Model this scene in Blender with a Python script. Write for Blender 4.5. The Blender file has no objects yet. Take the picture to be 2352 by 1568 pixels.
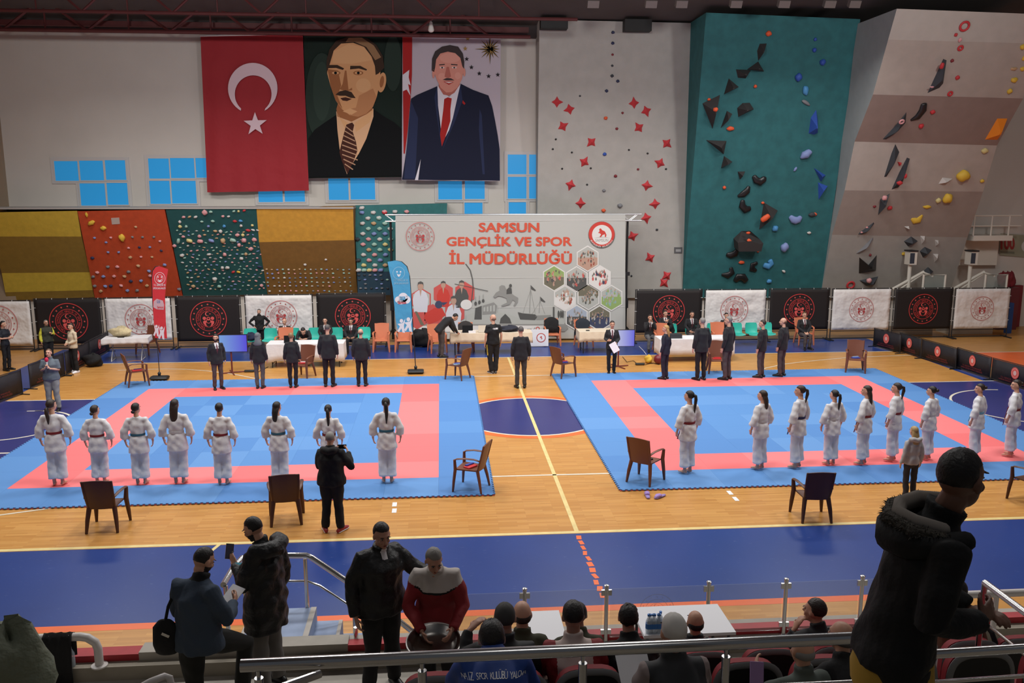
import bpy, math, random
import numpy as np
from mathutils import Vector, Matrix
R0 = random.Random(7)
PI = math.pi
SC = bpy.context.scene
COL = SC.collection
# ---------------------------------------------------------------- camera, world, lamps, exposure
FPX, YAW, PITCH, ROLL = 1986.366, 0.0818649, 0.1796485, 0.0004977
CAM = Vector((-0.8956, -15.0468, 5.6010))
_f = Vector((math.sin(YAW)*math.cos(PITCH), math.cos(YAW)*math.cos(PITCH), -math.sin(PITCH)))
_r0 = Vector((math.cos(YAW), -math.sin(YAW), 0)); _u0 = _r0.cross(_f)
_r = _r0*math.cos(ROLL) + _u0*math.sin(ROLL); _u = -_r0*math.sin(ROLL) + _u0*math.cos(ROLL)
cam = bpy.data.cameras.new('camera'); cam_o = bpy.data.objects.new('camera', cam); COL.objects.link(cam_o)
cam.sensor_width = 36; cam.lens = FPX/2352*36; cam.clip_start = 0.1; cam.clip_end = 200
cam_o.matrix_world = Matrix(((_r.x, _u.x, -_f.x, CAM.x), (_r.y, _u.y, -_f.y, CAM.y), (_r.z, _u.z, -_f.z, CAM.z), (0, 0, 0, 1)))
SC.camera = cam_o
SC.view_settings.view_transform = 'Standard'; SC.view_settings.look = 'None'
SC.view_settings.gamma = 1; SC.view_settings.use_curve_mapping = False
SC.view_settings.exposure = -0.27
wd = bpy.data.worlds.new('hall_air'); SC.world = wd; wd.use_nodes = True
wd.node_tree.nodes['Background'].inputs[0].default_value = (0.75, 0.8, 0.9, 1)
wd.node_tree.nodes['Background'].inputs[1].default_value = 0.085
LAMPW = 330
def hall_lamp(x, y, z=10.7, w=LAMPW, s=2.2, col=(1.0, 0.975, 0.95), spread=150):
    l = bpy.data.lights.new('hall_lamp', 'AREA'); l.shape = 'RECTANGLE'; l.size = s; l.size_y = s*0.6
    l.energy = w; l.color = col; l.spread = math.radians(spread)
    o = bpy.data.objects.new('hall_lamp', l); COL.objects.link(o); o.location = (x, y, z)
for _x in (-10.5, -3.5, 3.5, 10.5):
    for _y in (-1.0, 5.0, 10.5):
        hall_lamp(_x, _y)
for _x in (-9, 1, 11):
    hall_lamp(_x, -11.5, 10.9, 40, 2.0)

for _x in (-8, 2.5, 13):                                 # floodlights hung in the roof, tilted at the far wall
    _l = bpy.data.lights.new('flood_lamp', 'AREA'); _l.size = 1.2; _l.energy = 300; _l.color = (1, .98, .96); _l.spread = math.radians(140)
    _o = bpy.data.objects.new('flood_lamp', _l); COL.objects.link(_o); _o.location = (_x, 2.0, 11.2); _o.rotation_euler = (math.radians(68), 0, 0)

def ray(px, py): return _f + _r*((px-1176)/FPX) - _u*((py-784)/FPX)
def fl(px, py, z=0.0):
    d = ray(px, py); return CAM + d*((z-CAM.z)/d.z)
def wl(px, py, Y):
    d = ray(px, py); return CAM + d*((Y-CAM.y)/d.y)
def onp(px, py, p0, n):
    d = ray(px, py); return CAM + d*((p0-CAM).dot(n)/d.dot(n))
def ppm(p): return FPX/((Vector(p)-CAM).dot(_f))       # pixels per metre at a point

# ---------------------------------------------------------------- materials
def lin(c):
    return tuple(((v/255)/12.92 if v/255 <= 0.04045 else ((v/255+0.055)/1.055)**2.4) for v in c)
_M = {}
def mat(name, rgb, rough=0.6, metal=0.0, spec=0.5, emit=0.0, noise=None, bump=None, sheen=0.0, alpha=1.0):
    """noise=(scale, amount) colour variation; bump=(scale, strength, distance)"""
    if name in _M: return _M[name]
    m = bpy.data.materials.new(name); m.use_nodes = True; nt = m.node_tree; b = nt.nodes['Principled BSDF']
    c = lin(rgb); b.inputs['Base Color'].default_value = (*c, 1); b.inputs['Roughness'].default_value = rough
    b.inputs['Metallic'].default_value = metal; b.inputs['Specular IOR Level'].default_value = spec
    if sheen: b.inputs['Sheen Weight'].default_value = sheen
    if emit:
        b.inputs['Emission Color'].default_value = (*c, 1); b.inputs['Emission Strength'].default_value = emit
    if alpha < 1: b.inputs['Alpha'].default_value = alpha
    tc = None
    if noise or bump:
        tc = nt.nodes.new('ShaderNodeTexCoord')
    if noise:
        n = nt.nodes.new('ShaderNodeTexNoise'); n.inputs['Scale'].default_value = noise[0]; n.inputs['Detail'].default_value = 4
        nt.links.new(tc.outputs['Object'], n.inputs['Vector'])
        mp = nt.nodes.new('ShaderNodeMapRange'); mp.inputs[1].default_value = 0.3; mp.inputs[2].default_value = 0.7
        mp.inputs[3].default_value = 1-noise[1]; mp.inputs[4].default_value = 1+noise[1]*0.6
        nt.links.new(n.outputs['Fac'], mp.inputs[0])
        mx = nt.nodes.new('ShaderNodeVectorMath'); mx.operation = 'SCALE'; mx.inputs[0].default_value = c
        nt.links.new(mp.outputs[0], mx.inputs['Scale']); nt.links.new(mx.outputs[0], b.inputs['Base Color'])
    if bump:
        n = nt.nodes.new('ShaderNodeTexNoise'); n.inputs['Scale'].default_value = bump[0]; n.inputs['Detail'].default_value = 3
        nt.links.new(tc.outputs['Object'], n.inputs['Vector'])
        bp = nt.nodes.new('ShaderNodeBump'); bp.inputs['Strength'].default_value = bump[1]; bp.inputs['Distance'].default_value = bump[2]
        nt.links.new(n.outputs['Fac'], bp.inputs['Height']); nt.links.new(bp.outputs[0], b.inputs['Normal'])
    _M[name] = m; return m

def wood_floor():
    m = bpy.data.materials.new('parquet'); m.use_nodes = True; nt = m.node_tree; b = nt.nodes['Principled BSDF']
    tc = nt.nodes.new('ShaderNodeTexCoord')
    br = nt.nodes.new('ShaderNodeTexBrick'); br.inputs['Scale'].default_value = 1.0
    br.inputs['Brick Width'].default_value = 0.5; br.inputs['Row Height'].default_value = 0.055
    br.inputs['Mortar Size'].default_value = 0.0015; br.inputs['Mortar Smooth'].default_value = 0.3
    br.offset = 0.37; br.offset_frequency = 3; br.inputs['Bias'].default_value = -0.1
    br.inputs['Color1'].default_value = (*lin((192, 136, 70)), 1); br.inputs['Color2'].default_value = (*lin((209, 155, 86)), 1)
    br.inputs['Mortar'].default_value = (*lin((178, 126, 68)), 1)
    nt.links.new(tc.outputs['Object'], br.inputs['Vector'])
    mp = nt.nodes.new('ShaderNodeMapping'); mp.inputs['Scale'].default_value = (0.8, 14, 1)
    nz = nt.nodes.new('ShaderNodeTexNoise'); nz.inputs['Scale'].default_value = 1.0; nz.inputs['Detail'].default_value = 3
    nt.links.new(tc.outputs['Object'], mp.inputs[0]); nt.links.new(mp.outputs[0], nz.inputs['Vector'])
    mr = nt.nodes.new('ShaderNodeMapRange'); mr.inputs[3].default_value = 0.82; mr.inputs[4].default_value = 1.14
    nt.links.new(nz.outputs['Fac'], mr.inputs[0])
    mx = nt.nodes.new('ShaderNodeVectorMath'); mx.operation = 'SCALE'
    nt.links.new(br.outputs['Color'], mx.inputs[0]); nt.links.new(mr.outputs[0], mx.inputs['Scale'])
    nt.links.new(mx.outputs[0], b.inputs['Base Color'])
    b.inputs['Roughness'].default_value = 0.33; b.inputs['Specular IOR Level'].default_value = 0.35
    return m
def painted_floor(name, rgb, scuff=(140, 150, 185)):
    m = bpy.data.materials.new(name); m.use_nodes = True; nt = m.node_tree; b = nt.nodes['Principled BSDF']
    tc = nt.nodes.new('ShaderNodeTexCoord')
    n = nt.nodes.new('ShaderNodeTexNoise'); n.inputs['Scale'].default_value = 0.9; n.inputs['Detail'].default_value = 5
    mp = nt.nodes.new('ShaderNodeMapping'); mp.inputs['Scale'].default_value = (9, 42, 1)
    n2 = nt.nodes.new('ShaderNodeTexNoise'); n2.inputs['Scale'].default_value = 1.0; n2.inputs['Detail'].default_value = 6
    nt.links.new(tc.outputs['Object'], n.inputs['Vector']); nt.links.new(tc.outputs['Object'], mp.inputs[0]); nt.links.new(mp.outputs[0], n2.inputs['Vector'])
    rp = nt.nodes.new('ShaderNodeMapRange'); rp.inputs[1].default_value = 0.66; rp.inputs[2].default_value = 0.78; rp.inputs[4].default_value = 0.5
    nt.links.new(n2.outputs['Fac'], rp.inputs[0])
    mx = nt.nodes.new('ShaderNodeMix'); mx.data_type = 'RGBA'
    mx.inputs[6].default_value = (*lin(rgb), 1); mx.inputs[7].default_value = (*lin(scuff), 1)
    nt.links.new(rp.outputs[0], mx.inputs[0])
    mr = nt.nodes.new('ShaderNodeMapRange'); mr.inputs[3].default_value = 0.85; mr.inputs[4].default_value = 1.15
    nt.links.new(n.outputs['Fac'], mr.inputs[0])
    sc = nt.nodes.new('ShaderNodeVectorMath'); sc.operation = 'SCALE'
    nt.links.new(mx.outputs[2], sc.inputs[0]); nt.links.new(mr.outputs[0], sc.inputs['Scale']); nt.links.new(sc.outputs[0], b.inputs['Base Color'])
    b.inputs['Roughness'].default_value = 0.34; b.inputs['Specular IOR Level'].default_value = 0.4
    return m

# ---------------------------------------------------------------- mesh helpers
class MB:
    def __init__(s): s.v = []; s.f = []; s.m = []
    def add(s, vs, fs, mi=0):
        o = len(s.v); s.v.extend(tuple(v) for v in vs); s.f.extend(tuple(i+o for i in f) for f in fs); s.m.extend([mi]*len(fs)); return s
    def box(s, c, d, mi=0, M=None):
        x, y, z = (q/2 for q in d)
        vs = [Vector((sx*x, sy*y, sz*z)) for sx in (-1, 1) for sy in (-1, 1) for sz in (-1, 1)]
        if M is not None: vs = [M @ v for v in vs]
        c = Vector(c)
        return s.add([v+c for v in vs], [(0, 1, 3, 2), (4, 6, 7, 5), (0, 4, 5, 1), (2, 3, 7, 6), (0, 2, 6, 4), (1, 5, 7, 3)], mi)
    def bb(s, x0, x1, y0, y1, z0, z1, mi=0):
        return s.box(((x0+x1)/2, (y0+y1)/2, (z0+z1)/2), (abs(x1-x0), abs(y1-y0), abs(z1-z0)), mi)
    def quad(s, a, b, c, d, mi=0): return s.add([a, b, c, d], [(0, 1, 2, 3)], mi)
    def ngon(s, pts, mi=0): return s.add(pts, [tuple(range(len(pts)))], mi)
    def prism(s, pts, off, mi=0):
        """closed solid: polygon pts (world) and the same polygon moved by off"""
        n = len(pts); off = Vector(off); a = [Vector(p) for p in pts]; b = [p+off for p in a]
        fs = [tuple(range(n)), tuple(range(2*n-1, n-1, -1))] + [(i, i+n, (i+1) % n+n, (i+1) % n) for i in range(n)]
        return s.add(a+b, fs, mi)
    def loft(s, path, rad, n=12, mi=0, cap=True, up=None, dome=True):
        """tube through points; rad: list of r or (a,b): a along the side axis, b along the other"""
        P = [Vector(p) for p in path]; k = len(P)
        if not isinstance(rad, (list, tuple)) or len(rad) != k: rad = [rad]*k
        rad = [(q, q) if not isinstance(q, (list, tuple)) else q for q in rad]
        ref = Vector(up) if up is not None else None
        side = None; rings = []
        for i in range(k):
            t = (P[min(i+1, k-1)] - P[max(i-1, 0)]).normalized()
            if ref is not None:
                sd = ref.cross(t)
                if sd.length < 1e-4: sd = side or Vector((1, 0, 0))
            else:
                if side is None:
                    a = Vector((0, 0, 1)) if abs(t.z) < 0.9 else Vector((0, 1, 0)); sd = a.cross(t)
                else: sd = side - t*side.dot(t)
            side = sd.normalized(); oth = t.cross(side); rings.append((P[i], side, oth, rad[i], t))
        vs = []; ringn = []
        def ring(c, sd, ot, a, b):
            ringn.append(len(vs))
            for j in range(n):
                an = 2*PI*j/n; vs.append(c + sd*(math.cos(an)*a) + ot*(math.sin(an)*b))
        if cap and dome:
            c, sd, ot, (a, b), t = rings[0]; h = min(a, b)
            for q in (0.35, 0.75): ring(c - t*h*(math.cos(math.asin(q)))*0.7, sd, ot, a*q, b*q)
        for c, sd, ot, (a, b), t in rings: ring(c, sd, ot, a, b)
        if cap and dome:
            c, sd, ot, (a, b), t = rings[-1]; h = min(a, b)
            for q in (0.75, 0.35): ring(c + t*h*(math.cos(math.asin(q)))*0.7, sd, ot, a*q, b*q)
        fs = []
        for i in range(len(ringn)-1):
            o, p = ringn[i], ringn[i+1]
            for j in range(n): fs.append((o+j, o+(j+1) % n, p+(j+1) % n, p+j))
        if cap:
            fs.append(tuple(reversed(range(ringn[0], ringn[0]+n)))); fs.append(tuple(range(ringn[-1], ringn[-1]+n)))
        return s.add(vs, fs, mi)
    def tube(s, path, r, n=10, mi=0): return s.loft(path, r, n, mi, True, None, False)
    def ell(s, c, r, n=16, k=10, mi=0, M=None):
        c = Vector(c); vs = []; fs = []
        if not isinstance(r, (list, tuple)): r = (r, r, r)
        for i in range(k+1):
            th = PI*i/k
            for j in range(n):
                ph = 2*PI*j/n; v = Vector((r[0]*math.sin(th)*math.cos(ph), r[1]*math.sin(th)*math.sin(ph), r[2]*math.cos(th)))
                vs.append(c + (M @ v if M is not None else v))
        for i in range(k):
            for j in range(n): fs.append((i*n+j, (i+1)*n+j, (i+1)*n+(j+1) % n, i*n+(j+1) % n))
        return s.add(vs, fs, mi)
    def lathe(s, c, prof, n=20, mi=0, M=None):
        c = Vector(c); vs = []; fs = []; k = len(prof)
        for r, z in prof:
            for j in range(n):
                v = Vector((r*math.cos(2*PI*j/n), r*math.sin(2*PI*j/n), z)); vs.append(c + (M @ v if M is not None else v))
        for i in range(k-1):
            for j in range(n): fs.append((i*n+j, i*n+(j+1) % n, (i+1)*n+(j+1) % n, (i+1)*n+j))
        fs.append(tuple(reversed(range(n)))); fs.append(tuple(range((k-1)*n, k*n)))
        return s.add(vs, fs, mi)
    def mesh(s, name, mats, smooth=35):
        me = bpy.data.meshes.new(name); me.from_pydata([tuple(v) for v in s.v], [], s.f)
        for m in (mats if isinstance(mats, (list, tuple)) else [mats]): me.materials.append(m)
        me.polygons.foreach_set('material_index', s.m)
        if smooth:
            me.polygons.foreach_set('use_smooth', [True]*len(s.f)); me.update(); me.set_sharp_from_angle(angle=math.radians(smooth))
        me.update(); return me
    def obj(s, name, mats, parent=None, smooth=35, loc=None):
        o = bpy.data.objects.new(name, s.mesh(name, mats, smooth)); COL.objects.link(o)
        if parent is not None: o.parent = parent
        if loc is not None: o.location = loc
        return o
def tag(o, label, cat, group=None):
    o['label'] = label; o['category'] = cat
    if group: o['group'] = group
    return o
def thing(name, label, cat, loc=(0, 0, 0), rz=0, group=None):
    o = bpy.data.objects.new(name, None); COL.objects.link(o); o.location = loc; o.rotation_euler = (0, 0, rz); o.empty_display_size = 0.1
    return tag(o, label, cat, group)
def struct(o, label=None):
    o['kind'] = 'structure'
    if label: o['label'] = label
    return o
def dup(root, loc, rz, label, scale=1, group=None):
    r = root.copy(); COL.objects.link(r); r.location = loc; r.rotation_euler = (0, 0, rz); r['label'] = label
    if scale != 1: r.scale = (scale, scale, scale)
    if group: r['group'] = group
    for ch in list(root.children):
        c = ch.copy(); COL.objects.link(c); c.parent = r
        for g in list(ch.children):
            d = g.copy(); COL.objects.link(d); d.parent = c
    return r
ORD = ['first', 'second', 'third', 'fourth', 'fifth', 'sixth', 'seventh', 'eighth', 'ninth', 'tenth', 'eleventh', 'twelfth',
       'thirteenth', 'fourteenth', 'fifteenth', 'sixteenth', 'seventeenth', 'eighteenth']
# ---------------------------------------------------------------- flat printing on a plane y = Y
class Print(MB):
    def __init__(s, Y, x0=0, y0=0, k=1.0): super().__init__(); s.Y = Y; s.x0 = x0; s.y0 = y0; s.k = k
    def w(s, p, L): return wl(s.x0+p[0]*s.k, s.y0+p[1]*s.k, s.Y-0.0012*L)
    def poly(s, pts, mi, L=1): return s.ngon([s.w(p, L) for p in pts], mi)
    def el(s, c, rx, ry, mi, L=1, n=20, a=0):
        ca, sa = math.cos(a), math.sin(a)
        return s.poly([(c[0]+rx*math.cos(t)*ca-ry*math.sin(t)*sa, c[1]+rx*math.cos(t)*sa+ry*math.sin(t)*ca) for t in [2*PI*i/n for i in range(n)]], mi, L)
    def line(s, pts, wd, mi, L=1):
        for a, b in zip(pts[:-1], pts[1:]):
            d = Vector((b[0]-a[0], b[1]-a[1])); nn = Vector((-d.y, d.x)).normalized()*wd/2
            s.poly([(a[0]-nn.x, a[1]-nn.y), (b[0]-nn.x, b[1]-nn.y), (b[0]+nn.x, b[1]+nn.y), (a[0]+nn.x, a[1]+nn.y)], mi, L)
    def star(s, c, r, mi, L=1, k=5, inner=0.4, a0=-PI/2):
        s.poly([(c[0]+(r if i % 2 == 0 else r*inner)*math.cos(a0+PI*i/k), c[1]+(r if i % 2 == 0 else r*inner)*math.sin(a0+PI*i/k)) for i in range(2*k)], mi, L)
_G = {}
def glyphs(txt, bold=0.0):
    """text as flat triangles in xy, cap height about 0.73"""
    key = (txt, bold)
    if key not in _G:
        cu = bpy.data.curves.new('lettering', 'FONT'); cu.body = txt; cu.size = 1; cu.offset = bold; cu.resolution_u = 3
        o = bpy.data.objects.new('lettering', cu); COL.objects.link(o); bpy.context.view_layer.update()
        me = o.evaluated_get(bpy.context.evaluated_depsgraph_get()).to_mesh()
        _G[key] = ([tuple(v.co) for v in me.vertices], [tuple(p.vertices) for p in me.polygons])
        bpy.data.objects.remove(o); bpy.data.curves.remove(cu)
    return _G[key]
def put_text(mb, txt, fn, mi, bold=0.0, w=None, h=None):
    """fn maps (u in 0..1 across, v in 0..1 up) to world; text stretched to fill"""
    vs, fs = glyphs(txt, 0.0)
    if not vs: return
    x0 = min(v[0] for v in vs); x1 = max(v[0] for v in vs)
    if not bold: mb.add([fn((v[0]-x0)/(x1-x0), v[1]/0.727) for v in vs], fs, mi)
    else:                                       # bold: the strokes thickened by overlapping copies
        W = x1-x0+2*bold
        for k in range(7):
            dx = bold+bold*math.cos(PI*2*k/6)*(k < 6); dy = bold*math.sin(PI*2*k/6)*(k < 6)
            mb.add([fn((v[0]-x0+dx)/W, (v[1]+bold+dy)/(0.727+2*bold))+Vector((0, -k*0.0004, 0)) for v in vs], fs, mi)
def emblem_mesh(name, mats, R, detail=True):
    """round ministry emblem in the xz plane facing -y, radius R; mats = [line, fill]"""
    mb = MB()
    def P(x, z, L=0): return (x*R, -0.001*L, z*R)
    def ring(r0, r1, mi, n=48, L=0, c=(0, 0)):
        vs = []; fs = []
        for i in range(n):
            a = 2*PI*i/n; vs += [P(c[0]+r0*math.cos(a), c[1]+r0*math.sin(a), L), P(c[0]+r1*math.cos(a), c[1]+r1*math.sin(a), L)]
        for i in range(n): j = (i+1) % n; fs.append((2*i, 2*i+1, 2*j+1, 2*j))
        mb.add(vs, fs, mi)
    def disc(c, r, mi, L=1, n=20): mb.ngon([P(c[0]+r*math.cos(2*PI*i/n), c[1]+r*math.sin(2*PI*i/n), L) for i in range(n)], mi)
    def star(c, r, mi, a0=PI/2): mb.ngon([P(c[0]+(r if i % 2 == 0 else r*.42)*math.cos(a0+PI*i/5), c[1]+(r if i % 2 == 0 else r*.42)*math.sin(a0+PI*i/5), 1) for i in range(10)], mi)
    ring(0.955, 1.0, 0)
    for i in range(16):
        a = 2*PI*i/16+PI/2; star((0.82*math.cos(a), 0.82*math.sin(a)), 0.062, 1, a)
    ring(0.655, 0.685, 0); ring(0.44, 0.465, 0)
    if detail:
        txt = 'TÜRKİYE CUMHURİYETİ GENÇLİK VE SPOR BAKANLIĞI'
        n = len(txt)
        for i, ch in enumerate(txt):
            if ch == ' ': continue
            a = PI*1.36 - i*(2*PI*0.86)/(n-1); vs, fs = glyphs(ch, 0.0); w = max(v[0] for v in vs)
            o = [];
            for x, y, _ in vs:
                xx = (x-w/2)*0.135; rr = 0.51+y*0.15
                o.append(P(rr*math.cos(a)+xx*math.sin(a), rr*math.sin(a)-xx*math.cos(a), 1))
            mb.add(o, fs, 0)
    # crescent, star and the two figures
    def crescent(c, r, a0, mi):
        pts = []
        for i in range(25):
            t = a0+0.62+(2*PI-1.24)*i/24; pts.append((c[0]+r*math.cos(t), c[1]+r*math.sin(t)))
        c2 = (c[0]+0.27*r*math.cos(a0), c[1]+0.27*r*math.sin(a0)); r2 = 0.78*r
        for i in range(25):
            t = a0+2*PI-0.78-(2*PI-1.56)*i/24; pts.append((c2[0]+r2*math.cos(t), c2[1]+r2*math.sin(t)))
        mb.ngon([P(x, z, 1) for x, z in pts], mi)
    crescent((-0.05, 0.29), 0.12, 0, 1); star((0.1, 0.29), 0.05, 1)
    for sx in (-1, 1):
        disc((sx*0.22, 0.04), 0.095, 1)
        mb.ngon([P(sx*x, z, 1) for x, z in [(0.24, -0.09), (0.12, -0.08), (0.09, -0.13), (0.15, -0.24), (0.12, -0.36), (0.05, -0.44), (0.2, -0.37), (0.29, -0.24), (0.3, -0.14)]], 1)
    ring(0.055, 0.1, 1, 20, 1, (0, 0.02)); ring(0.1, 0.13, 1, 16, 1, (0, -0.12))
    return mb.mesh(name, mats, 0)

# ---------------------------------------------------------------- the hall: floor, walls, roof
WALLY = 17.5
WH = mat('plaster_wall', (204, 198, 190), 0.8, noise=(0.5, 0.06), bump=(40, 0.15, 0.01))
M_WOOD = wood_floor(); M_NAVY = painted_floor('floor_paint_blue', (32, 60, 128)); M_NAVY2 = painted_floor('floor_paint_navy', (46, 52, 112))
M_ORNG = mat('floor_paint_orange', (240, 108, 48), 0.35, noise=(2, 0.08)); M_LINE = mat('floor_line_white', (225, 218, 200), 0.4, noise=(6, 0.1))
M_YLINE = mat('floor_line_yellow', (228, 206, 140), 0.4, noise=(6, 0.12)); M_TAPE = mat('white_tape', (235, 235, 235), 0.5)
fb = MB()
def rect(x0, x1, y0, y1, L, mi): fb.add([(x0, y0, L*.0012), (x1, y0, L*.0012), (x1, y1, L*.0012), (x0, y1, L*.0012)], [(0, 1, 2, 3)], mi)
def arc(cx, cy, r0, r1, a0, a1, L, mi, n=48):
    vs = []; fs = []
    for i in range(n+1):
        a = a0+(a1-a0)*i/n
        vs += [(cx+r0*math.cos(a), cy+r0*math.sin(a), L*.0012), (cx+r1*math.cos(a), cy+r1*math.sin(a), L*.0012)]
    for i in range(n): fs.append((2*i, 2*i+1, 2*i+3, 2*i+2))
    fb.add(vs, fs, mi)
def seg(a, b, w, L, mi):
    d = Vector((b[0]-a[0], b[1]-a[1], 0)); nn = Vector((-d.y, d.x, 0)).normalized()*w/2; z = Vector((0, 0, L*.0012))
    A = Vector((a[0], a[1], 0)); B = Vector((b[0], b[1], 0)); fb.add([A-nn+z, B-nn+z, B+nn+z, A+nn+z], [(0, 1, 2, 3)], mi)
rect(-24, 30, -6.75, 17.6, 0, 0)
rect(-15.0, 18.2, -4.3, -1.86, 1, 1)            # near blue apron
rect(-15.0, 18.2, -4.46, -4.3, 1, 3)            # orange line
seg((-15, -1.80), (18.2, -1.80), 0.09, 2, 5)
rect(-13.9, 14.75, 12.82, 15.35, 1, 1)          # far blue apron
seg((-12.6, 12.8), (15.0, 12.8), 0.06, 2, 4)
rect(-13.9, -12.35, 6.8, 12.82, 1, 1); rect(14.75, 15.1, 7.0, 12.82, 1, 1)
rect(-13.5, -8.9, 3.0, 8.0, 1.6, 2); rect(12.25, 16.1, 3.1, 8.2, 1.6, 2)      # key areas
seg((-12.3, 8.02), (-8.9, 8.02), 0.06, 2, 4); seg((12.2, 8.22), (15.2, 8.22), 0.06, 2, 4)
seg((-13.0, 3.36), (-8.9, 3.36), 0.07, 2, 4)
arc(-11.1, 5.6, 1.28, 1.34, -PI/2-0.3, PI/2, 3, 4); seg((-10.9, 6.9), (-11.3, 6.9), 0.05, 3, 4)
arc(14.1, 5.4, 1.75, 1.81, PI/2-0.2, 3*PI/2, 3, 4)
arc(1.26, 5.5, 0, 1.72, 0, 2*PI, 1, 2); arc(1.26, 5.5, 1.72, 1.78, 0, 2*PI, 2, 4); arc(1.26, 5.5, 1.78, 1.98, 0, 2*PI, 2, 3)
seg((1.26, 12.8), (1.26, -1.8), 0.075, 3, 5)
seg((-5.0, 1.04), (8, 1.04), 0.06, 3, 4); seg((-5.0, 9.98), (8, 9.98), 0.06, 3, 4)
for a, b in (((-10.8, 11.72), (-9.4, 11.82)), ((-9.4, 11.82), (-8.7, 11.68)), ((-8.7, 11.68), (-8.0, 11.39)), ((-8.0, 11.39), (-7.1, 10.85)), ((-7.1, 10.85), (-6.3, 10.17)), ((-6.3, 10.17), (-5.6, 9.4))):
    seg(a, b, 0.05, 3, 4)
for a, b in (((7.6, 9.0), (8.3, 9.7)), ((8.3, 9.7), (9.1, 10.47)), ((9.1, 10.47), (9.9, 11.0)), ((9.9, 11.0), (10.74, 11.35)), ((10.74, 11.35), (12.4, 11.86)), ((12.4, 11.86), (14.8, 12.1))):
    seg(a, b, 0.05, 3, 4)
seg((-8.6, -0.3), (-7.6, 0.06), 0.05, 3, 4); seg((9.4, 0.35), (10.8, 0.45), 0.05, 3, 4)
seg((-4.45, -1.84), (-4.52, -2.1), 0.06, 3, 5)
for x, y in ((-1.78, -0.3), (-1.77, -0.6), (4.36, -0.2), (4.36, -0.52)): rect(x-.04, x+.04, y-.11, y+.09, 3, 6)
yy = -1.95
while yy > -4.05:                                # broken orange tape over the apron
    seg((1.27+R0.uniform(-.02, .02), yy), (1.27+R0.uniform(-.03, .03), yy-0.15), 0.07+R0.uniform(-.01, .02), 3, 3); yy -= 0.2
rect(16.2, 26, 5.4, 12.35, 1.5, 3); seg((16.2, 12.37), (26, 12.37), 0.06, 2, 4)
seg((15.3, 8.2), (15.3, -1.8), 0.06, 2, 3); seg((-12.6, 8.0), (-13.6, 7.4), 0.1, 2, 3)
struct(fb.obj('floor', [M_WOOD, M_NAVY, M_NAVY2, M_ORNG, M_LINE, M_YLINE, M_TAPE], None, 0))

b = MB(); b.bb(-24, 30, WALLY, WALLY+0.25, -0.3, 12.5, 0)
struct(b.obj('wall_back', [WH], None, 0))
xl = wl(22, 482, WALLY).x
b = MB(); b.bb(xl-3, xl, 17.3, WALLY, 0, 8.0, 0); struct(b.obj('trim_3', [mat('column_tan', (150, 132, 112), 0.8)], None, 0))
b = MB(); b.bb(-24.25, -24, -16, WALLY, 0, 12, 0); struct(b.obj('wall_left', [WH], None, 0))
b = MB(); b.bb(24.0, 24.25, -6, WALLY, 0, 12, 0); struct(b.obj('wall_right', [WH], None, 0))
M_ROOF = mat('roof_sheet', (84, 78, 76), 0.8, noise=(1.2, 0.12)); M_TRUSS = mat('truss_red', (88, 36, 36), 0.6, noise=(5, 0.1))
M_DARK = mat('eaves_grey', (66, 60, 60), 0.9)
b = MB(); b.quad((-26, 17.5, 11.15), (30, 17.5, 11.15), (30, -16, 15.2), (-26, -16, 15.2), 0)
zz = 17.3
struct(b.obj('ceiling', [M_ROOF], None, 0))
b = MB(); b.bb(-24, 30, 17.2, 17.5, wl(600, 80, WALLY).z, 11.6, 0); struct(b.obj('trim_1', [M_DARK], None, 0))
# painted ledge on top of the low climbing panels
b = MB(); zL = wl(400, 480, 16.0).z
b.bb(wl(-60, 485, 16).x, wl(812, 474, 16).x, 15.98, WALLY, zL, zL+0.06, 0); struct(b.obj('trim_2', [mat('ledge_grey', (165, 160, 155), 0.7)], None, 0))

M_FRAME = mat('window_frame', (196, 192, 190), 0.5); M_PANE = mat('window_film_blue', (44, 142, 202), 0.3, emit=0.5)
WIN = [[(129, 370, 180, 415), (185, 369, 239, 414), (243, 368, 288, 413), (188, 421, 243, 472), (248, 420, 293, 470)],
       [(344, 364, 388, 410), (394, 363, 446, 409), (452, 363, 505, 408), (347, 415, 390, 468), (397, 415, 450, 467)],
       [(595, 370, 648, 405), (655, 369, 699, 404), (595, 412, 648, 464), (655, 411, 699, 463)],
       [(756, 365, 800, 403), (806, 365, 861, 403), (756, 410, 800, 459), (806, 409, 861, 458)],
       [(1007, 362, 1061, 408), (1068, 362, 1113, 408), (1007, 416, 1061, 458), (1068, 415, 1113, 457), (1067, 465, 1108, 510)],
       [(1166, 355, 1209, 400), (1215, 355, 1236, 400), (1166, 406, 1209, 456), (1215, 406, 1236, 456), (1168, 464, 1208, 510)]]
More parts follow.
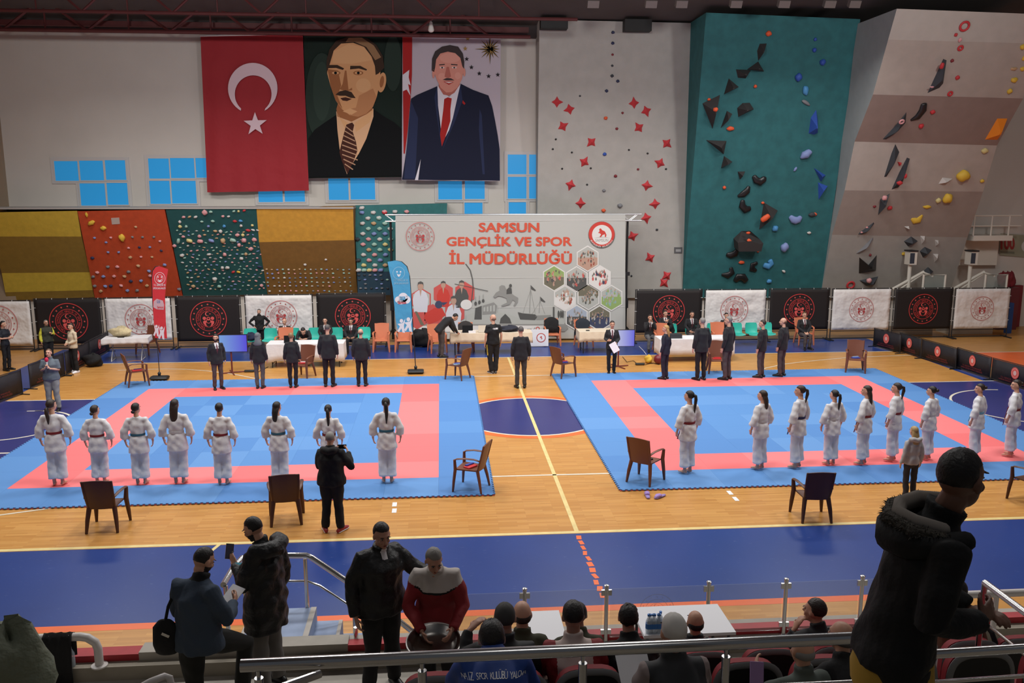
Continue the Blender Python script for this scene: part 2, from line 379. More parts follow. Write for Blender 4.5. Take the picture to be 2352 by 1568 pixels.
for i, W in enumerate(WIN):
    fr = MB(); gl = MB()
    for row in (W[:3] if len(W[2:]) and W[2][1] < W[0][3] else W[:2], [q for q in W if q[1] > W[0][3]-4 and q[1] < W[0][3]+30], [q for q in W if q[1] > W[0][3]+60]):
        if row:
            A = wl(min(q[0] for q in row)-8, max(q[3] for q in row)+7, WALLY); B = wl(max(q[2] for q in row)+8, min(q[1] for q in row)-7, WALLY); fr.bb(A.x, B.x, WALLY-.03-.0007*len(fr.v)/8, WALLY-.004, A.z, B.z)
    for x0, y0, x1, y1 in W:
        A = wl(x0, y1, WALLY); B = wl(x1, y0, WALLY); t = 0.038
        nq = len(fr.v)*0.00012
        fr.bb(A.x-t, B.x+t, WALLY-.04-nq, WALLY, B.z, B.z+t); fr.bb(A.x-t, B.x+t, WALLY-.04-nq, WALLY, A.z-t, A.z)
        fr.bb(A.x-t, A.x, WALLY-.04-nq, WALLY, A.z, B.z); fr.bb(B.x, B.x+t, WALLY-.04-nq, WALLY, A.z, B.z)
        gl.bb(A.x, B.x, WALLY-.036, WALLY-.001, A.z, B.z)
    w = struct(fr.obj('window_%d' % (i+1), [M_FRAME], None, 0)); gl.obj('window_panes', [M_PANE], w, 0)

# steel roof structure along the far end
def truss(Y, z0, z1, pitch, ph, r, label, xe=26):
    t = thing('roof_truss', label, 'truss', (0, Y, 0), 0, 'roof trusses')
    c = MB(); c.tube([(-24, 0, z1), (xe, 0, z1)], r*1.1, 8); c.tube([(-24, 0, z0), (xe, 0, z0)], r*1.1, 8)
    c.obj('chord', [M_TRUSS], t)
    d = MB(); x = -24+ph
    while x < xe-pitch:
        d.tube([(x, 0, z0), (x+pitch/2, 0, z1)], r*.8, 6); d.tube([(x+pitch/2, 0, z1), (x+pitch, 0, z0)], r*.8, 6)
        d.tube([(x+pitch/2, 0, z0), (x+pitch/2, 0, z1)], r*.5, 6); x += pitch
    d.obj('web_bars', [M_TRUSS], t)
truss(16.2, wl(600, 76, 16.2).z, wl(600, 4, 16.2).z, 2.68, 0.75, 0.06, 'dark red zigzag steel truss closest to the far wall top', 2.3)
truss(14.0, wl(600, 33, 14.0).z, wl(600, -60, 14.0).z, 2.72, 1.3, 0.05, 'dark red steel truss hanging nearer than the wall truss', 3.6)
b = MB(); b.bb(-24, 2.3, 16.75, 16.95, wl(600, 62, 16.5).z, wl(600, 50, 16.5).z, 0); tag(b.obj('roof_beam', [M_TRUSS], None, 0), 'straight dark red steel beam running above the hanging banners', 'beam')
# ---------------------------------------------------------------- competition mats
def mats_at(x0, y0, label):
    B = [mat('mat_blue', (84, 136, 196), 0.7, bump=(160, 0.2, 0.004)), mat('mat_blue_grain', (92, 142, 200), 0.7, bump=(160, 0.2, 0.004)), mat('mat_blue_grain_2', (78, 130, 192), 0.7, bump=(160, 0.2, 0.004))]
    Rd = [mat('mat_red', (234, 112, 114), 0.7, bump=(160, 0.2, 0.004)), mat('mat_red_grain', (240, 124, 126), 0.7, bump=(160, 0.2, 0.004))]
    t = thing('competition_mat', label, 'mat', (x0, y0, 0))
    mbs = {'outer_tiles': MB(), 'red_border_tiles': MB(), 'centre_tiles': MB()}
    for i in range(10):
        for j in range(10):
            k = min(i, j, 9-i, 9-j); nm = 'outer_tiles' if k == 0 else ('red_border_tiles' if k == 1 else 'centre_tiles')
            mi = R0.choice([0, 0, 1, 2]) if nm != 'red_border_tiles' else R0.choice([0, 1])
            g = 0.0007
            mbs[nm].bb(i+g, i+1-g, j+g, j+1-g, 0.006, 0.030, mi)
    o = mbs['outer_tiles']
    for q in range(100):                              # interlocking teeth along the rim
        a = q*0.1+0.025
        for c in ((a, a+.05, -.035, 0), (a, a+.05, 10, 10.035)): o.bb(*c, 0.014, 0.0295, 0)
        for c in ((-.035, 0, a, a+.05), (10, 10.035, a, a+.05)): o.bb(*c, 0.014, 0.0295, 0)
    under = MB(); under.bb(-.02, 10.02, -.02, 10.02, 0.0045, 0.0125, 0)
    o.obj('outer_tiles', B, t, 0); mbs['red_border_tiles'].obj('red_border_tiles', Rd, t, 0); mbs['centre_tiles'].obj('centre_tiles', B, t, 0)
    under.obj('underside', [mat('mat_red_dark', (170, 60, 62), 0.8)], t, 0)
mats_at(-10.0, 0.0, 'blue competition mat with a red square border, left of the court midline')
mats_at(2.373, 0.049, 'blue competition mat with a red square border, right of the court midline')

# ---------------------------------------------------------------- sponsor banners
M_BLK = mat('banner_black', (26, 19, 19), 0.75); M_WHT = mat('banner_white', (226, 222, 219), 0.7, bump=(1.6, 0.55, 0.25))
M_POLE = mat('frame_black', (34, 34, 36), 0.5); M_TIE = mat('tie_white', (215, 215, 215), 0.6)
E_BLK = [mat('emblem_red', (205, 62, 62), 0.6), mat('emblem_red_light', (226, 92, 88), 0.6)]
E_WHT = [mat('emblem_rose', (196, 120, 118), 0.6), mat('emblem_rose_deep', (178, 62, 64), 0.6)]
EMB_B = emblem_mesh('emblem', E_BLK, 1.0); EMB_W = emblem_mesh('emblem', E_WHT, 1.0)
def banner(px0, px1, ptop, pbot, pfoot, black, Y, R, label, ecx=None):
    pm = (ptop+pbot)/2; A = Vector((wl(px0, pm, Y).x+.02, Y, wl(px0, pbot, Y).z)); Bp = Vector((wl(px1, pm, Y).x-.02, Y, wl((px0+px1)/2, ptop, Y).z)); W = Bp.x-A.x; H = Bp.z; zb = A.z
    t = thing('sponsor_banner', label, 'banner', (A.x, Y, 0), 0, 'black and white emblem banners along the far side')
    p = MB(); nx = 20; nz = 12; vs = []; rr = random.Random(int(px0))
    ph = rr.uniform(0, 6)
    for k in range(nz+1):
        for i in range(nx+1):
            u, v = i/nx, k/nz; e = min(u, 1-u, v, 1-v)
            y = 0.012*math.sin(5*u+4*v+ph)*min(1, e*8) + 0.010*math.sin(17*(u-v)+ph*2)*min(1, e*5) if not black else 0.006*math.sin(7*u+ph)
            vs.append((0.035+u*(W-0.07), -0.03+y, zb+v*(H-0.03-zb)))
    fs = [(k*(nx+1)+i, k*(nx+1)+i+1, (k+1)*(nx+1)+i+1, (k+1)*(nx+1)+i) for k in range(nz) for i in range(nx)]
    p.add(vs, fs); po = p.obj('cloth_panel', [M_BLK if black else M_WHT], t, 60)
    so = po.modifiers.new('cloth', 'SOLIDIFY'); so.thickness = 0.004; so.offset = 1
    e = bpy.data.objects.new('emblem', EMB_B if black else EMB_W); COL.objects.link(e); e.parent = t
    ex = W*0.5 if ecx is None else wl(ecx, 700, Y).x-A.x
    e.location = (ex, -0.056, (zb+H)/2-0.01); e.scale = (R, 1, R)
    f = MB()
    for x in (0.012, W-0.012): f.tube([(x, 0, 0.03), (x, 0, H)], 0.018, 8)
    f.tube([(0.0, 0, H-.008), (W, 0, H-.008)], 0.016, 8); f.tube([(0, 0, zb-0.05), (W, 0, zb-0.05)], 0.014, 8); f.tube([(0, 0, 0.05), (W, 0, 0.05)], 0.02, 8)
    for x in (0.012, W-0.012):
        g = MB(); g.bb(x-.03, x+.03, -.3, .3, 0.0, 0.035); g.obj('foot', [M_POLE], t, 0)
    for k in range(5): 
        x = 0.1+(W-.2)*k/4; f.bb(x-.006, x+.006, -.025, .02, H-.05, H+.012, 1)
    for k in range(3):
        z = zb+(H-zb)*(0.2+0.3*k); f.bb(-.01, .06, -.036, .0, z-.006, z+.006, 1); f.bb(W-.06, W+.01, -.036, .0, z-.006, z+.006, 1)
    f.obj('frame', [M_POLE, M_TIE], t)
BL = 15.3; BRY = 15.15
wb = 'banner with a rose-red round emblem'; bb_ = 'banner with a red round emblem'
banner(-80, 76, 690, 794, 800, False, BL, .63, 'white %s, cut off by the left picture edge' % wb)
banner(80, 238, 685, 790, 800, True, BL, .64, 'black %s, behind the woman in the cream sweater' % bb_)
banner(241, 397, 683, 782, 800, False, BL, .53, 'white %s, crossed by the red feather flag' % wb, 322)
banner(403, 556, 679, 784, 800, True, BL, .62, 'black %s, behind the left blue screen' % bb_)
banner(562, 721, 676, 774, 800, False, BL, .55, 'white %s, behind the man with hands on hips' % wb, 645)
banner(727, 888, 673, 776, 800, True, BL, .62, 'black %s, left of the light blue feather flag' % bb_, 810)
banner(1457, 1613, 664, 764, 778, True, BRY, .58, 'black %s, right beside the big grey backdrop' % bb_, 1536)
banner(1616, 1760, 664, 757, 778, False, BRY, .51, 'white %s, behind the right teal seat row' % wb, 1686)
banner(1763, 1905, 662, 757, 778, True, BRY, .57, 'black %s, behind the lone seated man on the right' % bb_)
banner(1908, 2046, 662, 757, 778, False, BRY, .46, 'white %s, just left of the two basketball stands' % wb)
banner(2050, 2187, 661, 756, 776, True, BRY, .555, 'black %s, in front of the left basketball stand' % bb_)
banner(2189, 2319, 661, 754, 776, False, BRY, .45, 'white %s, last banner at the right end of the row' % wb)

# ---------------------------------------------------------------- hanging flag and portraits
def cloth_grid(pr, corners, mi, nx, nz, fold):
    """corners in print pixels: tl, tr, br, bl"""
    tl, tr, br, bl = [Vector((c[0], c[1], 0)) for c in corners]; vs = []
    for k in range(nz+1):
        for i in range(nx+1):
            u, v = i/nx, k/nz; p = (tl*(1-u)+tr*u)*(1-v)+(bl*(1-u)+br*u)*v
            q = pr.w(p, 0); q = q + Vector((0, fold(u, v), 0)); vs.append(q)
    pr.add(vs, [(k*(nx+1)+i, (k+1)*(nx+1)+i, (k+1)*(nx+1)+i+1, k*(nx+1)+i+1) for k in range(nz) for i in range(nx)], mi)
BY = 17.2
M_FLAG = mat('flag_red', (158, 30, 40), 0.75, sheen=0.1, bump=(1.1, 0.35, 0.2)); M_FWHT = mat('flag_white', (222, 196, 204), 0.8)
t = thing('national_flag', 'tall red hanging flag with white crescent and star', 'flag', wl(583, 440, BY))
def local(o, t):
    o.parent = t; o.matrix_parent_inverse = Matrix.Translation(-t.location); return o
pr = Print(BY, 440, 60, 1/2.94)
cloth_grid(pr, [(60, 68), (750, 52), (793, 1110), (104, 1122)], 0, 40, 40, lambda u, v: 0.05*math.sin(26*u+2*v)*max(0, (1-u*3.2))*v + 0.018*math.sin(30*u)*v*v)
cr = [(413+167*math.cos(PI/2+.5+(2*PI-1.0)*i/40), 420+172*math.sin(PI/2+.5+(2*PI-1.0)*i/40)) for i in range(41)]
crs = []
for i in range(33):
    a = PI/2+2*PI-0.72-(2*PI-1.44)*i/32; crs.append((416+124*math.cos(a), 460+128*math.sin(a)))
pc = Print(BY-0.07, 440, 60, 1/2.94)
pc.poly(cr+crs, 0, 1); pc.star((430, 662), 82, 0, 1, 5, 0.40, -PI/2-0.03)
local(pr.obj('cloth', [M_FLAG], None, 80), t); local(pc.obj('crescent_and_star', [M_FWHT], None, 0), t)
rd = MB(); rd.tube([pr.w((55, 66), 0), pr.w((752, 50), 0)], 0.03, 8); local(rd.obj('top_rod', [M_TIE], None), t)

C = lambda n, c: mat('print_'+n, c, 0.8, spec=0.2)
P_ = [C('dkgreen', (27, 40, 34)), C('midgreen', (42, 56, 49)), C('black', (14, 16, 18)), C('skin_tan', (214, 160, 112)), C('skin_shade', (160, 104, 66)), C('hair_tan', (150, 116, 84)), C('hair_brown', (62, 46, 36)),
      C('collar', (222, 178, 138)), C('tie_brown', (72, 40, 32)), C('tie_stripe', (190, 150, 120)), C('skin_light', (221, 171, 123)), C('cheek', (190, 134, 92)), C('green_lt', (50, 65, 57))]
t = thing('portrait_banner', 'hanging dark green portrait banner of a man in a striped tie', 'banner', wl(813, 405, BY))
pr = Print(BY, 440, 60, 1/2.94)
cloth_grid(pr, [(757, 60), (1422, 46), (1442, 1018), (790, 1026)], 0, 30, 20, lambda u, v: 0.03*math.sin(40*v)*max(0, 1-u*9)+0.03*math.sin(32*v)*max(0, 1-(1-u)*9)-.02*v)
L = 42
pr.el((880, 480), 110, 300, 1, L-4, 24); pr.el((1360, 250), 60, 190, 1, L-4, 24); pr.el((880, 440), 60, 200, 12, L-2, 24)
pr.poly([(792, 1020), (787, 760), (830, 700), (900, 650), (975, 600), (1100, 640), (1228, 560), (1300, 610), (1370, 650), (1424, 700), (1438, 1012)], 2, L)
pr.poly([(977, 575), (985, 700), (1000, 830), (1020, 920), (1050, 1000), (1085, 930), (1130, 860), (1180, 760), (1228, 610), (1228, 555), (1080, 630)], 7, L+2)
pr.poly([(978, 560), (985, 610), (1080, 645), (1220, 575), (1225, 480), (1000, 480)], 4, L+3)
pr.poly([(977, 575), (1035, 690), (1060, 655), (1000, 615)], 10, L+4); pr.poly([(1228, 560), (1100, 655), (1110, 715), (1200, 650)], 10, L+4)
pr.poly([(1045, 665), (1085, 650), (1098, 668), (1088, 712), (1110, 780), (1120, 840), (1095, 910), (1052, 998), (1015, 910), (998, 850), (1030, 720)], 8, L+5)
for k in range(9):
    y = 690+k*32; w = 28+min(k, 4)*9 - max(0, k-6)*16
    pr.line([(1052-w*.55, y-16), (1058+w, y+22)], 7, 9, L+6)
face = [(935, 160), (980, 105), (1060, 85), (1150, 88), (1220, 130), (1262, 220), (1275, 310), (1268, 400), (1250, 480), (1225, 545), (1180, 590), (1125, 612), (1070, 602), (1015, 560), (972, 500), (940, 410), (916, 320), (920, 230)]
pr.poly(face, 3, L+6)
pr.poly([(918, 290), (990, 300), (1010, 400), (985, 470), (1020, 560), (972, 500), (940, 410)], 4, L+7)
pr.poly([(1130, 470), (1225, 420), (1250, 480), (1225, 545), (1180, 590), (1125, 612), (1070, 602), (1060, 560), (1110, 550)], 11, L+7)
pr.poly([(960, 170), (1060, 120), (1190, 150), (1215, 230), (1080, 255), (950, 250)], 10, L+7); pr.el((1160, 400), 50, 48, 10, L+7)
pr.poly([(912, 320), (912, 230), (930, 160), (975, 100), (1050, 74), (1120, 72), (1190, 84), (1250, 130), (1290, 200), (1302, 280), (1262, 320), (1243, 330), (1238, 270), (1215, 205), (1165, 140), (1090, 112), (1010, 118), (960, 165), (935, 250)], 6, L+8)
pr.poly([(1060, 80), (1150, 78), (1230, 130), (1280, 210), (1240, 230), (1180, 140), (1100, 106), (1040, 108)], 5, L+9)
pr.el((1285, 380), 28, 68, 3, L+9, 20, 0.15); pr.el((1285, 375), 14, 40, 4, L+10, 16, 0.15)
pr.poly([(920, 262), (985, 262), (1030, 285), (1022, 296), (975, 282), (922, 284)], 6, L+9); pr.poly([(1072, 268), (1140, 268), (1185, 292), (1180, 300), (1130, 286), (1070, 292)], 6, L+9)
for c in ((972, 316), (1126, 316)):
    pr.el(c, 34, 15, 4, L+9); pr.el(c, 24, 9, 10, L+10); pr.el(c, 10, 9, 2, L+11)
pr.poly([(1035, 300), (1058, 300), (1082, 400), (1085, 432), (1040, 440), (1000, 425), (1020, 390)], 4, L+9); pr.poly([(1046, 300), (1062, 300), (1090, 410), (1060, 430)], 3, L+10)
pr.poly([(972, 462), (1000, 440), (1040, 432), (1080, 445), (1108, 486), (1075, 484), (1040, 470), (1000, 470)], 6, L+10)
pr.poly([(1005, 486), (1040, 480), (1082, 492), (1050, 506), (1020, 502)], 8, L+10); pr.poly([(1020, 575), (1070, 555), (1120, 575), (1080, 598)], 10, L+8)
local(pr.obj('printed_cloth', P_, None, 0), t)
rd = MB(); rd.tube([pr.w((752, 58), 0), pr.w((1424, 44), 0)], 0.03, 8); local(rd.obj('top_rod', [M_POLE], None), t)

Q_ = [C('greyrose', (188, 178, 188)), C('flagred', (168, 40, 40)), C('navy', (30, 34, 54)), C('shirt', (220, 216, 224)), C('tie_red', (168, 42, 40)), C('face_pink', (214, 146, 130)), C('hair_grey', (64, 56, 56)), C('gold', (158, 126, 70)), C('starblack', (44, 40, 44)), C('face_shade', (182, 108, 96)), C('navy_lt', (44, 52, 82)), C('teeth', (225, 205, 200)), C('face_lt', (221, 157, 141))]
t = thing('portrait_banner', 'hanging pale portrait banner of a man in navy suit and red tie', 'banner', wl(1040, 415, BY))
pr = Print(BY-0.09, 440, 60, 1/2.94)
cloth_grid(pr, [(1424, 52), (2088, 56), (2083, 1046), (1420, 1040)], 0, 24, 16, lambda u, v: 0.012*math.sin(20*u)*v)
L = 16
pr.poly([(1424, 54), (1490, 54), (1488, 330), (1478, 500), (1460, 700), (1440, 860), (1432, 860)], 1, L); pr.poly([(1425, 330), (1470, 295), (1466, 345), (1480, 400), (1462, 390), (1478, 470), (1452, 428), (1426, 440)], 3, L+1)
pr.poly([(1421, 1036), (1448, 860), (1470, 650), (1482, 490), (1520, 465), (1660, 405), (1740, 490), (1816, 388), (1900, 430), (2005, 468), (2030, 540), (2050, 640), (2068, 740), (2080, 830), (2082, 1000), (2082, 1042)], 2, L+1)
pr.poly([(1480, 500), (1530, 620), (1510, 1030), (1435, 1030)], 10, L+2); pr.poly([(1945, 560), (1960, 600), (1980, 1000), (1965, 1000), (1940, 700)], 10, L+2)
pr.poly([(1508, 1040), (1530, 1040), (1548, 898)], 3, L+3)
pr.poly([(1660, 400), (1656, 470), (1678, 640), (1692, 790), (1740, 700), (1795, 520), (1816, 388), (1740, 480)], 3, L+3)
pr.poly([(1706, 492), (1730, 480), (1757, 488), (1748, 560), (1748, 640), (1715, 745), (1690, 812), (1678, 730), (1700, 560)], 4, L+4)
pr.poly([(1660, 400), (1640, 480), (1655, 600), (1690, 830), (1668, 640)], 10, L+4); pr.poly([(1816, 390), (1830, 500), (1780, 640), (1692, 840), (1760, 640)], 10, L+4)
pr.poly([(1672, 380), (1668, 410), (1700, 462), (1740, 470), (1775, 450), (1812, 395), (1810, 340)], 9, L+5)
pr.poly([(1632, 290), (1640, 210), (1690, 150), (1750, 140), (1810, 165), (1840, 230), (1838, 300), (1825, 360), (1795, 415), (1755, 446), (1720, 448), (1682, 415), (1655, 360)], 5, L+6)
pr.el((1745, 215), 70, 34, 12, L+7); pr.el((1690, 340), 26, 24, 12, L+7); pr.el((1798, 335), 20, 24, 12, L+7)
pr.poly([(1622, 300), (1624, 220), (1645, 170), (1690, 138), (1745, 127), (1800, 138), (1832, 185), (1842, 240), (1840, 290), (1828, 270), (1815, 215), (1780, 182), (1730, 172), (1680, 185), (1652, 225), (1645, 280), (1638, 310)], 6, L+8)
pr.el((1634, 322), 9, 30, 5, L+8); pr.el((1842, 312), 8, 28, 5, L+8)
pr.line([(1672, 262), (1710, 258)], 7, 6, L+8); pr.line([(1752, 258), (1796, 262)], 7, 6, L+8)
for c in ((1692, 280), (1774, 280)): pr.el(c, 17, 6, 11, L+8); pr.el(c, 6, 6, 6, L+9)
pr.poly([(1722, 275), (1738, 275), (1752, 340), (1735, 350), (1708, 342)], 9, L+8)
pr.poly([(1695, 362), (1722, 350), (1752, 352), (1776, 366), (1750, 366), (1720, 366)], 6, L+9); pr.poly([(1700, 375), (1736, 370), (1770, 378), (1738, 396)], 4, L+9); pr.poly([(1708, 377), (1736, 374), (1764, 379), (1738, 386)], 11, L+10)
for k in range(16):
    a = 2*PI*k/16+PI/2; r = 105 if k % 4 == 0 else (85 if k % 2 == 0 else 66)
    cx, cy = 2015, 155; w = 12
    tp = (min(2084, cx+r*math.cos(a)), cy+r*math.sin(a))
    pr.poly([(cx, cy), (cx+w*1.6*math.cos(a+.4), cy+w*1.6*math.sin(a+.4)), tp], 7, L+4); pr.poly([(cx, cy), tp, (cx+w*1.6*math.cos(a-.4), cy+w*1.6*math.sin(a-.4))], 8, L+4)
for c in ((1865, 85), (1848, 152), (1858, 222), (1890, 278), (1943, 320), (2006, 338), (2068, 328)): pr.star(c, 17, 8 if c[1] > 200 else 7, L+4)
pr.poly([(1832, 500), (1850, 522), (1842, 532), (1828, 518)], 4, L+5)
local(pr.obj('printed_cloth', Q_, None, 0), t)
rd = MB(); rd.tube([pr.w((1424, 50), 0), pr.w((2090, 54), 0)], 0.025, 8); local(rd.obj('top_rod', [M_POLE], None), t)

# ---------------------------------------------------------------- big printed backdrop on its truss
DY = 15.9
M_ALU = mat('aluminium', (205, 207, 210), 0.35, metal=0.9)
t = thing('event_backdrop', 'big printed grey backdrop with red lettering on a lighting truss', 'backdrop', (wl(1172, 780, DY).x, DY, 0))
rnd = random.Random(3)
D_ = [C('bd_grey', (188, 189, 184)), C('bd_red', (212, 92, 70)), C('bd_white', (226, 224, 220)), C('bd_dark', (92, 92, 90)), C('bd_mid', (150, 150, 146)), C('bd_hexred', (206, 96, 92)), C('bd_skin', (190, 156, 138)), C('bd_kit', (214, 216, 224)), C('bd_green', (150, 176, 110)), C('bd_pale', (184, 186, 180)), C('bd_sky', (172, 182, 196)), C('bd_teal', (150, 180, 176)), C('bd_navy', (74, 80, 104)), C('bd_ring', (206, 74, 66)), C('bd_olive', (120, 116, 100)), C('bd_brick', (160, 84, 72))]
pr = Print(DY-.17, 860, 470, 620/2352)
cloth_grid(pr, [(183, 95), (2186, 85), (2186, 1165), (190, 1170)], 0, 30, 16, lambda u, v: 0.01*math.sin(14*u+3*v))
L = 12
def bdtext(txt, x0, x1, ytop, ybase, bold, mi=1):
    put_text(pr, txt, lambda u, v: pr.w((x0+u*(x1-x0), ybase+(ytop-ybase)*v), L+2), mi, bold)
bdtext('SAMSUN', 908, 1437, 152, 238, 0.032); bdtext('GENÇLİK VE SPOR', 627, 1722, 276, 360, 0.032); bdtext('İL MÜDÜRLÜĞÜ', 650, 1722, 418, 518, 0.034)
def hexa(c, r, mi, L): pr.poly([(c[0]+r*math.sin(2*PI*k/6), c[1]+r*math.cos(2*PI*k/6)*1.05) for k in range(6)], mi, L)
HX = [((1565, 640), 8, (5, 14, 6, 3)), ((1762, 648), 9, (5, 14, 4, 3)), ((1965, 640), 2, (3, 4, 12, 5)), ((1858, 470), 9, (15, 3, 14, 6)), ((1660, 815), 9, (15, 14, 6, 2)), ((1865, 805), 14, (3, 4, 14, 9)), ((2065, 812), 9, (11, 11, 10, 8)), ((1763, 985), 10, (14, 9, 4, 3)), ((1962, 990), 14, (9, 3, 4, 12))]
for c, base, pal in HX:
    hexa(c, 110, 2, L); hexa(c, 100, base, L+1)
    if base in (8, 9, 10, 14): pr.poly([(c[0]-86, c[1]-10), (c[0]+86, c[1]-10), (c[0]+86, c[1]+52), (c[0], c[1]+104), (c[0]-86, c[1]+52)], pal[3] if base != 8 else 14, L+1.4)
    for k in range(34):
        a = rnd.uniform(0, 2*PI); q = 66*math.sqrt(rnd.random()); x, y = c[0]+q*math.cos(a)*1.1, c[1]+q*math.sin(a)
        s = rnd.uniform(7, 17); pr.el((x, y), s*.55, s*1.1, rnd.choice(pal), L+2+k*.05, 8)
        pr.el((x, y-s*1.3), s*.34, s*.4, 6, L+3+k*.05, 8)
for c in ((408, 825), (600, 775), (788, 770), (372, 985), (508, 965), (700, 940)): hexa(c, 96, 5, L+2); hexa(c, 84, 9 if c[0] == 408 else 5, L+2.4)
def athlete(x, y, s, kit, arms=None):
    pr.poly([(x-60*s, y+180*s), (x-72*s, y+60*s), (x-50*s, y), (x-18*s, y-22*s), (x+18*s, y-22*s), (x+50*s, y), (x+72*s, y+60*s), (x+60*s, y+180*s)], kit, L+4)
    pr.el((x, y-58*s), 26*s, 36*s, 6, L+5); pr.poly([(x-27*s, y-60*s), (x-24*s, y-92*s), (x, y-104*s), (x+24*s, y-92*s), (x+27*s, y-60*s), (x+18*s, y-78*s), (x-18*s, y-78*s)], 3, L+6)
    pr.poly([(x-10*s, y-22*s), (x+10*s, y-22*s), (x, y+40*s)], 6, L+5)
athlete(402, 765, 0.95, 7); athlete(600, 745, 0.8, 13); athlete(760, 745, 0.85, 3); athlete(690, 890, 0.95, 7)
pr.poly([(440, 950), (520, 900), (590, 900), (620, 960), (560, 1010), (480, 1040), (430, 990)], 13, L+5); pr.el((560, 870), 32, 34, 12, L+6); pr.poly([(585, 850), (640, 850), (600, 880)], 12, L+6)
pr.poly([(350, 930), (372, 930), (435, 1050), (405, 1050)], 14, L+5)
prevp = None
arcp = [(795, 515), (835, 570), (855, 650), (860, 720), (852, 790), (845, 850)]; pr.line(arcp, 8, 3, L+6); pr.line([(700, 690), (990, 752)], 5, 3, L+6); pr.el((800, 870), 50, 44, 2, L+5)
pr.poly([(800, 1040), (800, 960), (870, 940), (890, 890), (940, 850), (1035, 845), (1075, 880), (1070, 940), (1160, 950), (1250, 985), (1560, 990), (1600, 960), (1650, 990), (1655, 1040)], 9, L+1)
pr.poly([(940, 960), (940, 880), (1040, 850), (1070, 880), (1060, 950)], 4, L+3); pr.poly([(870, 1000), (880, 900), (935, 880), (935, 1000)], 3, L+3)
for k in range(4): pr.poly([(950+k*28, 930), (950+k*28, 895-k*6), (966+k*28, 890-k*6), (966+k*28, 928)], 9, L+4)
pr.poly([(1090, 1035), (1100, 990), (1140, 950), (1180, 990), (1196, 1035)], 3, L+4)
for c in ((882, 860), (915, 850), (948, 838)): pr.el(c, 11, 17, 3, L+4); pr.line([(c[0], c[1]-60), (c[0], c[1]-15)], 3, 4, L+4)
# rearing horse with rider, plain silhouette
pr.poly([(1035, 800), (1060, 765), (1095, 745), (1090, 712), (1110, 700), (1135, 705), (1150, 740), (1190, 770), (1225, 795), (1252, 810), (1248, 850), (1225, 885), (1212, 880), (1228, 845), (1205, 828), (1180, 870), (1110, 888), (1105, 876), (1160, 850), (1150, 815), (1110, 800), (1080, 795), (1052, 812)], 4, L+4)
pr.poly([(1150, 780), (1152, 740), (1172, 720), (1195, 728), (1198, 775)], 3, L+5); pr.el((1186, 705), 12, 15, 3, L+5)
pr.poly([(1250, 935), (1290, 945), (1400, 955), (1420, 975), (1400, 1005), (1270, 1000)], 3, L+4); pr.poly([(1400, 965), (1540, 960), (1520, 1000), (1410, 1005)], 4, L+4)
for x, y0 in ((1362, 700), (1445, 800)):
    pr.line([(x, y0), (x-10, 945)], 4, 4, L+4); pr.poly([(x, y0), (x+45, y0+45), (x+38, y0+52), (x+4, y0+35)], 3, L+5)
    for dx in (-60, 50): pr.line([(x, y0+40), (x-10+dx, 950)], 2, 4, L+4)
pr.line([(1562, 890), (1562, 1030)], 14, 3, L+4)
for x in (1605, 1625, 1642): pr.el((x, 955), 9, 34, 3, L+4); 
pr.poly([(195, 1030), (1660, 1030), (1690, 1075), (1660, 1105), (195, 1105)], 4, L+0.6); pr.poly([(195, 1055), (1500, 1052), (1500, 1105), (195, 1108)], 2, L+1)
pr.el((1423, 1080), 18, 17, 13, L+3); pr.el((1423, 1080), 11, 10, 2, L+4); pr.line([(1330, 1082), (1370, 1082)], 4, 3, L+3); pr.line([(1385, 1092), (1400, 1070)], 4, 3, L+3)
pr.el((1980, 262), 116, 116, 3, L+1.5, 40); pr.el((1980, 256), 113, 108, 13, L+2, 40); pr.el((1982, 262), 86, 86, 2, L+3, 36)
pr.poly([(1948, 245), (1962, 232), (1958, 212), (1972, 205), (1985, 222), (2008, 232), (2022, 262), (2018, 282), (2006, 278), (2010, 258), (1990, 262), (1972, 284), (1962, 280), (1975, 258), (1962, 248)], 13, L+5)
pr.poly([(1905, 290), (1980, 280), (2060, 290), (1980, 284)], 4, L+5)
put_text(pr, 'SAMSUN', lambda u, v: pr.w((1925+u*112, 322-v*26), L+5), 4, 0.0)
for i, ch in enumerate('BÜYÜKŞEHİR BELEDİYESİ'):
    if ch == ' ': continue
    a = PI*0.84-i*(PI*0.68)/20; vs, fs = glyphs(ch, 0.0); w = max(v[0] for v in vs)
    pr.add([pr.w((1980+(110-v[1]*20)*math.cos(a)-(-(v[0]-w/2))*20*math.sin(a), 262+(110-v[1]*20)*math.sin(a)+(-(v[0]-w/2))*20*math.cos(a)), L+4) for v in vs], fs, 2)
for y in (135, 632, 890): pr.line([(190, y+6), (2184, y)], 3, 2, L+0.5)
local(pr.obj('printed_sheet', D_, None, 0), t)
e = bpy.data.objects.new('emblem', EMB_W); COL.objects.link(e); e.parent = t; q = wl(965, 543, DY-.2); e.location = (q.x-t.location.x, -.205, q.z); e.scale = (.5, 1, .5)
q0 = wl(885, 493, DY); q1 = wl(1472, 490, DY); q2 = wl(885, 508, DY).z; tr = MB()
for z in (q0.z, q2):
    for y in (-.12, .12): tr.tube([(q0.x-t.location.x, y, z), (q1.x-t.location.x, y, z)], 0.025, 8)
x = q0.x; k = 0
while x < q1.x-.3:
    for y in (-.12, .12): tr.tube([(x-t.location.x, y, q2 if k % 2 else q0.z), (x+.3-t.location.x, y, q0.z if k % 2 else q2)], 0.01, 6)
    x += .3; k += 1
tr.obj('top_truss', [M_ALU], t)
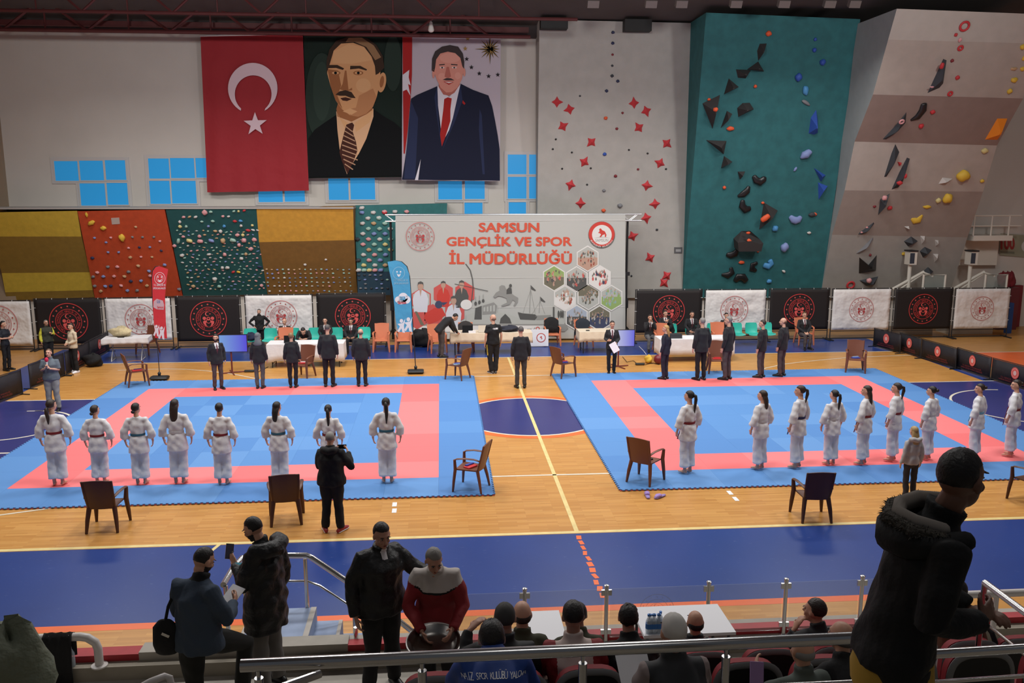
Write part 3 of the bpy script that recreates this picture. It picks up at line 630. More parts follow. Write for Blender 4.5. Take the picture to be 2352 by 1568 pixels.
for px in (899, 1440):
    x = wl(px, 600, DY).x-t.location.x; po = MB(); z1 = q2
    po.tube([(x, .05, 0.1), (x, .05, z1*.55)], 0.055, 10); po.tube([(x, .05, z1*.55), (x, .05, z1)], 0.042, 10); po.bb(x-.08, x+.08, -.02, .16, 1.15, 1.5); po.bb(x-.06, x+.12, 0, .1, z1*.54, z1*.57)
    for a in range(4): po.tube([(x, .05, .5), (x+.5*math.cos(a*PI/2+.5), .05+.5*math.sin(a*PI/2+.5), .03)], .02, 6)
    po.obj('lifting_stand', [M_POLE], t)
# ---------------------------------------------------------------- feather flags
def feather(px, Y, edge, rib, printfn, cols, label, base_px, poleR=0.012):
    b0 = fl(*base_px)
    t = thing('feather_flag', label, 'flag', (b0.x, b0.y, 0))
    pr = Print(b0.y)
    pr.poly(edge, 0, 0); printfn(pr); o = local(pr.obj('flag_cloth', cols, None, 0), t)
    po = MB(); pts = [b0+Vector((0, 0.02, .1))]+[wl(x, y, b0.y+0.02) for x, y in rib]; po.tube([p-t.location for p in pts], poleR, 8); po.obj('pole', [M_POLE], t)
    ba = MB(); ba.lathe((0, 0, 0), [(0.02, 0.12), (0.035, 0.12), (0.05, .2), (.02, .24)], 12)
    for dx in (-.11, .11): pass
    ba.loft([(-.24, 0, .065), (-.2, 0, .065), (.2, 0, .065), (.24, 0, .065)], [(.16, .045), (.18, .06), (.18, .06), (.16, .045)], 16, 0, True, (0, 0, 1), False)
    ba.obj('weighted_base', [mat('rubber_black', (30, 32, 34), 0.6)], t); return t
def pr_red(pr):
    pr.el((367, 639), 12.5, 14, 1, 3, 24); pr.el((367, 639), 11.6, 13, 0, 4, 24); pr.el((367, 639), 8, 9, 1, 5, 20); pr.el((367, 639), 7.2, 8.2, 0, 6, 20)
    pr.poly([(362, 639), (364, 646), (367, 648), (370, 646), (372, 639), (369, 643), (365, 643)], 1, 7); pr.el((363, 636), 1.7, 1.8, 1, 7, 8); pr.el((371, 636), 1.7, 1.8, 1, 7, 8)
    put_text(pr, 'T.C. GENÇLİK VE', lambda u, v: pr.w((353+27*u, 656.5-4.5*v), 4), 1, .02); put_text(pr, 'SPOR BAKANLIĞI', lambda u, v: pr.w((352+28*u, 664-4.5*v), 4), 1, .02)
    pr.poly([(352, 705), (353, 692), (360, 686), (367, 688), (374, 690), (377, 700), (376, 711), (360, 710)], 2, 3)
    put_text(pr, 'GSB', lambda u, v: pr.w((360+8*u, 696-7*v), 4), 3, .02); put_text(pr, 'Samsun', lambda u, v: pr.w((361+14*u, 708-6*v), 4), 0, .02)
    for x, y, s in ((359, 757, 1), (371, 762, 1.1)):
        pr.el((x, y-8*s), 3*s, 3.4*s, 1, 4, 10); pr.poly([(x-6*s, y-14*s), (x-2*s, y-4*s), (x+3*s, y-4*s), (x+7*s, y-12*s), (x+5*s, y+2*s), (x+6*s, y+16*s), (x+2*s, y+15*s), (x, y+6*s), (x-4*s, y+15*s), (x-7*s, y+12*s), (x-3*s, y+2*s)], 1, 4)
feather(367, 0, [(349, 640), (351, 622), (358, 613), (366, 611), (386, 618), (383, 640), (379, 680), (381, 740), (384, 777), (356, 776), (352, 720)], [(362, 800), (357, 770), (351, 700), (348, 640), (350, 622), (357, 612), (368, 611)], pr_red,
        [mat('feather_red', (208, 50, 56), .7, bump=(3, .3, .1)), mat('feather_white', (232, 222, 222), .7), mat('feather_pink', (206, 170, 174), .7), mat('feather_blue', (110, 130, 170), .7)], 'narrow red feather flag standing in a black weighted base', (367, 872), .011)
def pr_blue(pr):
    pr.el((916, 627), 14, 14.5, 1, 3, 24); pr.el((916, 627), 13, 13.5, 0, 4, 24)
    pr.poly([(911, 627), (913, 633), (916, 636), (919, 633), (921, 627), (918, 630), (914, 630)], 2, 7); pr.el((912, 624), 1.9, 2, 2, 7, 8); pr.el((920, 624), 1.9, 2, 2, 7, 8)
    put_text(pr, 'T.C. GENÇLİK VE', lambda u, v: pr.w((904+33*u, 646-1*u-4.5*v), 4), 1, .02); put_text(pr, 'SPOR BAKANLIĞI', lambda u, v: pr.w((905+33*u, 653-1*u-4.5*v), 4), 1, .02)
    for c in ((916, 688, 9, 8), (926, 683, 11, 11), (934, 688, 9, 9), (921, 693, 10, 6)): pr.el(c[:2], c[2], c[3], 2, 3+.1*c[0]/900, 16)
    put_text(pr, 'GSB', lambda u, v: pr.w((918+13*u, 689-9*v), 6), 0, .04); put_text(pr, 'Samsun', lambda u, v: pr.w((914+19*u, 698-7*v), 6), 3, .03)
    for x, y, s in ((922, 747, 1.15), (938, 744, 1.2)):
        pr.el((x, y-9*s), 3.6*s, 4*s, 2, 4, 10); pr.poly([(x-8*s, y-3*s), (x-2*s, y-4*s), (x+3*s, y-5*s), (x+8*s, y-14*s), (x+5*s, y+1*s), (x+7*s, y+15*s), (x+2*s, y+14*s), (x, y+6*s), (x-5*s, y+14*s), (x-8*s, y+11*s), (x-3*s, y+2*s)], 2, 4)
feather(930, 0, [(890, 601), (908, 598), (922, 601), (934, 612), (940, 630), (944, 680), (948, 762), (914, 762), (908, 730), (902, 660)], [(952, 800), (949, 760), (945, 690), (941, 635), (935, 612), (923, 601), (905, 598)], pr_blue,
        [mat('feather_lightblue', (74, 160, 200), .7, bump=(3, .3, .1)), mat('feather_paleblue', (150, 195, 215), .7), mat('feather_white2', (225, 228, 232), .7), mat('feather_red2', (200, 70, 80), .7)], 'light blue curved feather flag standing in front of the grey backdrop', (955, 857), .014)

# ---------------------------------------------------------------- climbing walls
def panel(name, label, bands, mats, back=17.45):
    """bands: list of (pxL,pyL,pxR,pyR,Y) going down; front skin + sides + top, a closed solid"""
    mb = MB(); Ls = [wl(b[0], b[1], b[4]) for b in bands]; Rs = [wl(b[2], b[3], b[4]) for b in bands]
    for i in range(len(bands)-1): mb.quad(Ls[i], Ls[i+1], Rs[i+1], Rs[i], i)
    n = len(mats)-1
    for i in range(len(bands)-1):
        for S in (Ls, Rs):
            a, b_ = S[i], S[i+1]; mb.quad(a, b_, Vector((b_.x, back, b_.z)), Vector((a.x, back, a.z)), n)
    for S_, T_ in ((Ls[0], Rs[0]), (Ls[-1], Rs[-1])): mb.quad(S_, T_, Vector((T_.x, back, T_.z)), Vector((S_.x, back, S_.z)), n)
    mb.quad(*[Vector((p.x, back, p.z)) for p in (Ls[0], Rs[0], Rs[-1], Ls[-1])], n)
    o = mb.obj(name, mats, None, 0); tag(o, label, 'climbing wall')
    out = []
    for i in range(len(bands)-1):
        nn = (Rs[i]-Ls[i]).cross(Ls[i+1]-Ls[i]).normalized(); nn = nn if nn.y < 0 else -nn
        out.append((Ls[i], nn))
    return o, out
CW = lambda n, c, b=(30, .3, .01): mat('climb_'+n, c, .8, noise=(6, .1), bump=b)
M_YL, M_OL, M_OR, M_TL, M_TS, M_MU, M_BR, M_ND = CW('yellow', (206, 176, 62)), CW('ochre', (140, 112, 44)), CW('orange', (196, 76, 38)), CW('deepteal', (30, 84, 84)), CW('seateal', (50, 112, 112)), CW('mustard', (216, 160, 60)), CW('brown', (134, 96, 44)), CW('navyteal', (34, 62, 80))
PN = {}
_, PN['yellow'] = panel('low_climbing_wall', 'low yellow and ochre striped climbing panel at the left end', [(-40, 488, 177, 484, 16.0), (-22, 543, 187, 543, 16.4), (4, 627, 207, 625, 17.0), (12, 671, 213, 666, 17.25), (16, 690, 217, 682, 17.35)], [M_YL, M_OL, M_YL, M_OL, M_OL])
_, PN['orange'] = panel('low_climbing_wall', 'low orange climbing panel with small scattered holds', [(178, 485, 378, 481, 16.0), (218, 684, 419, 679, 17.35)], [M_OR, M_OR])
_, PN['deep'] = panel('low_climbing_wall', 'low dark teal climbing panel crowded with pale holds', [(381, 482, 588, 478, 16.0), (421, 679, 614, 676, 17.35)], [M_TL, M_TL])
_, PN['must'] = panel('low_climbing_wall', 'low climbing panel, mustard above and brown below', [(589, 478, 811, 474, 16.0), (595, 556, 813, 551, 16.5), (615, 677, 821, 674, 17.35)], [M_MU, M_BR, M_BR])
_, PN['side'] = panel('low_climbing_wall', 'teal and navy climbing panel partly behind the grey backdrop', [(814, 472, 1027, 467, 16.9), (820, 624, 1024, 622, 16.9), (822, 678, 1024, 676, 16.9)], [M_TS, M_ND, M_TS])
M_CG = mat('climb_grey', (176, 173, 167), .85, noise=(2.5, .07), bump=(40, .3, .01)); M_CT = mat('climb_teal', (44, 106, 110), .8, noise=(3, .16), bump=(30, .3, .01))
_, PN['grey'] = panel('climbing_wall', 'tall pale grey climbing wall with red star holds', [(1239, 45, 1590, 53, 16.35), (1232, 684, 1568, 684, 17.3)], [M_CG, M_CG])
_, PN['teal'] = panel('climbing_wall', 'tall teal climbing wall with black and blue volumes', [(1622, 29, 1976, 44, 14.55), (1567, 684, 1884, 684, 17.3)], [M_CT, M_CT])
_, PN['right'] = panel('climbing_wall', 'tall overhanging beige climbing wall at the right', [(2060, 20, 2420, 34, 12.05), (2040, 91, 2385, 100, 12.5), (2005, 217, 2350, 226, 13.5), (1963, 325, 2290, 334, 14.67), (1940, 437, 2258, 440, 15.5), (1911, 539, 2222, 545, 16.4), (1884, 684, 2178, 684, 17.3)],
      [mat('climb_b1', (186, 179, 170), .85, noise=(3, .05)), mat('climb_b2', (178, 168, 158), .85, noise=(3, .06)), mat('climb_b3', (148, 130, 121), .85, noise=(3, .06)), mat('climb_b4', (184, 176, 167), .85, noise=(3, .06)), mat('climb_b5', (158, 147, 139), .85, noise=(3, .06)), mat('climb_b6', (160, 156, 150), .85, noise=(3, .06)), mat('climb_side', (158, 164, 164), .85, noise=(3, .06))], 17.4)
for px in (1271, 1462):
    a = wl(px-31, 68 if px < 1300 else 73, 16.2); c = wl(px+31, 44 if px < 1300 else 48, 16.2); b = MB(); b.bb(a.x, c.x, 15.9, 16.3, a.z, c.z)
    tag(b.obj('timer_box', [mat('box_black', (20, 19, 20), .6)], None, 0), 'long black box at the grey wall top, %s of two' % ('left' if px < 1300 else 'right'), 'box')
# ---------------------------------------------------------------- climbing holds and volumes
HM = lambda n, c, r=.6: mat('hold_'+n, c, r, bump=(25, .25, .01))
HC = {'black': HM('black', (30, 30, 32), .35), 'charcoal': HM('charcoal', (52, 48, 48), .75), 'orange': HM('orange', (226, 92, 52)), 'blue': HM('blue', (48, 84, 172)), 'pale blue': HM('paleblue', (130, 146, 196)),
      'light blue': HM('lightblue', (80, 150, 205)), 'red': HM('red', (198, 54, 60)), 'dark red': HM('darkred', (128, 40, 48)), 'pink': HM('pink', (222, 160, 162)), 'yellow': HM('yellow', (226, 188, 66)), 'pale yellow': HM('paleyellow', (220, 205, 140)),
      'grey': HM('grey', (126, 126, 130)), 'white': HM('white', (208, 204, 200)), 'pale green': HM('palegreen', (160, 195, 180)), 'tan': HM('tan', (196, 160, 120)), 'bright orange': HM('brightorange', (240, 140, 30)), 'slate': HM('slate', (58, 62, 68), .7), 'dark blue': HM('darkblue', (44, 50, 84))}
def frame_on(p0, n):
    up = Vector((0, 0, 1)); z = (up-n*up.dot(n)).normalized(); x = z.cross(n).normalized()
    x = x if x.x > 0 else -x
    return x, z
def put(name, mb, col, label, cat='climbing hold', group=None, smooth=50):
    return tag(mb.obj(name, [HC[c] for c in (col if isinstance(col, (list, tuple)) else [col])], None, smooth), label, cat, group)
def blob_into(mb, px, py, rx, ry, pn, mi=0, ang=0.0, rr=R0, depth=None):
    p0, n = pn; p = onp(px, py, p0, n); k = ppm(p); x, z = frame_on(p0, n); a, b_ = rx/k, ry/k
    ca, sa = math.cos(ang), math.sin(ang); ex = x*ca-z*sa; ez = x*sa+z*ca
    d = depth if depth else min(a, b_)*0.9
    M = Matrix((ex, n, ez)).transposed(); o = len(mb.v)
    mb.ell(p+n*d*0.3, (a, d, b_), 12, 8, mi, M)
    for i in range(o, len(mb.v)):                # lumpy, hand-moulded
        v = Vector(mb.v[i])-p; mb.v[i] = tuple(p+v*(1+0.10*math.sin(9*v.x/a*.5+7*v.z/b_*.5+px)))
def hold(px, py, rx, ry, pn, col, label, ang=0.0, group=None):
    mb = MB(); blob_into(mb, px, py, rx, ry, pn, 0, ang); return put('climbing_hold', mb, col, label, group=group)
def tri(pts, pn, h, col, label, apex=None, name='climbing_volume', ridge=None):
    """faceted volume: base polygon (pixels) on the wall, raised apex or ridge"""
    p0, n = pn; base = [onp(x, y, p0, n) for x, y in pts]; c = sum(base, Vector())/len(base)
    ap = onp(*apex, p0, n) if apex else c
    mb = MB(); k = len(base); top = [ap+(b_-ap)*0.12+n*h for b_ in base]
    mb.add([b_-n*.02 for b_ in base]+top, [(i, (i+1) % k, (i+1) % k+k, i+k) for i in range(k)]+[tuple(range(k, 2*k)), tuple(reversed(range(k)))])
    return put(name, mb, col, label, 'climbing volume', None, 20)
def bean(pts, r, pn, col, label, hgt=.6):
    p0, n = pn; P = [onp(x, y, p0, n) for x, y in pts]; k = ppm(P[0]); mb = MB()
    mb.loft([p+n*(r[i]/k*hgt*.4) for i, p in enumerate(P)], [(q/k, q/k*hgt) for q in r], 14, 0, True, n)
    return put('climbing_hold', mb, col, label)
def ringhold(px, py, R, r, pn, col, label):
    p0, n = pn; p = onp(px, py, p0, n); k = ppm(p); x, z = frame_on(p0, n); mb = MB(); vs = []; fs = []; N, Q = 24, 10
    for i in range(N):
        a = 2*PI*i/N; d = x*math.cos(a)+z*math.sin(a)
        for j in range(Q):
            b_ = 2*PI*j/Q; vs.append(p+d*((R+r*math.cos(b_))/k)+n*(r/k*(1+math.sin(b_))*.8))
    for i in range(N):
        for j in range(Q): fs.append((i*Q+j, i*Q+(j+1) % Q, ((i+1) % N)*Q+(j+1) % Q, ((i+1) % N)*Q+j))
    mb.add(vs, fs); return put('climbing_hold', mb, col, label)
def T(pts, x0, y0, k): return [(x0+a*k, y0+b*k) for a, b in pts]
# --- tall teal wall
tw = PN['teal'][0]; A5 = lambda *p: T(p, 1560, 20, .2551); A6 = lambda *p: T(p, 1560, 380, .2551)
for pts, h, lab in ((A5((725, 312), (790, 310), (762, 400), (710, 475), (700, 380)), .3, 'narrow black wedge volume, topmost on the teal wall'),
                    (A5((712, 472), (768, 566), (606, 548)), .34, 'black pyramid volume right below the topmost wedge on the teal wall'),
                    (A5((508, 545), (606, 548), (648, 556), (600, 630), (525, 622)), .3, 'black bowl shaped volume touching a pyramid volume on the teal wall'),
                    (A5((445, 625), (540, 705), (400, 775)), .38, 'black three sided pyramid volume above the big kite volume, teal wall'),
                    (A5((205, 850), (370, 770), (335, 920), (300, 1087)), .42, 'big black kite shaped volume at the teal wall left edge'),
                    (A5((520, 895), (570, 848), (637, 845), (675, 905), (530, 978)), .38, 'black blunt volume right of the big kite volume on the teal wall'),
                    (A5((430, 915), (480, 945), (425, 1010), (370, 1080)), .25, 'slim black sliver volume right beside the big kite volume'),
                    (A5((235, 1180), (430, 1188), (403, 1315)), .3, 'black volume like a pennant pointing left on the teal wall'),
                    (A5((403, 1322), (482, 1378), (375, 1436)), .3, 'small black pyramid volume hanging under the pennant volume'),
                    (A5((525, 1465), (597, 1463), (547, 1540)), .22, 'little black downward triangle volume mid height on the teal wall'),
                    (A6((762, 330), (890, 405), (830, 480), (718, 580)), .4, 'black volume carrying a long orange hold on the teal wall')):
    tri(pts, tw, h, 'charcoal', lab)
mb = MB(); p0, n = tw; base = [onp(*q, p0, n) for q in A6((490, 655), (560, 590), (640, 588), (722, 660), (705, 735), (495, 735))]
mid = [onp(*q, p0, n)+n*.5 for q in A6((492, 655), (530, 668), (612, 640), (690, 668), (718, 660), (700, 733), (500, 733))]
mb.add([b_ for b_ in base]+mid, [(0, 1, 2, 3, 10, 9, 8, 7, 6), (6, 7, 8, 9, 10, 11, 12), (0, 6, 12, 5), (3, 4, 11, 10), (4, 5, 12, 11), (5, 4, 3, 2, 1, 0)])
put('climbing_volume', mb, 'charcoal', 'black boxy house shaped volume low on the teal wall', 'climbing volume', None, 20)
for pts, r, lab in ((A6((672, 95), (690, 130), (730, 145), (760, 120), (768, 105)), (5, 8, 9, 8, 5), 'glossy black kidney shaped hold, uppermost kidney on the teal wall'),
                    (A6((625, 190), (610, 225), (575, 255), (530, 275)), (4, 8, 8, 3), 'black crescent hold between two kidney holds on the teal wall'),
                    (A6((570, 315), (565, 360), (595, 395), (635, 385)), (5, 8, 9, 6), 'glossy black bean hold below the crescent on the teal wall'),
                    (A6((525, 750), (500, 790), (460, 805), (430, 800)), (4, 8, 8, 5), 'black bean hold under the house shaped volume'),
                    (A6((465, 920), (475, 960), (435, 985), (385, 980)), (4, 7, 8, 3), 'black horn shaped hold lowest left on the teal wall'),
                    (A6((505, 1035), (530, 1000), (570, 1000), (598, 1035)), (6, 9, 9, 7), 'glossy black bean hold lowest of all on the teal wall'),
                    (A6((700, 875), (660, 890), (655, 930), (690, 945)), (4, 6, 7, 4), 'black hook shaped hold beside a light blue cup hold')):
    bean(pts, r, tw, 'black', lab)
tri(A5((1235, 905), (1252, 1000), (1250, 1120), (1215, 1137), (1165, 1125), (1185, 980)), tw, .34, 'blue', 'tall blue prism volume on the teal wall', A5((1210, 1050))[0])
tri(A5((1210, 1430), (1322, 1500), (1278, 1560)), tw, .2, 'blue', 'upper of two blue triangle volumes at the teal wall right edge')
tri(A6((1250, 150), (1340, 185), (1255, 312)), tw, .2, 'blue', 'lower of two blue triangle volumes at the teal wall right edge')
for (x, y), rx, ry, c, lab, a in ((A5((1225, 275))[0], 4, 4, 'blue', 'tiny blue hold, topmost blue one on the teal wall', 0), (A5((1215, 372))[0], 5, 5, 'blue', 'small blue hold, second blue one from the top, teal wall', 0), (A5((1288, 482))[0], 7, 7, 'blue', 'round blue hold, third blue one from the top, teal wall', 0),
                                  (A5((1072, 616))[0], 8, 9, 'blue', 'big round blue hold above the light blue long hold', 0), (A5((1135, 735))[0], 7, 11, 'light blue', 'light blue long hold high on the teal wall', -.2), (A5((1138, 1308))[0], 14, 9, 'pale blue', 'pale blue slanting tube hold under the blue prism', -.6),
                                  (A5((1045, 1443))[0], 3, 6, 'pale blue', 'tiny pale blue upright hold mid height on the teal wall', .5), (A6((862, 565))[0], 7, 7, 'light blue', 'round light blue hold right of the orange hold volume', 0),
                                  (A6((945, 735))[0], 9, 11, 'pale blue', 'pale blue teardrop hold right of the house volume', .3), (A6((810, 1040))[0], 6, 5, 'light blue', 'small light blue hold lowest on the teal wall', 0), (A6((1168, 605))[0], 5, 3, 'white', 'small white hold right on the teal wall', 0),
                                  (A5((1140, 845))[0], 12, 4, 'grey', 'slim grey slanting hold above the blue prism', .5), (A6((1198, 440))[0], 9, 5, 'slate', 'dark flat hold under a small orange one, teal wall right', 0), (A6((1220, 438))[0], 5, 4, 'orange', 'small orange hold at the right side of the teal wall', 0),
                                  (A5((805, 222))[0], 7, 6, 'orange', 'round orange hold, topmost on the teal wall', 0), (A5((685, 697))[0], 4, 4, 'orange', 'tiny orange hold below the bowl shaped volume', 0), (A5((325, 907))[0], 6, 5, 'orange', 'orange hold fixed on the big kite volume', 0), (A5((462, 1077))[0], 9, 5, 'orange', 'orange bar hold under the big kite volume', 0),
                                  (A5((268, 815))[0], 4, 3, 'orange', 'tiny orange hold on the kite volume upper edge', 0), (A6((405, 198))[0], 4, 4, 'orange', 'tiny orange hold left of the black crescent hold', 0), (A6((752, 335))[0], 4, 3, 'orange', 'tiny orange hold on top of the black volume, teal wall', 0),
                                  (A6((620, 606))[0], 5, 3, 'orange', 'flat orange hold on the top of the house volume', 0), (A6((630, 675))[0], 6, 4, 'orange', 'orange hold on the front of the house volume', .5), (A6((710, 770))[0], 3, 3, 'orange', 'tiny orange hold below the house volume', 0), (A6((562, 870))[0], 7, 4, 'orange', 'orange oval hold low on the teal wall', 0), (A6((940, 952))[0], 5, 3, 'white', 'small white hold right of the light blue cup hold', .5)):
    k = 1; P = tw
    if 'volume' in lab and ('on the front' in lab or 'fixed on' in lab or 'on the top' in lab): P = (tw[0]+tw[1]*.42, tw[1])
    hold(x, y, rx, ry, P, c, lab, a)
bean(A6((745, 490), (772, 472), (800, 452)), (6, 7, 6), (tw[0]+tw[1]*.3, tw[1]), 'orange', 'long orange hold on the black volume, teal wall middle', .8)
bean(A6((1000, 460), (1025, 485), (1047, 492), (1072, 485), (1092, 462)), (5, 8, 9, 8, 5), tw, 'pale blue', 'pale blue heart shaped hold on the teal wall')
bean(A6((815, 855), (830, 880), (800, 905), (765, 895)), (6, 6, 8, 6), tw, 'light blue', 'light blue cup shaped hold low on the teal wall')
# --- overhanging wall at the right
RW = PN['right']
def rwp(py): return RW[0] if py < 93 else RW[1] if py < 220 else RW[2] if py < 329 else RW[3] if py < 438 else RW[4] if py < 541 else RW[5]
B7 = lambda *p: T(p, 1930, 0, .2679); B8 = lambda *p: T(p, 1860, 380, .2678)
def rtri(pts, h, col, lab): tri(pts, rwp(sum(p[1] for p in pts)/len(pts)), h, col, lab)
rtri(B7((885, 487), (917, 500), (885, 720), (850, 762), (735, 812)), .2, 'slate', 'long dark shard volume, topmost on the right overhanging wall')
rtri(B7((578, 945), (570, 1045), (385, 1205), (352, 1203), (480, 1065)), .2, 'slate', 'dark shard volume with a ring hold on the right wall')
rtri(B7((475, 1222), (510, 1300), (468, 1385), (395, 1522), (373, 1525), (440, 1310)), .2, 'slate', 'dark curved shard volume below the ring hold shard')
rtri([(2084, 360), (2091, 363), (2073, 420), (2063, 432), (2047, 437), (2066, 395)], .2, 'slate', 'dark shard volume with two red holds on the right wall')
rtri(B8((690, 232), (655, 330), (578, 437), (600, 285)), .22, 'slate', 'dark kite volume with a round pink-red hold, right wall')
rtri(B8((558, 475), (565, 487), (520, 535), (440, 597), (402, 598), (420, 575)), .15, 'slate', 'thin dark bar volume with two pale dots, right wall')
rtri(B8((550, 605), (552, 632), (420, 765), (388, 762)), .15, 'grey', 'thin grey bar volume under the dark bar volume')
rtri(B8((422, 785), (505, 852), (578, 765), (570, 905), (418, 928)), .3, 'black', 'black volume like a fox head low on the right wall')
rtri(B8((422, 985), (590, 950), (560, 1020), (480, 1032)), .25, 'slate', 'dark boat shaped volume just above the white banner')
for pts, lab in ((((803, 650), (870, 605), (932, 648), (840, 695)), 'upper of two dark diamond volumes on the right wall'), (((940, 735), (985, 695), (1050, 725), (970, 792)), 'lower of two dark diamond volumes on the right wall'), (((960, 918), (1015, 870), (1062, 910), (1010, 925)), 'dark peaked volume behind the left basketball board')): rtri(B8(*pts), .22, 'slate', lab)
for pts, lab in ((((1105, 160), (1140, 105), (1225, 116)), 'white flat volume beside the big yellow ball hold'), (((800, 520), (850, 515), (862, 545)), 'white chip volume under the yellow crescent hold'), (((945, 600), (990, 602), (958, 680)), 'white wedge volume right of the upper dark diamond'), (((1070, 635), (1105, 640), (1080, 695)), 'small white wedge volume, farthest right on the wall'), (((1055, 755), (1105, 758), (1070, 835)), 'white wedge volume right of the lower dark diamond')): rtri(B8(*pts), .15, 'white', lab)
rtri(B7((1345, 1005), (1440, 1005), (1400, 1110), (1345, 1208), (1225, 1205)), .25, 'bright orange', 'bright orange slanted volume at the right wall edge')
rtri(B7((490, 1385), (530, 1395), (502, 1425)), .12, 'red', 'small red triangle hold beside a dark shard volume')
bean(B7((715, 890), (705, 940), (660, 1000), (605, 1028)), (7, 9, 8, 3), rwp(255), 'black', 'glossy black bent horn hold on the brown band')
bean(B8((962, 425), (930, 465), (895, 470), (872, 455)), (3, 8, 8, 3), rwp(500), 'yellow', 'yellow crescent hold on the right wall')
for (x, y), R, r, lab in ((B7((1063, 222))[0], 10, 2.6, 'big red ring hold, topmost on the right wall'), (B7((1028, 409))[0], 5, 2.4, 'small red ring hold under the big red ring'), (B7((940, 800))[0], 4.6, 2.2, 'small dark red ring hold on the beige band edge'), (B8((348, 1022))[0], 8, 2.4, 'red ring hold just above the white banner')): ringhold(x, y, R, r, rwp(y), 'red', lab)
p_, n_ = rwp(280); ringhold(*B7((525, 1040))[0], 4.6, 2.2, (p_+n_*.22, n_), 'pink', 'pink ring hold fixed on a dark shard volume')
for (x, y), rx, ry, c, lab in ((B7((1560, 400))[0], 6, 6, 'yellow', 'yellow ball hold at the right picture edge, topmost yellow'), (B7((1575, 497))[0], 5, 6, 'yellow', 'yellow hold at the right picture edge, second yellow from the top'), (B7((1485, 588))[0], 8, 4, 'tan', 'tan flat hold among the yellow holds at the right edge'), (B7((1560, 588))[0], 6, 5, 'yellow', 'yellow hold right of the tan flat hold'),
                               (B7((1487, 683))[0], 8, 6, 'yellow', 'yellow egg shaped hold under the tan flat hold'), (B7((1450, 778))[0], 6, 6, 'yellow', 'yellow ball hold lowest of the right edge cluster'), (B7((1237, 1290))[0], 8, 6, 'pale yellow', 'pale yellow hold under the bright orange volume'), (B7((1050, 1500))[0], 15, 13, 'yellow', 'big yellow ball hold on the right wall'),
                               (B8((1100, 297))[0], 6, 6, 'pale yellow', 'small pale yellow ball beside the yellow bowl hold'), (B8((1178, 276))[0], 11, 12, 'yellow', 'yellow bowl hold with a pale bottom, right wall'), (B8((1003, 353))[0], 10, 4, 'yellow', 'yellow bar hold on the right wall'), (B8((805, 755))[0], 5, 4, 'yellow', 'small yellow hold left of the speaker box'), (B8((1478, 130))[0], 5, 4, 'yellow', 'small yellow hold at the lower right wall edge'),
                               (B7((990, 297))[0], 4, 4, 'red', 'tiny red hold directly under the big red ring'), (B7((1025, 340))[0], 4, 5, 'pink', 'tiny pink hold above the small red ring'), (B7((958, 517))[0], 4, 4, 'dark red', 'tiny dark red hold right of the topmost shard'), (B7((1003, 662))[0], 5, 5, 'red', 'round red hold right of the topmost shard'), (B7((790, 957))[0], 6, 5, 'red', 'round red hold on the brown band, upper one'), (B7((690, 1077))[0], 6, 6, 'red', 'round red hold on the brown band, lower one'),
                               (B8((640, 275))[0], 6, 6, 'pink', 'round pink-red hold on the dark kite volume'), (B8((768, 148))[0], 7, 5, 'red', 'red hold at the low end of a dark shard'), (B8((822, 90))[0], 3, 6, 'red', 'thin red hold on the right side of a dark shard'), (B8((685, 360))[0], 6, 5, 'red', 'red hold right of the dark kite volume'), (B8((553, 350))[0], 4, 3, 'dark red', 'tiny dark red hold left of the dark kite volume'),
                               (B8((505, 985))[0], 6, 6, 'pink', 'round pink hold on the dark boat volume'), (B8((518, 765))[0], 3, 3, 'dark red', 'tiny dark red hold above the fox head volume'), (B7((870, 562))[0], 5, 8, 'red', 'red star hold on the topmost dark shard'), (B7((785, 745))[0], 5, 2, 'pink', 'pale flat hold low on the topmost dark shard'), (B8((490, 530))[0], 3, 2, 'pink', 'upper pale dot hold on the dark bar volume'), (B8((445, 572))[0], 3, 2, 'pink', 'lower pale dot hold on the dark bar volume'), (B8((215, 345))[0], 6, 6, 'slate', 'grey-blue knob on the grey side of the right wall')):
    pn = rwp(y)
    if 'volume' in lab and ('on the dark' in lab) or 'topmost dark shard' in lab or 'of a dark shard' in lab: pn = (pn[0]+pn[1]*.2, pn[1])
    if 'knob' in lab: pn = (wl(1918, 472, 16.6), Vector((0, -1, 0)))
    hold(x, y, rx, ry, pn, c, lab)
# --- pale grey wall: red star holds and small ones
gw = PN['grey'][0]
def starhold(px, py, r, a, label):
    p0, n = gw; p = onp(px, py, p0, n); k = ppm(p); x, z = frame_on(p0, n); mb = MB(); s = r/k
    vs = [p+n*.12]; 
    for i in range(8):
        t = a+PI/4*i; q = s*((1.15 if i == 0 else .95) if i % 2 == 0 else .52); vs.append(p+x*math.cos(t)*q+z*math.sin(t)*q+n*.015)
    for i in range(8): 
        t = a+PI/4*i; q = s*(1.0 if i % 2 == 0 else .5); vs.append(p+x*math.cos(t)*q+z*math.sin(t)*q-n*.01)
    mb.add(vs, [(0, 1+i, 1+(i+1) % 8) for i in range(8)]+[(1+i, 9+i, 9+(i+1) % 8, 1+(i+1) % 8) for i in range(8)]+[tuple(range(16, 8, -1))])
    put('climbing_hold', mb, 'red', label, 'climbing hold', 'red star holds on the grey wall', 30)
S3 = lambda p: (1220+p[0]*.2551, 20+p[1]*.2551); S4 = lambda p: (1220+p[0]*.2551, 380+p[1]*.2551)
stars = [S3(q) for q in ((232, 840), (345, 905), (925, 850), (1035, 920), (285, 1058), (970, 1070), (543, 1200), (1220, 1212), (478, 1380), (1160, 1390))]+[S4(q) for q in ((355, 172), (1040, 180), (445, 340), (1115, 345), (1035, 470), (912, 635), (1070, 830), (1220, 990), (1195, 1055))]
stars.sort(key=lambda q: q[1])
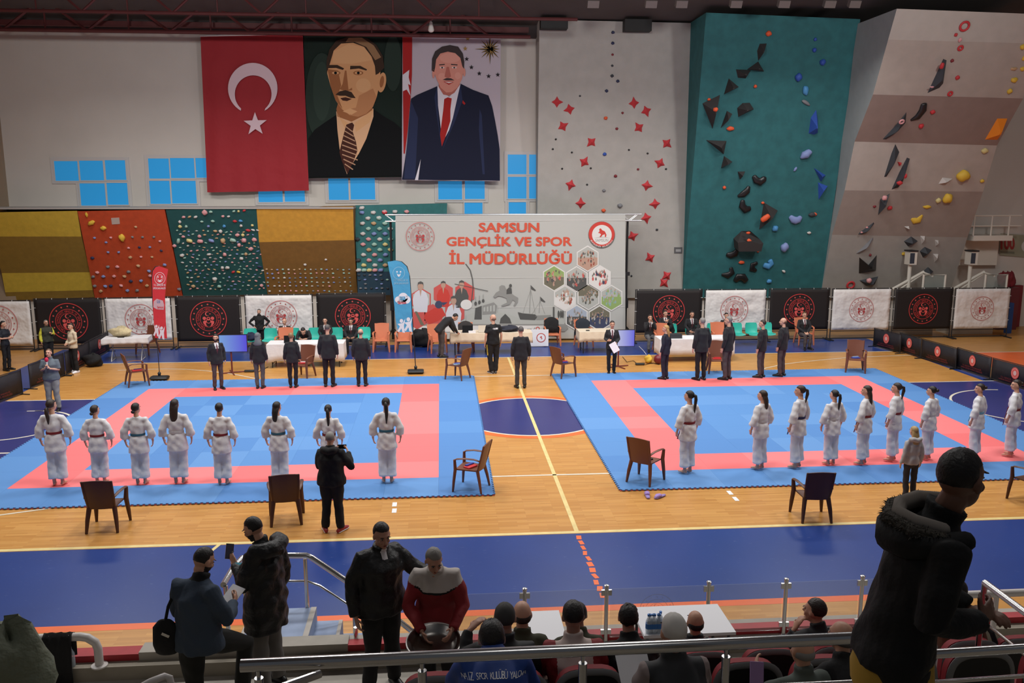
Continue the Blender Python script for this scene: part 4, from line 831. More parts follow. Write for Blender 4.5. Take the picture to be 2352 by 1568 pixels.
for i, q in enumerate(stars): starhold(q[0], q[1], 13, (i*1.7) % 6.28, 'red star shaped hold, %s of them counted down the grey climbing wall' % (ORD[i] if i < 18 else 'nineteenth'))
small = [(S3(q), r, c) for q, r, c in (((737, 213), 4, 'dark blue'), ((735, 310), 4, 'dark blue'), ((733, 413), 3, 'dark red'), ((730, 513), 3, 'slate'), ((728, 605), 4, 'slate'), ((780, 652), 4, 'dark blue'), ((678, 740), 4, 'dark blue'), ((440, 785), 2.5, 'slate'), ((822, 938), 3, 'dark red'), ((670, 985), 4.5, 'orange'), ((770, 1080), 3.5, 'dark red'), ((222, 1175), 2.5, 'black'), ((195, 1263), 2.5, 'black'), ((367, 1293), 2.5, 'black'), ((880, 1270), 2.5, 'black'), ((1048, 1302), 2.5, 'black'), ((662, 1308), 4.5, 'blue'), ((278, 1440), 2.5, 'black'), ((537, 1435), 2.5, 'black'), ((962, 1445), 3, 'dark red'), ((1213, 1443), 2.5, 'black'), ((760, 1505), 4, 'dark red'))]
small += [(S4(q), r, c) for q, r, c in (((503, 172), 2.5, 'black'), ((655, 225), 4, 'grey'), ((797, 362), 6, 'grey'), ((650, 405), 5, 'orange'), ((1132, 577), 3, 'slate'), ((903, 993), 2.5, 'slate'))]
small.sort(key=lambda q: q[0][1])
cnt = {}
for q, r, c in small:
    k = cnt.setdefault(c, 0); cnt[c] += 1
    hold(q[0], q[1], r, r*.85, gw, c, 'small %s hold, %s %s one counted down the pale grey wall' % (c, ORD[k], c), 0, 'small holds on the grey wall')
# --- teal and navy panel beside the backdrop: regular rows
sp = PN['side']; PAL = ['pink', 'white', 'pale yellow', 'tan', 'pale green', 'pale blue', 'red']
rows = [(78, (2040,)), (127, (2040, 2158, 2275)), (187, (2102, 2218)), (240, (2045, 2162, 2280)), (295, (2107, 2225, 2335)), (347, (2050, 2168, 2283)), (403, (1993, 2110, 2228, 2338)), (457, (2053, 2172, 2285)), (512, (2115, 2230, 2338)), (564, (2060, 2175, 2288)), (620, (2005, 2118, 2233)), (672, (2063, 2178, 2285)), (724, (2008, 2065, 2120, 2178, 2238)), (776, (2010, 2068, 2125, 2180, 2237)), (824, (2015, 2073, 2190, 2248, 2305)), (868, (2078, 2245)), (913, (2028, 2080, 2140, 2195, 2250, 2308))]
for i, (y, xs) in enumerate(rows):
    for j, x in enumerate(xs):
        big = y < 740; col = 'slate' if x in (1993, 2005) and y < 700 else (R0.choice(PAL[:6] if R0.random() < .85 else PAL) if big else R0.choice(['grey', 'pale blue', 'slate', 'pale green']))
        px, py = 380+x*.2211, 460+y*.2211
        hold(px, py, 6.2 if big else 3.6, 4.2 if big else 2, sp[0] if py < 623 else sp[1], col, 'small %s hold, %s row down the teal and navy panel, %s in that row' % (col, ORD[i], ORD[j]), R0.uniform(-.15, .15), 'holds on the teal and navy panel')
for j, x in enumerate((870, 883, 907, 934)): hold(x, 486 if x > 880 else 500, 6, 4, sp[0], 'pink' if j % 2 else 'white', 'small pale hold above or left of the backdrop truss, %s from the left' % ORD[j], 0, 'holds on the teal and navy panel')
# --- orange panel
op = PN['orange'][0]; O1 = lambda a, b_: (a*.1913, 460+b_*.1913)
for x, y, rx, ry, a, lab in ((1040, 172, 3, 6, 0, 'yellow block hold at the orange panel top left corner'), (1098, 268, 9, 5, -.5, 'yellow long hold second of the slanting trio, orange panel'), (1243, 330, 7, 5, -.2, 'yellow hold third of the slanting trio, orange panel'), (1465, 445, 7, 9, 0, 'big yellow hold in the upper orange panel')):
    hold(*O1(x, y), rx, ry, op, 'yellow', lab, a)
pts = [(1135, 450), (1330, 447), (1590, 440), (1712, 440), (1848, 440), (1920, 490), (1275, 503), (1630, 318), (1545, 570), (1675, 562), (1800, 560), (1937, 602), (1298, 622), (1425, 622), (1565, 683), (1693, 678), (1825, 680), (1110, 690), (1295, 797), (1410, 795), (1660, 785), (1978, 772), (1168, 865), (1545, 855), (1790, 848), (1120, 915), (1243, 912), (1370, 910), (1495, 912), (1805, 903), (1572, 968), (1693, 965), (1138, 1027), (1265, 1030), (1330, 1025), (1455, 1022), (1765, 1022), (1212, 1087), (1530, 1082), (1648, 1080), (2152, 1065)]
pts.sort(key=lambda q: (round(q[1]/75), q[0])); rown = {}
for x, y in pts:
    r = round(y/75)-4; j = rown.setdefault(r, 0); rown[r] += 1; c = R0.choice(['pink', 'grey', 'pale blue', 'tan', 'dark blue', 'pink'])
    s = 1.35 if y > 680 else 1; hold(*O1(x, y), 3.3*s, 2.6*s, op, c, 'small %s hold, %s level down the orange panel, %s from the left there' % (c, ORD[r], ORD[j]), R0.uniform(-.4, .4), 'small holds on the orange panel')
tp = MB(); p0, n = op; q = [onp(*O1(a, b_), p0, n)+n*.01 for a, b_ in ((1335, 212), (1432, 207), (1440, 282), (1345, 288))]; tp.prism(q, n*-.02); tag(tp.obj('notice_plate', [mat('plate_pale', (196, 182, 172), .6)], None, 0), 'pale square plate on the orange climbing panel', 'sign')
# --- crowded deep teal panel: the largest as holds, the remainder one mass
dp = PN['deep'][0]; A2 = lambda a, b_: (380+a*.2211, 460+b_*.2211)
big = [(410, 122, 6.5, 6.5, 'pink'), (472, 118, 4.5, 3, 'pale green'), (710, 113, 4, 2.5, 'pale green'), (760, 112, 3, 3, 'pale yellow'), (818, 105, 4, 2.5, 'red'), (190, 172, 4.5, 3, 'pink'), (250, 170, 4.5, 2.5, 'tan'), (313, 172, 5, 3, 'white'), (597, 165, 4, 3, 'pink'), (655, 167, 4, 2.5, 'white'), (150, 222, 3.5, 4, 'white'), (378, 220, 4, 2.5, 'pale green'), (492, 215, 4.5, 3, 'pale green'), (722, 215, 5, 3, 'red'), (782, 212, 5, 3, 'light blue'), (153, 270, 4.5, 4, 'pale yellow'), (217, 270, 3.5, 3.5, 'pale green'), (447, 268, 3.5, 3, 'pale blue'), (612, 266, 4, 4, 'light blue'), (787, 262, 3.5, 3.5, 'white'), (903, 258, 3.5, 3, 'pale yellow'),
       (518, 318, 5, 3, 'tan'), (573, 320, 4.5, 4.5, 'white'), (860, 310, 6, 3, 'red'), (910, 307, 5, 2.5, 'white'), (187, 375, 4.5, 3, 'pink'), (355, 370, 4.5, 4, 'pink'), (748, 358, 6, 4, 'pink'), (805, 358, 4, 4, 'pale yellow'), (135, 420, 4, 7, 'pale green'), (250, 417, 8, 5, 'pale yellow'), (362, 422, 7.5, 5, 'pink'), (477, 417, 7.5, 4.5, 'pale blue'), (597, 418, 6, 7, 'tan'), (702, 412, 8, 5, 'pale green'), (817, 412, 6, 6, 'pink'), (925, 405, 6, 5, 'pink'), (95, 470, 5, 4, 'pink'), (765, 462, 4.5, 5, 'pink'), (887, 502, 6.5, 4.5, 'pink'), (172, 570, 6, 4, 'white'), (452, 560, 5.5, 3, 'white'), (617, 560, 4.5, 5, 'pink'), (838, 555, 4, 4, 'tan'), (790, 602, 5, 4, 'white'), (408, 610, 4.5, 3, 'grey'), (520, 607, 4.5, 2.5, 'grey'), (592, 698, 4, 4, 'white'), (645, 697, 5.5, 4, 'white'), (760, 742, 5, 3, 'yellow'), (705, 742, 4.5, 3, 'red'), (512, 815, 6, 5, 'white'), (290, 890, 5, 4, 'tan'), (560, 892, 5, 4, 'pale green'), (998, 882, 4.5, 4, 'pink'), (980, 688, 6, 3, 'dark blue'), (145, 922, 4, 4, 'grey')]
big.sort(key=lambda q: (round(q[1]/55), q[0])); rown = {}
for x, y, rx, ry, c in big:
    r = round(y/55)-2; j = rown.setdefault(r, 0); rown[r] += 1
    hold(*A2(x, y), rx*.95, ry*.95, dp, c, '%s hold, %s level down the dark teal panel, %s of the larger ones there' % (c, ORD[r], ORD[j]), R0.uniform(-.4, .4), 'larger holds on the dark teal panel')
mm = MB(); PALS = ['white', 'pale green', 'pale blue', 'grey', 'pink', 'tan']
for r in range(16):
    y = 320+r*40
    for j in range(14):
        xl_ = 60+(y-90)*.19+25; x = xl_+R0.uniform(-14, 14)+j*63+(r % 2)*28; yy_ = y+R0.uniform(-10, 10)
        if x > 930+(y-90)*.13 or any(abs(x-b_[0]) < 30 and abs(yy_-b_[1]) < 26 for b_ in big): continue
        blob_into(mm, *A2(x, yy_), R0.uniform(2.2, 4), R0.uniform(1.2, 2.1), dp, R0.randrange(6), R0.uniform(-.5, .5))
bp = PN['must'][1]
for r, y in enumerate((718, 758, 803, 848, 888, 940)):
    for j in range(16):
        x = 1052+r*5+j*57; 
        if R0.random() < .06: continue
        blob_into(mm, *A2(x+R0.uniform(-5, 5), y+R0.uniform(-4, 4)), R0.uniform(2, 3.2), R0.uniform(1.5, 2.3), bp, R0.randrange(6))
o = mm.obj('small_climbing_holds', [HC[c] for c in PALS], None, 50); tag(o, 'scattered tiny pale holds on the dark teal and brown low panels', 'climbing holds'); o['kind'] = 'stuff'
hold(*A2(1450, 667), 3.5, 3, bp, 'white', 'white hold above the rows on the brown panel, lower left one'); hold(*A2(1667, 614), 3, 2.5, bp, 'white', 'white hold standing highest on the brown panel')
sg = MB(); p0, n = gw; q = [onp(*S4(c), p0, n)+n*.03 for c in ((1288, 735), (1358, 735), (1356, 787), (1288, 787))]; sg.prism(q, n*-.04); q2 = [onp(*S4(c), p0, n)+n*.035 for c in ((1300, 752), (1347, 752), (1346, 775), (1300, 775))]; sg.ngon(q2, 1)
tag(sg.obj('wall_panel_box', [mat('steel_grey', (96, 96, 98), .5), mat('steel_pale', (160, 160, 160), .5)], None, 0), 'small grey box on the grey climbing wall edge', 'box')
# ---------------------------------------------------------------- plastic armchairs
def chair_proto(col, label):
    t = thing('plastic_armchair', label, 'chair', (0, 0, 0)); m = [mat('plastic_'+col, {'brown': (112, 66, 48), 'dark': (84, 52, 40), 'salmon': (206, 122, 88)}[col], .42)]
    s = MB(); nx, ny = 8, 8; vs = []
    def sz(u, v): return .415+.012*v-.018*math.sin(PI*u)*math.sin(PI*min(1, v*1.1))
    for lay in (0, -.022):
        for k in range(ny+1):
            for i in range(nx+1):
                u, v = i/nx, k/ny; w = .40+.06*v; vs.append(((u-.5)*w, -.22+.46*v, sz(u, v)+lay-(.03 if v > .95 else 0)))
    N = (nx+1)*(ny+1); fs = []
    for k in range(ny):
        for i in range(nx):
            a = k*(nx+1)+i; fs += [(a, a+1, a+nx+2, a+nx+1), (N+a, N+a+nx+1, N+a+nx+2, N+a+1)]
    for k in range(ny): 
        for i in (0, nx): a = k*(nx+1)+i; b_ = a+nx+1; fs.append((a, b_, N+b_, N+a) if i == 0 else (b_, a, N+a, N+b_))
    for i in range(nx):
        for k in (0, ny): a = k*(nx+1)+i; fs.append((a+1, a, N+a, N+a+1) if k == 0 else (a, a+1, N+a+1, N+a))
    s.add(vs, fs); s.obj('seat', m, t, 40)
    b = MB(); vs = []; nx, nz = 8, 8
    for lay in (0, .024):
        for k in range(nz+1):
            for i in range(nx+1):
                u, v = i/nx, k/nz; w = .42+.05*v; vs.append(((u-.5)*w, -.205-.13*v-.012+lay-.035*math.sin(PI*u)*(1-.4*v), .40+.50*v+(.02*math.sin(PI*u) if v > .9 else 0)))
    N = (nx+1)*(nz+1); fs = []
    for k in range(nz):
        for i in range(nx):
            a = k*(nx+1)+i; fs += [(a, a+1, a+nx+2, a+nx+1), (N+a, N+a+nx+1, N+a+nx+2, N+a+1)]
    for k in range(nz):
        for i in (0, nx): a = k*(nx+1)+i; q = a+nx+1; fs.append((a, q, N+q, N+a))
    for i in range(nx):
        for k in (0, nz): a = k*(nx+1)+i; fs.append((a, a+1, N+a+1, N+a))
    b.add(vs, fs)
    for sx in (-1, 1): b.loft([(sx*.205, -.215, .42), (sx*.22, -.275, .62), (sx*.228, -.345, .90)], [(.022, .016)]*3, 8)
    b.obj('backrest', m, t, 50)
    for sx in (-1, 1):
        a = MB(); a.loft([(sx*.215, -.27, .60), (sx*.255, -.16, .645), (sx*.272, .02, .65), (sx*.270, .17, .63), (sx*.262, .215, .60)], [(.03, .012), (.03, .014), (.032, .014), (.032, .014), (.026, .014)], 10, 0, True, (0, 0, 1))
        a.obj('armrest', m, t, 50)
        f = MB(); f.loft([(sx*.262, .215, .61), (sx*.245, .21, .42), (sx*.262, .235, .2), (sx*.275, .25, .0)], [(.03, .026), (.042, .032), (.036, .028), (.023, .02)], 8, 0, True, None, False); f.obj('leg', m, t, 50)
        r = MB(); r.loft([(sx*.195, -.2, .43), (sx*.225, -.25, .22), (sx*.245, -.29, 0)], [(.042, .034), (.036, .028), (.023, .02)], 8, 0, True, None, False); r.obj('leg', m, t, 50)
    return t
CH = {}
def chair(px, py, rz, col, label):
    p = fl(px, py); z = 0.031 if (-10 < p.x < 0 or 2.37 < p.x < 12.37) and 0 < p.y < 10 else 0
    if col not in CH:
        CH[col] = chair_proto(col, label); o = CH[col]; o.location = (p.x, p.y, z); o.rotation_euler = (0, 0, rz); o['group'] = 'plastic armchairs'
    else: o = dup(CH[col], (p.x, p.y, z), rz, label, 1, 'plastic armchairs')
    return o
chair(249, 1209, .02, 'dark', 'brown plastic armchair seen from behind, nearest the left picture edge')
chair(659, 1193, .15, 'dark', 'brown plastic armchair seen from behind, left of the man in black filming')
chair(1862, 1187, -.06, 'dark', 'brown plastic armchair seen from behind on the wood floor, right half')
chair(2366, 1150, .3, 'dark', 'brown plastic armchair cut off by the right picture edge')
chair(1482, 1106, -.72, 'brown', 'brown plastic armchair on the front left corner of the right mat')
chair(1081, 1124, 1.2, 'brown', 'brown plastic armchair on the front right corner of the left mat')
chair(317, 886, -1.05, 'brown', 'brown plastic armchair on the back left corner of the left mat')
chair(1051, 871, 1.0, 'brown', 'brown plastic armchair on the back right corner of the left mat')
chair(1294, 866, -1.0, 'brown', 'brown plastic armchair on the back left corner of the right mat')
chair(1963, 855, 2.75, 'brown', 'brown plastic armchair on the back right corner of the right mat')
chair(1645, 857, PI-.1, 'brown', 'brown plastic armchair facing the right mat between two standing judges')
chair(697, 866, 2.75, 'brown', 'brown plastic armchair facing the left mat behind the judges')
chair(340, 812, 2.7, 'brown', 'brown plastic armchair behind the small white folding table, far left')
chair(877, 806, PI, 'salmon', 'salmon plastic armchair, left of the pair beside the blue feather flag')
chair(928, 806, PI-.05, 'salmon', 'salmon plastic armchair right behind the blue feather flag')
chair(1004, 808, PI+.3, 'salmon', 'salmon plastic armchair behind the man bending over a table')
chair(1268, 792, PI, 'salmon', 'salmon plastic armchair with a black jacket hung over it')
chair(1845, 790, PI, 'salmon', 'salmon plastic armchair under the lone seated man at right')
chair(655, 818, PI, 'salmon', 'salmon plastic armchair behind the black laptop, left judging table')
chair(1520, 806, PI, 'salmon', 'salmon plastic armchair behind the blonde judge')
chair(1652, 803, PI, 'salmon', 'salmon plastic armchair behind the right judging table')
chair(1070, 803, PI, 'salmon', 'salmon plastic armchair behind the middle laptop table')
chair(1340, 795, PI+.2, 'salmon', 'salmon plastic armchair at the beige table with a dark jacket')
# ---------------------------------------------------------------- tables with cloths
M_CW = mat('cloth_white', (226, 224, 226), .8, bump=(5, .3, .05)); M_CB = mat('cloth_beige', (222, 208, 186), .8, bump=(5, .3, .05)); M_LEG = mat('leg_white', (190, 188, 184), .5)
def table(x0, x1, y0, y1, drop, cm, label, cl_label, z=.74, legs='straight', rz=0):
    cx, cy = (x0+x1)/2, (y0+y1)/2; w, d = (x1-x0)/2, (y1-y0)/2
    t = thing('folding_table', label, 'table', (cx, cy, 0), rz, 'folding tables')
    b = MB(); b.bb(-w+.02, w-.02, -d+.02, d-.02, z-.035, z-.006); b.obj('tabletop', [M_LEG], t, 0)
    for sx in (-1, 1):
        l = MB()
        if legs == 'x':
            for q in (-1, 1): l.tube([(sx*(w-.25), q*(d-.08), z-.035), (sx*(w-.25), -q*(d-.03), 0.012)], .012, 8)
            l.tube([(sx*(w-.25), -d+.03, .012), (sx*(w-.25), d-.03, .012)], .012, 8)
        else:
            for q in (-1, 1): l.tube([(sx*(w-.15), q*(d-.08), z-.035), (sx*(w-.15), q*(d-.08), 0)], .016, 8)
            l.tube([(sx*(w-.15), -d+.08, .12), (sx*(w-.15), d-.08, .12)], .012, 8)
        l.obj('leg', [M_LEG if legs == 'x' else M_POLE], t)
    c = MB(); n = 28; per = []
    pts = [(-w, -d), (w, -d), (w, d), (-w, d)]
    for k in range(4):
        a, q = pts[k], pts[(k+1) % 4]
        for i in range(n): u = i/n; per.append((a[0]+(q[0]-a[0])*u, a[1]+(q[1]-a[1])*u, k, u))
    m = len(per); vs = []
    for lv in range(4):
        f = lv/3
        for i, (x, y, k, u) in enumerate(per):
            nx_, ny_ = ((0, -1), (1, 0), (0, 1), (-1, 0))[k]; e = .012*f*math.sin(i*1.1)+.015*f; corner = max(0, 1-min(u, 1-u)*7)
            vs.append((x+nx_*e, y+ny_*e, z-drop*f*(1+.16*corner)))
    fs = [tuple(range(m))] + [(l*m+(i+1) % m, l*m+i, (l+1)*m+i, (l+1)*m+(i+1) % m) for l in range(3) for i in range(m)]
    c.add(vs, fs); o = c.obj('tablecloth', [cm], None, 50); o.location = (cx, cy, .003); o.rotation_euler = (0, 0, rz)
    so = o.modifiers.new('cloth', 'SOLIDIFY'); so.thickness = .003; so.offset = 1
    tag(o, cl_label, 'tablecloth', 'tablecloths'); return t
table(-11.75, -10.35, 13.05, 13.75, .16, M_CW, 'small folding table with crossed white legs, far left', 'short white cloth on the small far left table', .74, 'x', .12)
table(-6.3, -3.95, 11.65, 12.4, .5, M_CW, 'long judging table behind the left mat', 'long white cloth on the left judging table')
table(-.62, .72, 13.2, 13.9, .3, M_CB, 'middle laptop table, left one of the pair before the backdrop', 'beige cloth under the two laptops')
table(.76, 2.1, 13.2, 13.9, .3, M_CB, 'middle table, right one of the pair before the backdrop', 'beige cloth on the table with folded clothes')
table(3.68, 4.95, 13.15, 13.9, .3, M_CB, 'low table left of the right blue screen', 'beige cloth on the table beside the right screen')
table(6.02, 8.45, 11.55, 12.3, .5, M_CW, 'long judging table behind the right mat', 'long white cloth on the right judging table')
def small_box(name, label, cat, x, y, z, d, cols, rz=0, extra=None):
    t = MB(); t.box((0, 0, d[2]/2), d, 0); o = tag(t.obj(name, [cols], None, 0), label, cat); o.location = (x, y, z); o.rotation_euler = (0, 0, rz); return o
M_SCR = mat('screen_dark', (18, 19, 22), .3)
def laptop(x, y, z, rz, col, label):
    t = thing('laptop', label, 'laptop', (x, y, z), rz, 'laptops'); b = MB(); b.bb(-.17, .17, -.12, .12, .001, .018); b.obj('keyboard_base', [col], t, 0)
    s = MB(); M = Matrix.Rotation(math.radians(-12), 3, 'X'); s.box((0, -.145, .125), (.34, .012, .23), 0, M); s.obj('lid', [col], t, 0)
laptop(-5.62, 12.0, .746, 0, M_SCR, 'black laptop on the left judging table')
laptop(-.05, 13.5, .746, 0, M_SCR, 'black laptop on the middle table, left laptop of two')
laptop(.48, 13.5, .746, 0, mat('laptop_beige', (205, 196, 180), .4), 'beige laptop on the middle table, right laptop of two')
M_PAP = mat('paper', (236, 236, 240), .7)
small_box('paper_pile', 'flat pile of white papers on the left judging table', 'papers', -4.75, 12.0, .746, (.42, .28, .02), M_PAP)
small_box('paper_box', 'small white box on the middle laptop table', 'box', .1, 13.3, .746, (.24, .12, .07), M_PAP)
small_box('paper_sheet', 'white sheet standing folded before the bending man', 'paper', -.4, 13.35, .746, (.2, .15, .03), M_PAP, .4)
small_box('paper_pile', 'white papers lying on the right judging table', 'papers', 7.0, 11.9, .746, (.5, .3, .01), M_PAP)
small_box('equipment_box', 'dark grey flat box on the right judging table', 'box', 6.55, 11.85, .746, (.44, .3, .13), mat('box_grey', (52, 54, 58), .5))
small_box('remote_control', 'little black remote on the table by the right screen', 'remote', 4.0, 13.4, .746, (.12, .05, .03), M_SCR)
small_box('phone', 'dark phone lying on the far left folding table', 'phone', -11.2, 13.3, .746, (.2, .08, .012), M_SCR)
def cloth_heap(name, label, cat, c, r, m, seed, sub=None):
    rr = random.Random(seed); b = MB(); n, k = 22, 12; vs = []
    for i in range(k+1):
        th = PI*i/k
        for j in range(n):
            ph = 2*PI*j/n; q = 1+.16*math.sin(3*ph+seed+2*th)+.12*math.sin(5*th+ph*2+seed)
            vs.append((r[0]*math.sin(th)*math.cos(ph)*q, r[1]*math.sin(th)*math.sin(ph)*q, max(-r[2]*.97, r[2]*math.cos(th)*q)))
    b.add(vs, [(i*n+j, (i+1)*n+j, (i+1)*n+(j+1) % n, i*n+(j+1) % n) for i in range(k) for j in range(n)])
    o = tag(b.obj(name, [m], None, 60), label, cat); o.location = (c[0], c[1], c[2]+r[2]); return o
M_BK = mat('cloth_black', (20, 20, 22), .85, bump=(9, .5, .03)); M_CR = mat('canvas_cream', (206, 190, 150), .8, noise=(9, .3))
cloth_heap('tote_bag', 'cream crumpled bag on the far left folding table', 'bag', (-11.25, 13.5, .746), (.34, .18, .16), M_CR, 1)
cloth_heap('sports_bag', 'black sports bag on the floor left of the folding table', 'bag', (-11.75, 12.35, 0), (.28, .18, .2), M_BK, 2)
cloth_heap('folded_clothes', 'dark clothes heap on the middle right table', 'clothes', (1.35, 13.5, .746), (.34, .18, .1), mat('cloth_slate', (44, 46, 58), .85), 3)
cloth_heap('backpack', 'small black backpack on a teal seat behind the right table', 'bag', (7.02, 14.2, .45), (.17, .12, .2), M_BK, 4)
cloth_heap('dark_jacket', 'dark jacket bundle on the right teal seats', 'jacket', (8.05, 14.25, .45), (.3, .16, .13), M_BK, 5)
cloth_heap('gear_bag', 'black gear bag on the floor behind the blue feather flag pole', 'bag', (-1.6, 14.9, 0), (.45, .25, .3), M_BK, 6)
cloth_heap('navy_jacket', 'navy jacket heaped on the left end of the left teal seats', 'jacket', (-7.3, 14.15, .44), (.22, .16, .13), mat('cloth_navy', (32, 38, 64), .85, bump=(9, .5, .03)), 7)
def jacket_on(x, y, label, m):
    b = MB(); vs = []; n = 12
    for side in (-1, 1):
        pass
    prof = [(-.16, .38), (-.19, .6), (-.235, .8), (-.262, .9), (-.31, .93), (-.355, .9), (-.375, .72), (-.39, .45), (-.4, .22)]
    for (yy, z) in prof:
        for i in range(n+1):
            u = i/n-.5; w = .56 if z < .7 else .5; zz = z-(.5*u*u if z > .7 else .1*u*u); vs.append((u*w, -yy-.05*abs(u)+.012*math.sin(i*2.2+z*7), zz))
    b.add(vs, [(k*(n+1)+i, k*(n+1)+i+1, (k+1)*(n+1)+i+1, (k+1)*(n+1)+i) for k in range(len(prof)-1) for i in range(n)])
    o = b.obj('hung_jacket', [m], None, 60); so = o.modifiers.new('cloth', 'SOLIDIFY'); so.thickness = .012; so.offset = 1
    tag(o, label, 'jacket'); o.location = (x, y, .02); return o
p = fl(1268, 792); jacket_on(p.x, p.y, 'black jacket draped over the salmon chair left of centre court tables', M_BK)
p = fl(1070, 803); jacket_on(p.x, p.y, 'dark grey jacket over the chair behind the laptops', mat('cloth_charcoal', (48, 44, 44), .85))
p = fl(1340, 795); jacket_on(p.x, p.y, 'dark jacket with blue patch over a chair by the right screen', mat('cloth_bluegrey', (34, 42, 52), .85))
# promo counter
t = thing('promo_board', 'low white board with a round red logo beside the black jacket chair', 'board', (2.35, 14.55, 0)); b = MB(); b.bb(-.62, .46, -.02, .02, .03, .62); b.obj('panel', [M_PAP], t, 0)
b = MB(); M = Matrix.Rotation(PI/2, 3, 'X')
for r, z, mi in ((.165, .024, 0), (.135, .026, 1)): b.add([(.2+r*math.cos(2*PI*i/28), -z, .33+r*math.sin(2*PI*i/28)) for i in range(28)], [tuple(range(28))], mi)
b.add([(.2+x*.01, -.029, .33+y*.01) for x, y in ((-5, 1), (-2, 5), (2, 6), (4, 3), (1, 2), (5, -2), (2, -6), (0, -5), (2, -2), (-2, 0))], [tuple(range(10))], 0); b.obj('logo', [mat('logo_red', (196, 84, 76), .6), M_PAP], t, 0)
# screens
def screen(px, base_px, w, h, zc, label, pole_dx, tex):
    p = fl(*base_px); t = thing('display_screen', label, 'screen', (p.x, p.y, 0)); q = wl(px, 790, p.y); dx = q.x-p.x
    b = MB(); b.bb(dx-w/2-.015, dx+w/2+.015, -.03, .03, zc-h/2-.015, zc+h/2+.015); b.obj('casing', [M_SCR], t, 0)
    s = MB(); s.add([(dx-w/2, -.032, zc-h/2), (dx+w/2, -.032, zc-h/2), (dx+w/2, -.032, zc+h/2), (dx-w/2, -.032, zc+h/2)], [(0, 1, 2, 3)]); s.obj('lit_display', [tex], t, 0)
    st = MB(); st.tube([(0, .03, .03), (0, .03, zc+.1)], .025, 10)
    for a in (.4, 1.97, 3.54, 5.1): st.tube([(0, .03, .03), (.38*math.cos(a), .03+.38*math.sin(a), .015)], .018, 8)
    st.obj('stand', [mat('stand_maroon', (112, 48, 44), .5)], t)
def glow(name, c1, c2, strength):
    m = bpy.data.materials.new(name); m.use_nodes = True; nt = m.node_tree; b = nt.nodes['Principled BSDF']; tc = nt.nodes.new('ShaderNodeTexCoord'); sp_ = nt.nodes.new('ShaderNodeSeparateXYZ'); nt.links.new(tc.outputs['Generated'], sp_.inputs[0])
    mx = nt.nodes.new('ShaderNodeMix'); mx.data_type = 'RGBA'; mx.inputs[6].default_value = (*lin(c1), 1); mx.inputs[7].default_value = (*lin(c2), 1); nt.links.new(sp_.outputs['X'], mx.inputs[0])
    nt.links.new(mx.outputs[2], b.inputs['Emission Color']); b.inputs['Emission Strength'].default_value = strength; b.inputs['Base Color'].default_value = (.02, .02, .03, 1); b.inputs['Roughness'].default_value = .25; return m
screen(536, (533, 857), .8, .5, .92, 'lit blue screen on a maroon stand beside the left mat', 0, glow('display_blue', (130, 185, 250), (92, 82, 245), .8))
screen(1436, (1420, 843), .55, .5, .92, 'lit white and blue screen on a maroon stand beside the right mat', 0, glow('display_white', (215, 220, 255), (120, 120, 250), .8))
# teal seat rows
def seat_row(pxs, Y, label, sides):
    x0 = wl(pxs[0], 780, Y).x; x1 = wl(pxs[-1], 780, Y).x
    t = thing('seat_row', label, 'seats', (x0, Y, 0)); m = mat('seat_teal', (52, 186, 168), .45)
    f = MB(); f.bb(-.2, x1-x0+.2, -.03, .03, .36, .40)
    for x in [0.1, (x1-x0)/2, x1-x0-.1]:
        for y in (-.18, .2): f.tube([(x, 0, .37), (x, y, .0)], .018, 8)
    f.obj('frame', [M_POLE], t)
    for px in pxs:
        x = wl(px, 780, Y).x-x0; s = MB(); nx, nk = 8, 12; vs = []
        prof = [(-.24, .41), (-.22, .435), (-.1, .425), (.05, .415), (.14, .43), (.19, .5), (.21, .6), (.23, .72), (.24, .79)]
        for lay in (0, .02):
            for (y, z) in prof:
                for i in range(nx+1):
                    u = i/nx-.5; w = .43*(1 if z < .76 else .86); vs.append((x+u*w, y+(lay if z > .45 else 0)-.18*u*u*(z > .45), z-(lay if z <= .45 else 0)+.12*u*u*(z < .5)))
        N = (nx+1)*len(prof); fs = []
        for k in range(len(prof)-1):
            for i in range(nx): a = k*(nx+1)+i; fs += [(a, a+1, a+nx+2, a+nx+1), (N+a, N+a+nx+1, N+a+nx+2, N+a+1)]
            for i in (0, nx): a = k*(nx+1)+i; fs.append((a, a+nx+1, N+a+nx+1, N+a))
        for i in range(nx):
            for k in (0, len(prof)-1): a = k*(nx+1)+i; fs.append((a, a+1, N+a+1, N+a))
        s.add(vs, fs); s.obj('seat', [m], t, 50)
seat_row([573, 620, 672, 722, 772, 836], 14.3, 'row of joined teal plastic seats behind the left judging table', 0)
seat_row([1543, 1590, 1640, 1693, 1728, 1762], 14.2, 'row of joined teal plastic seats behind the right judging table', 0)
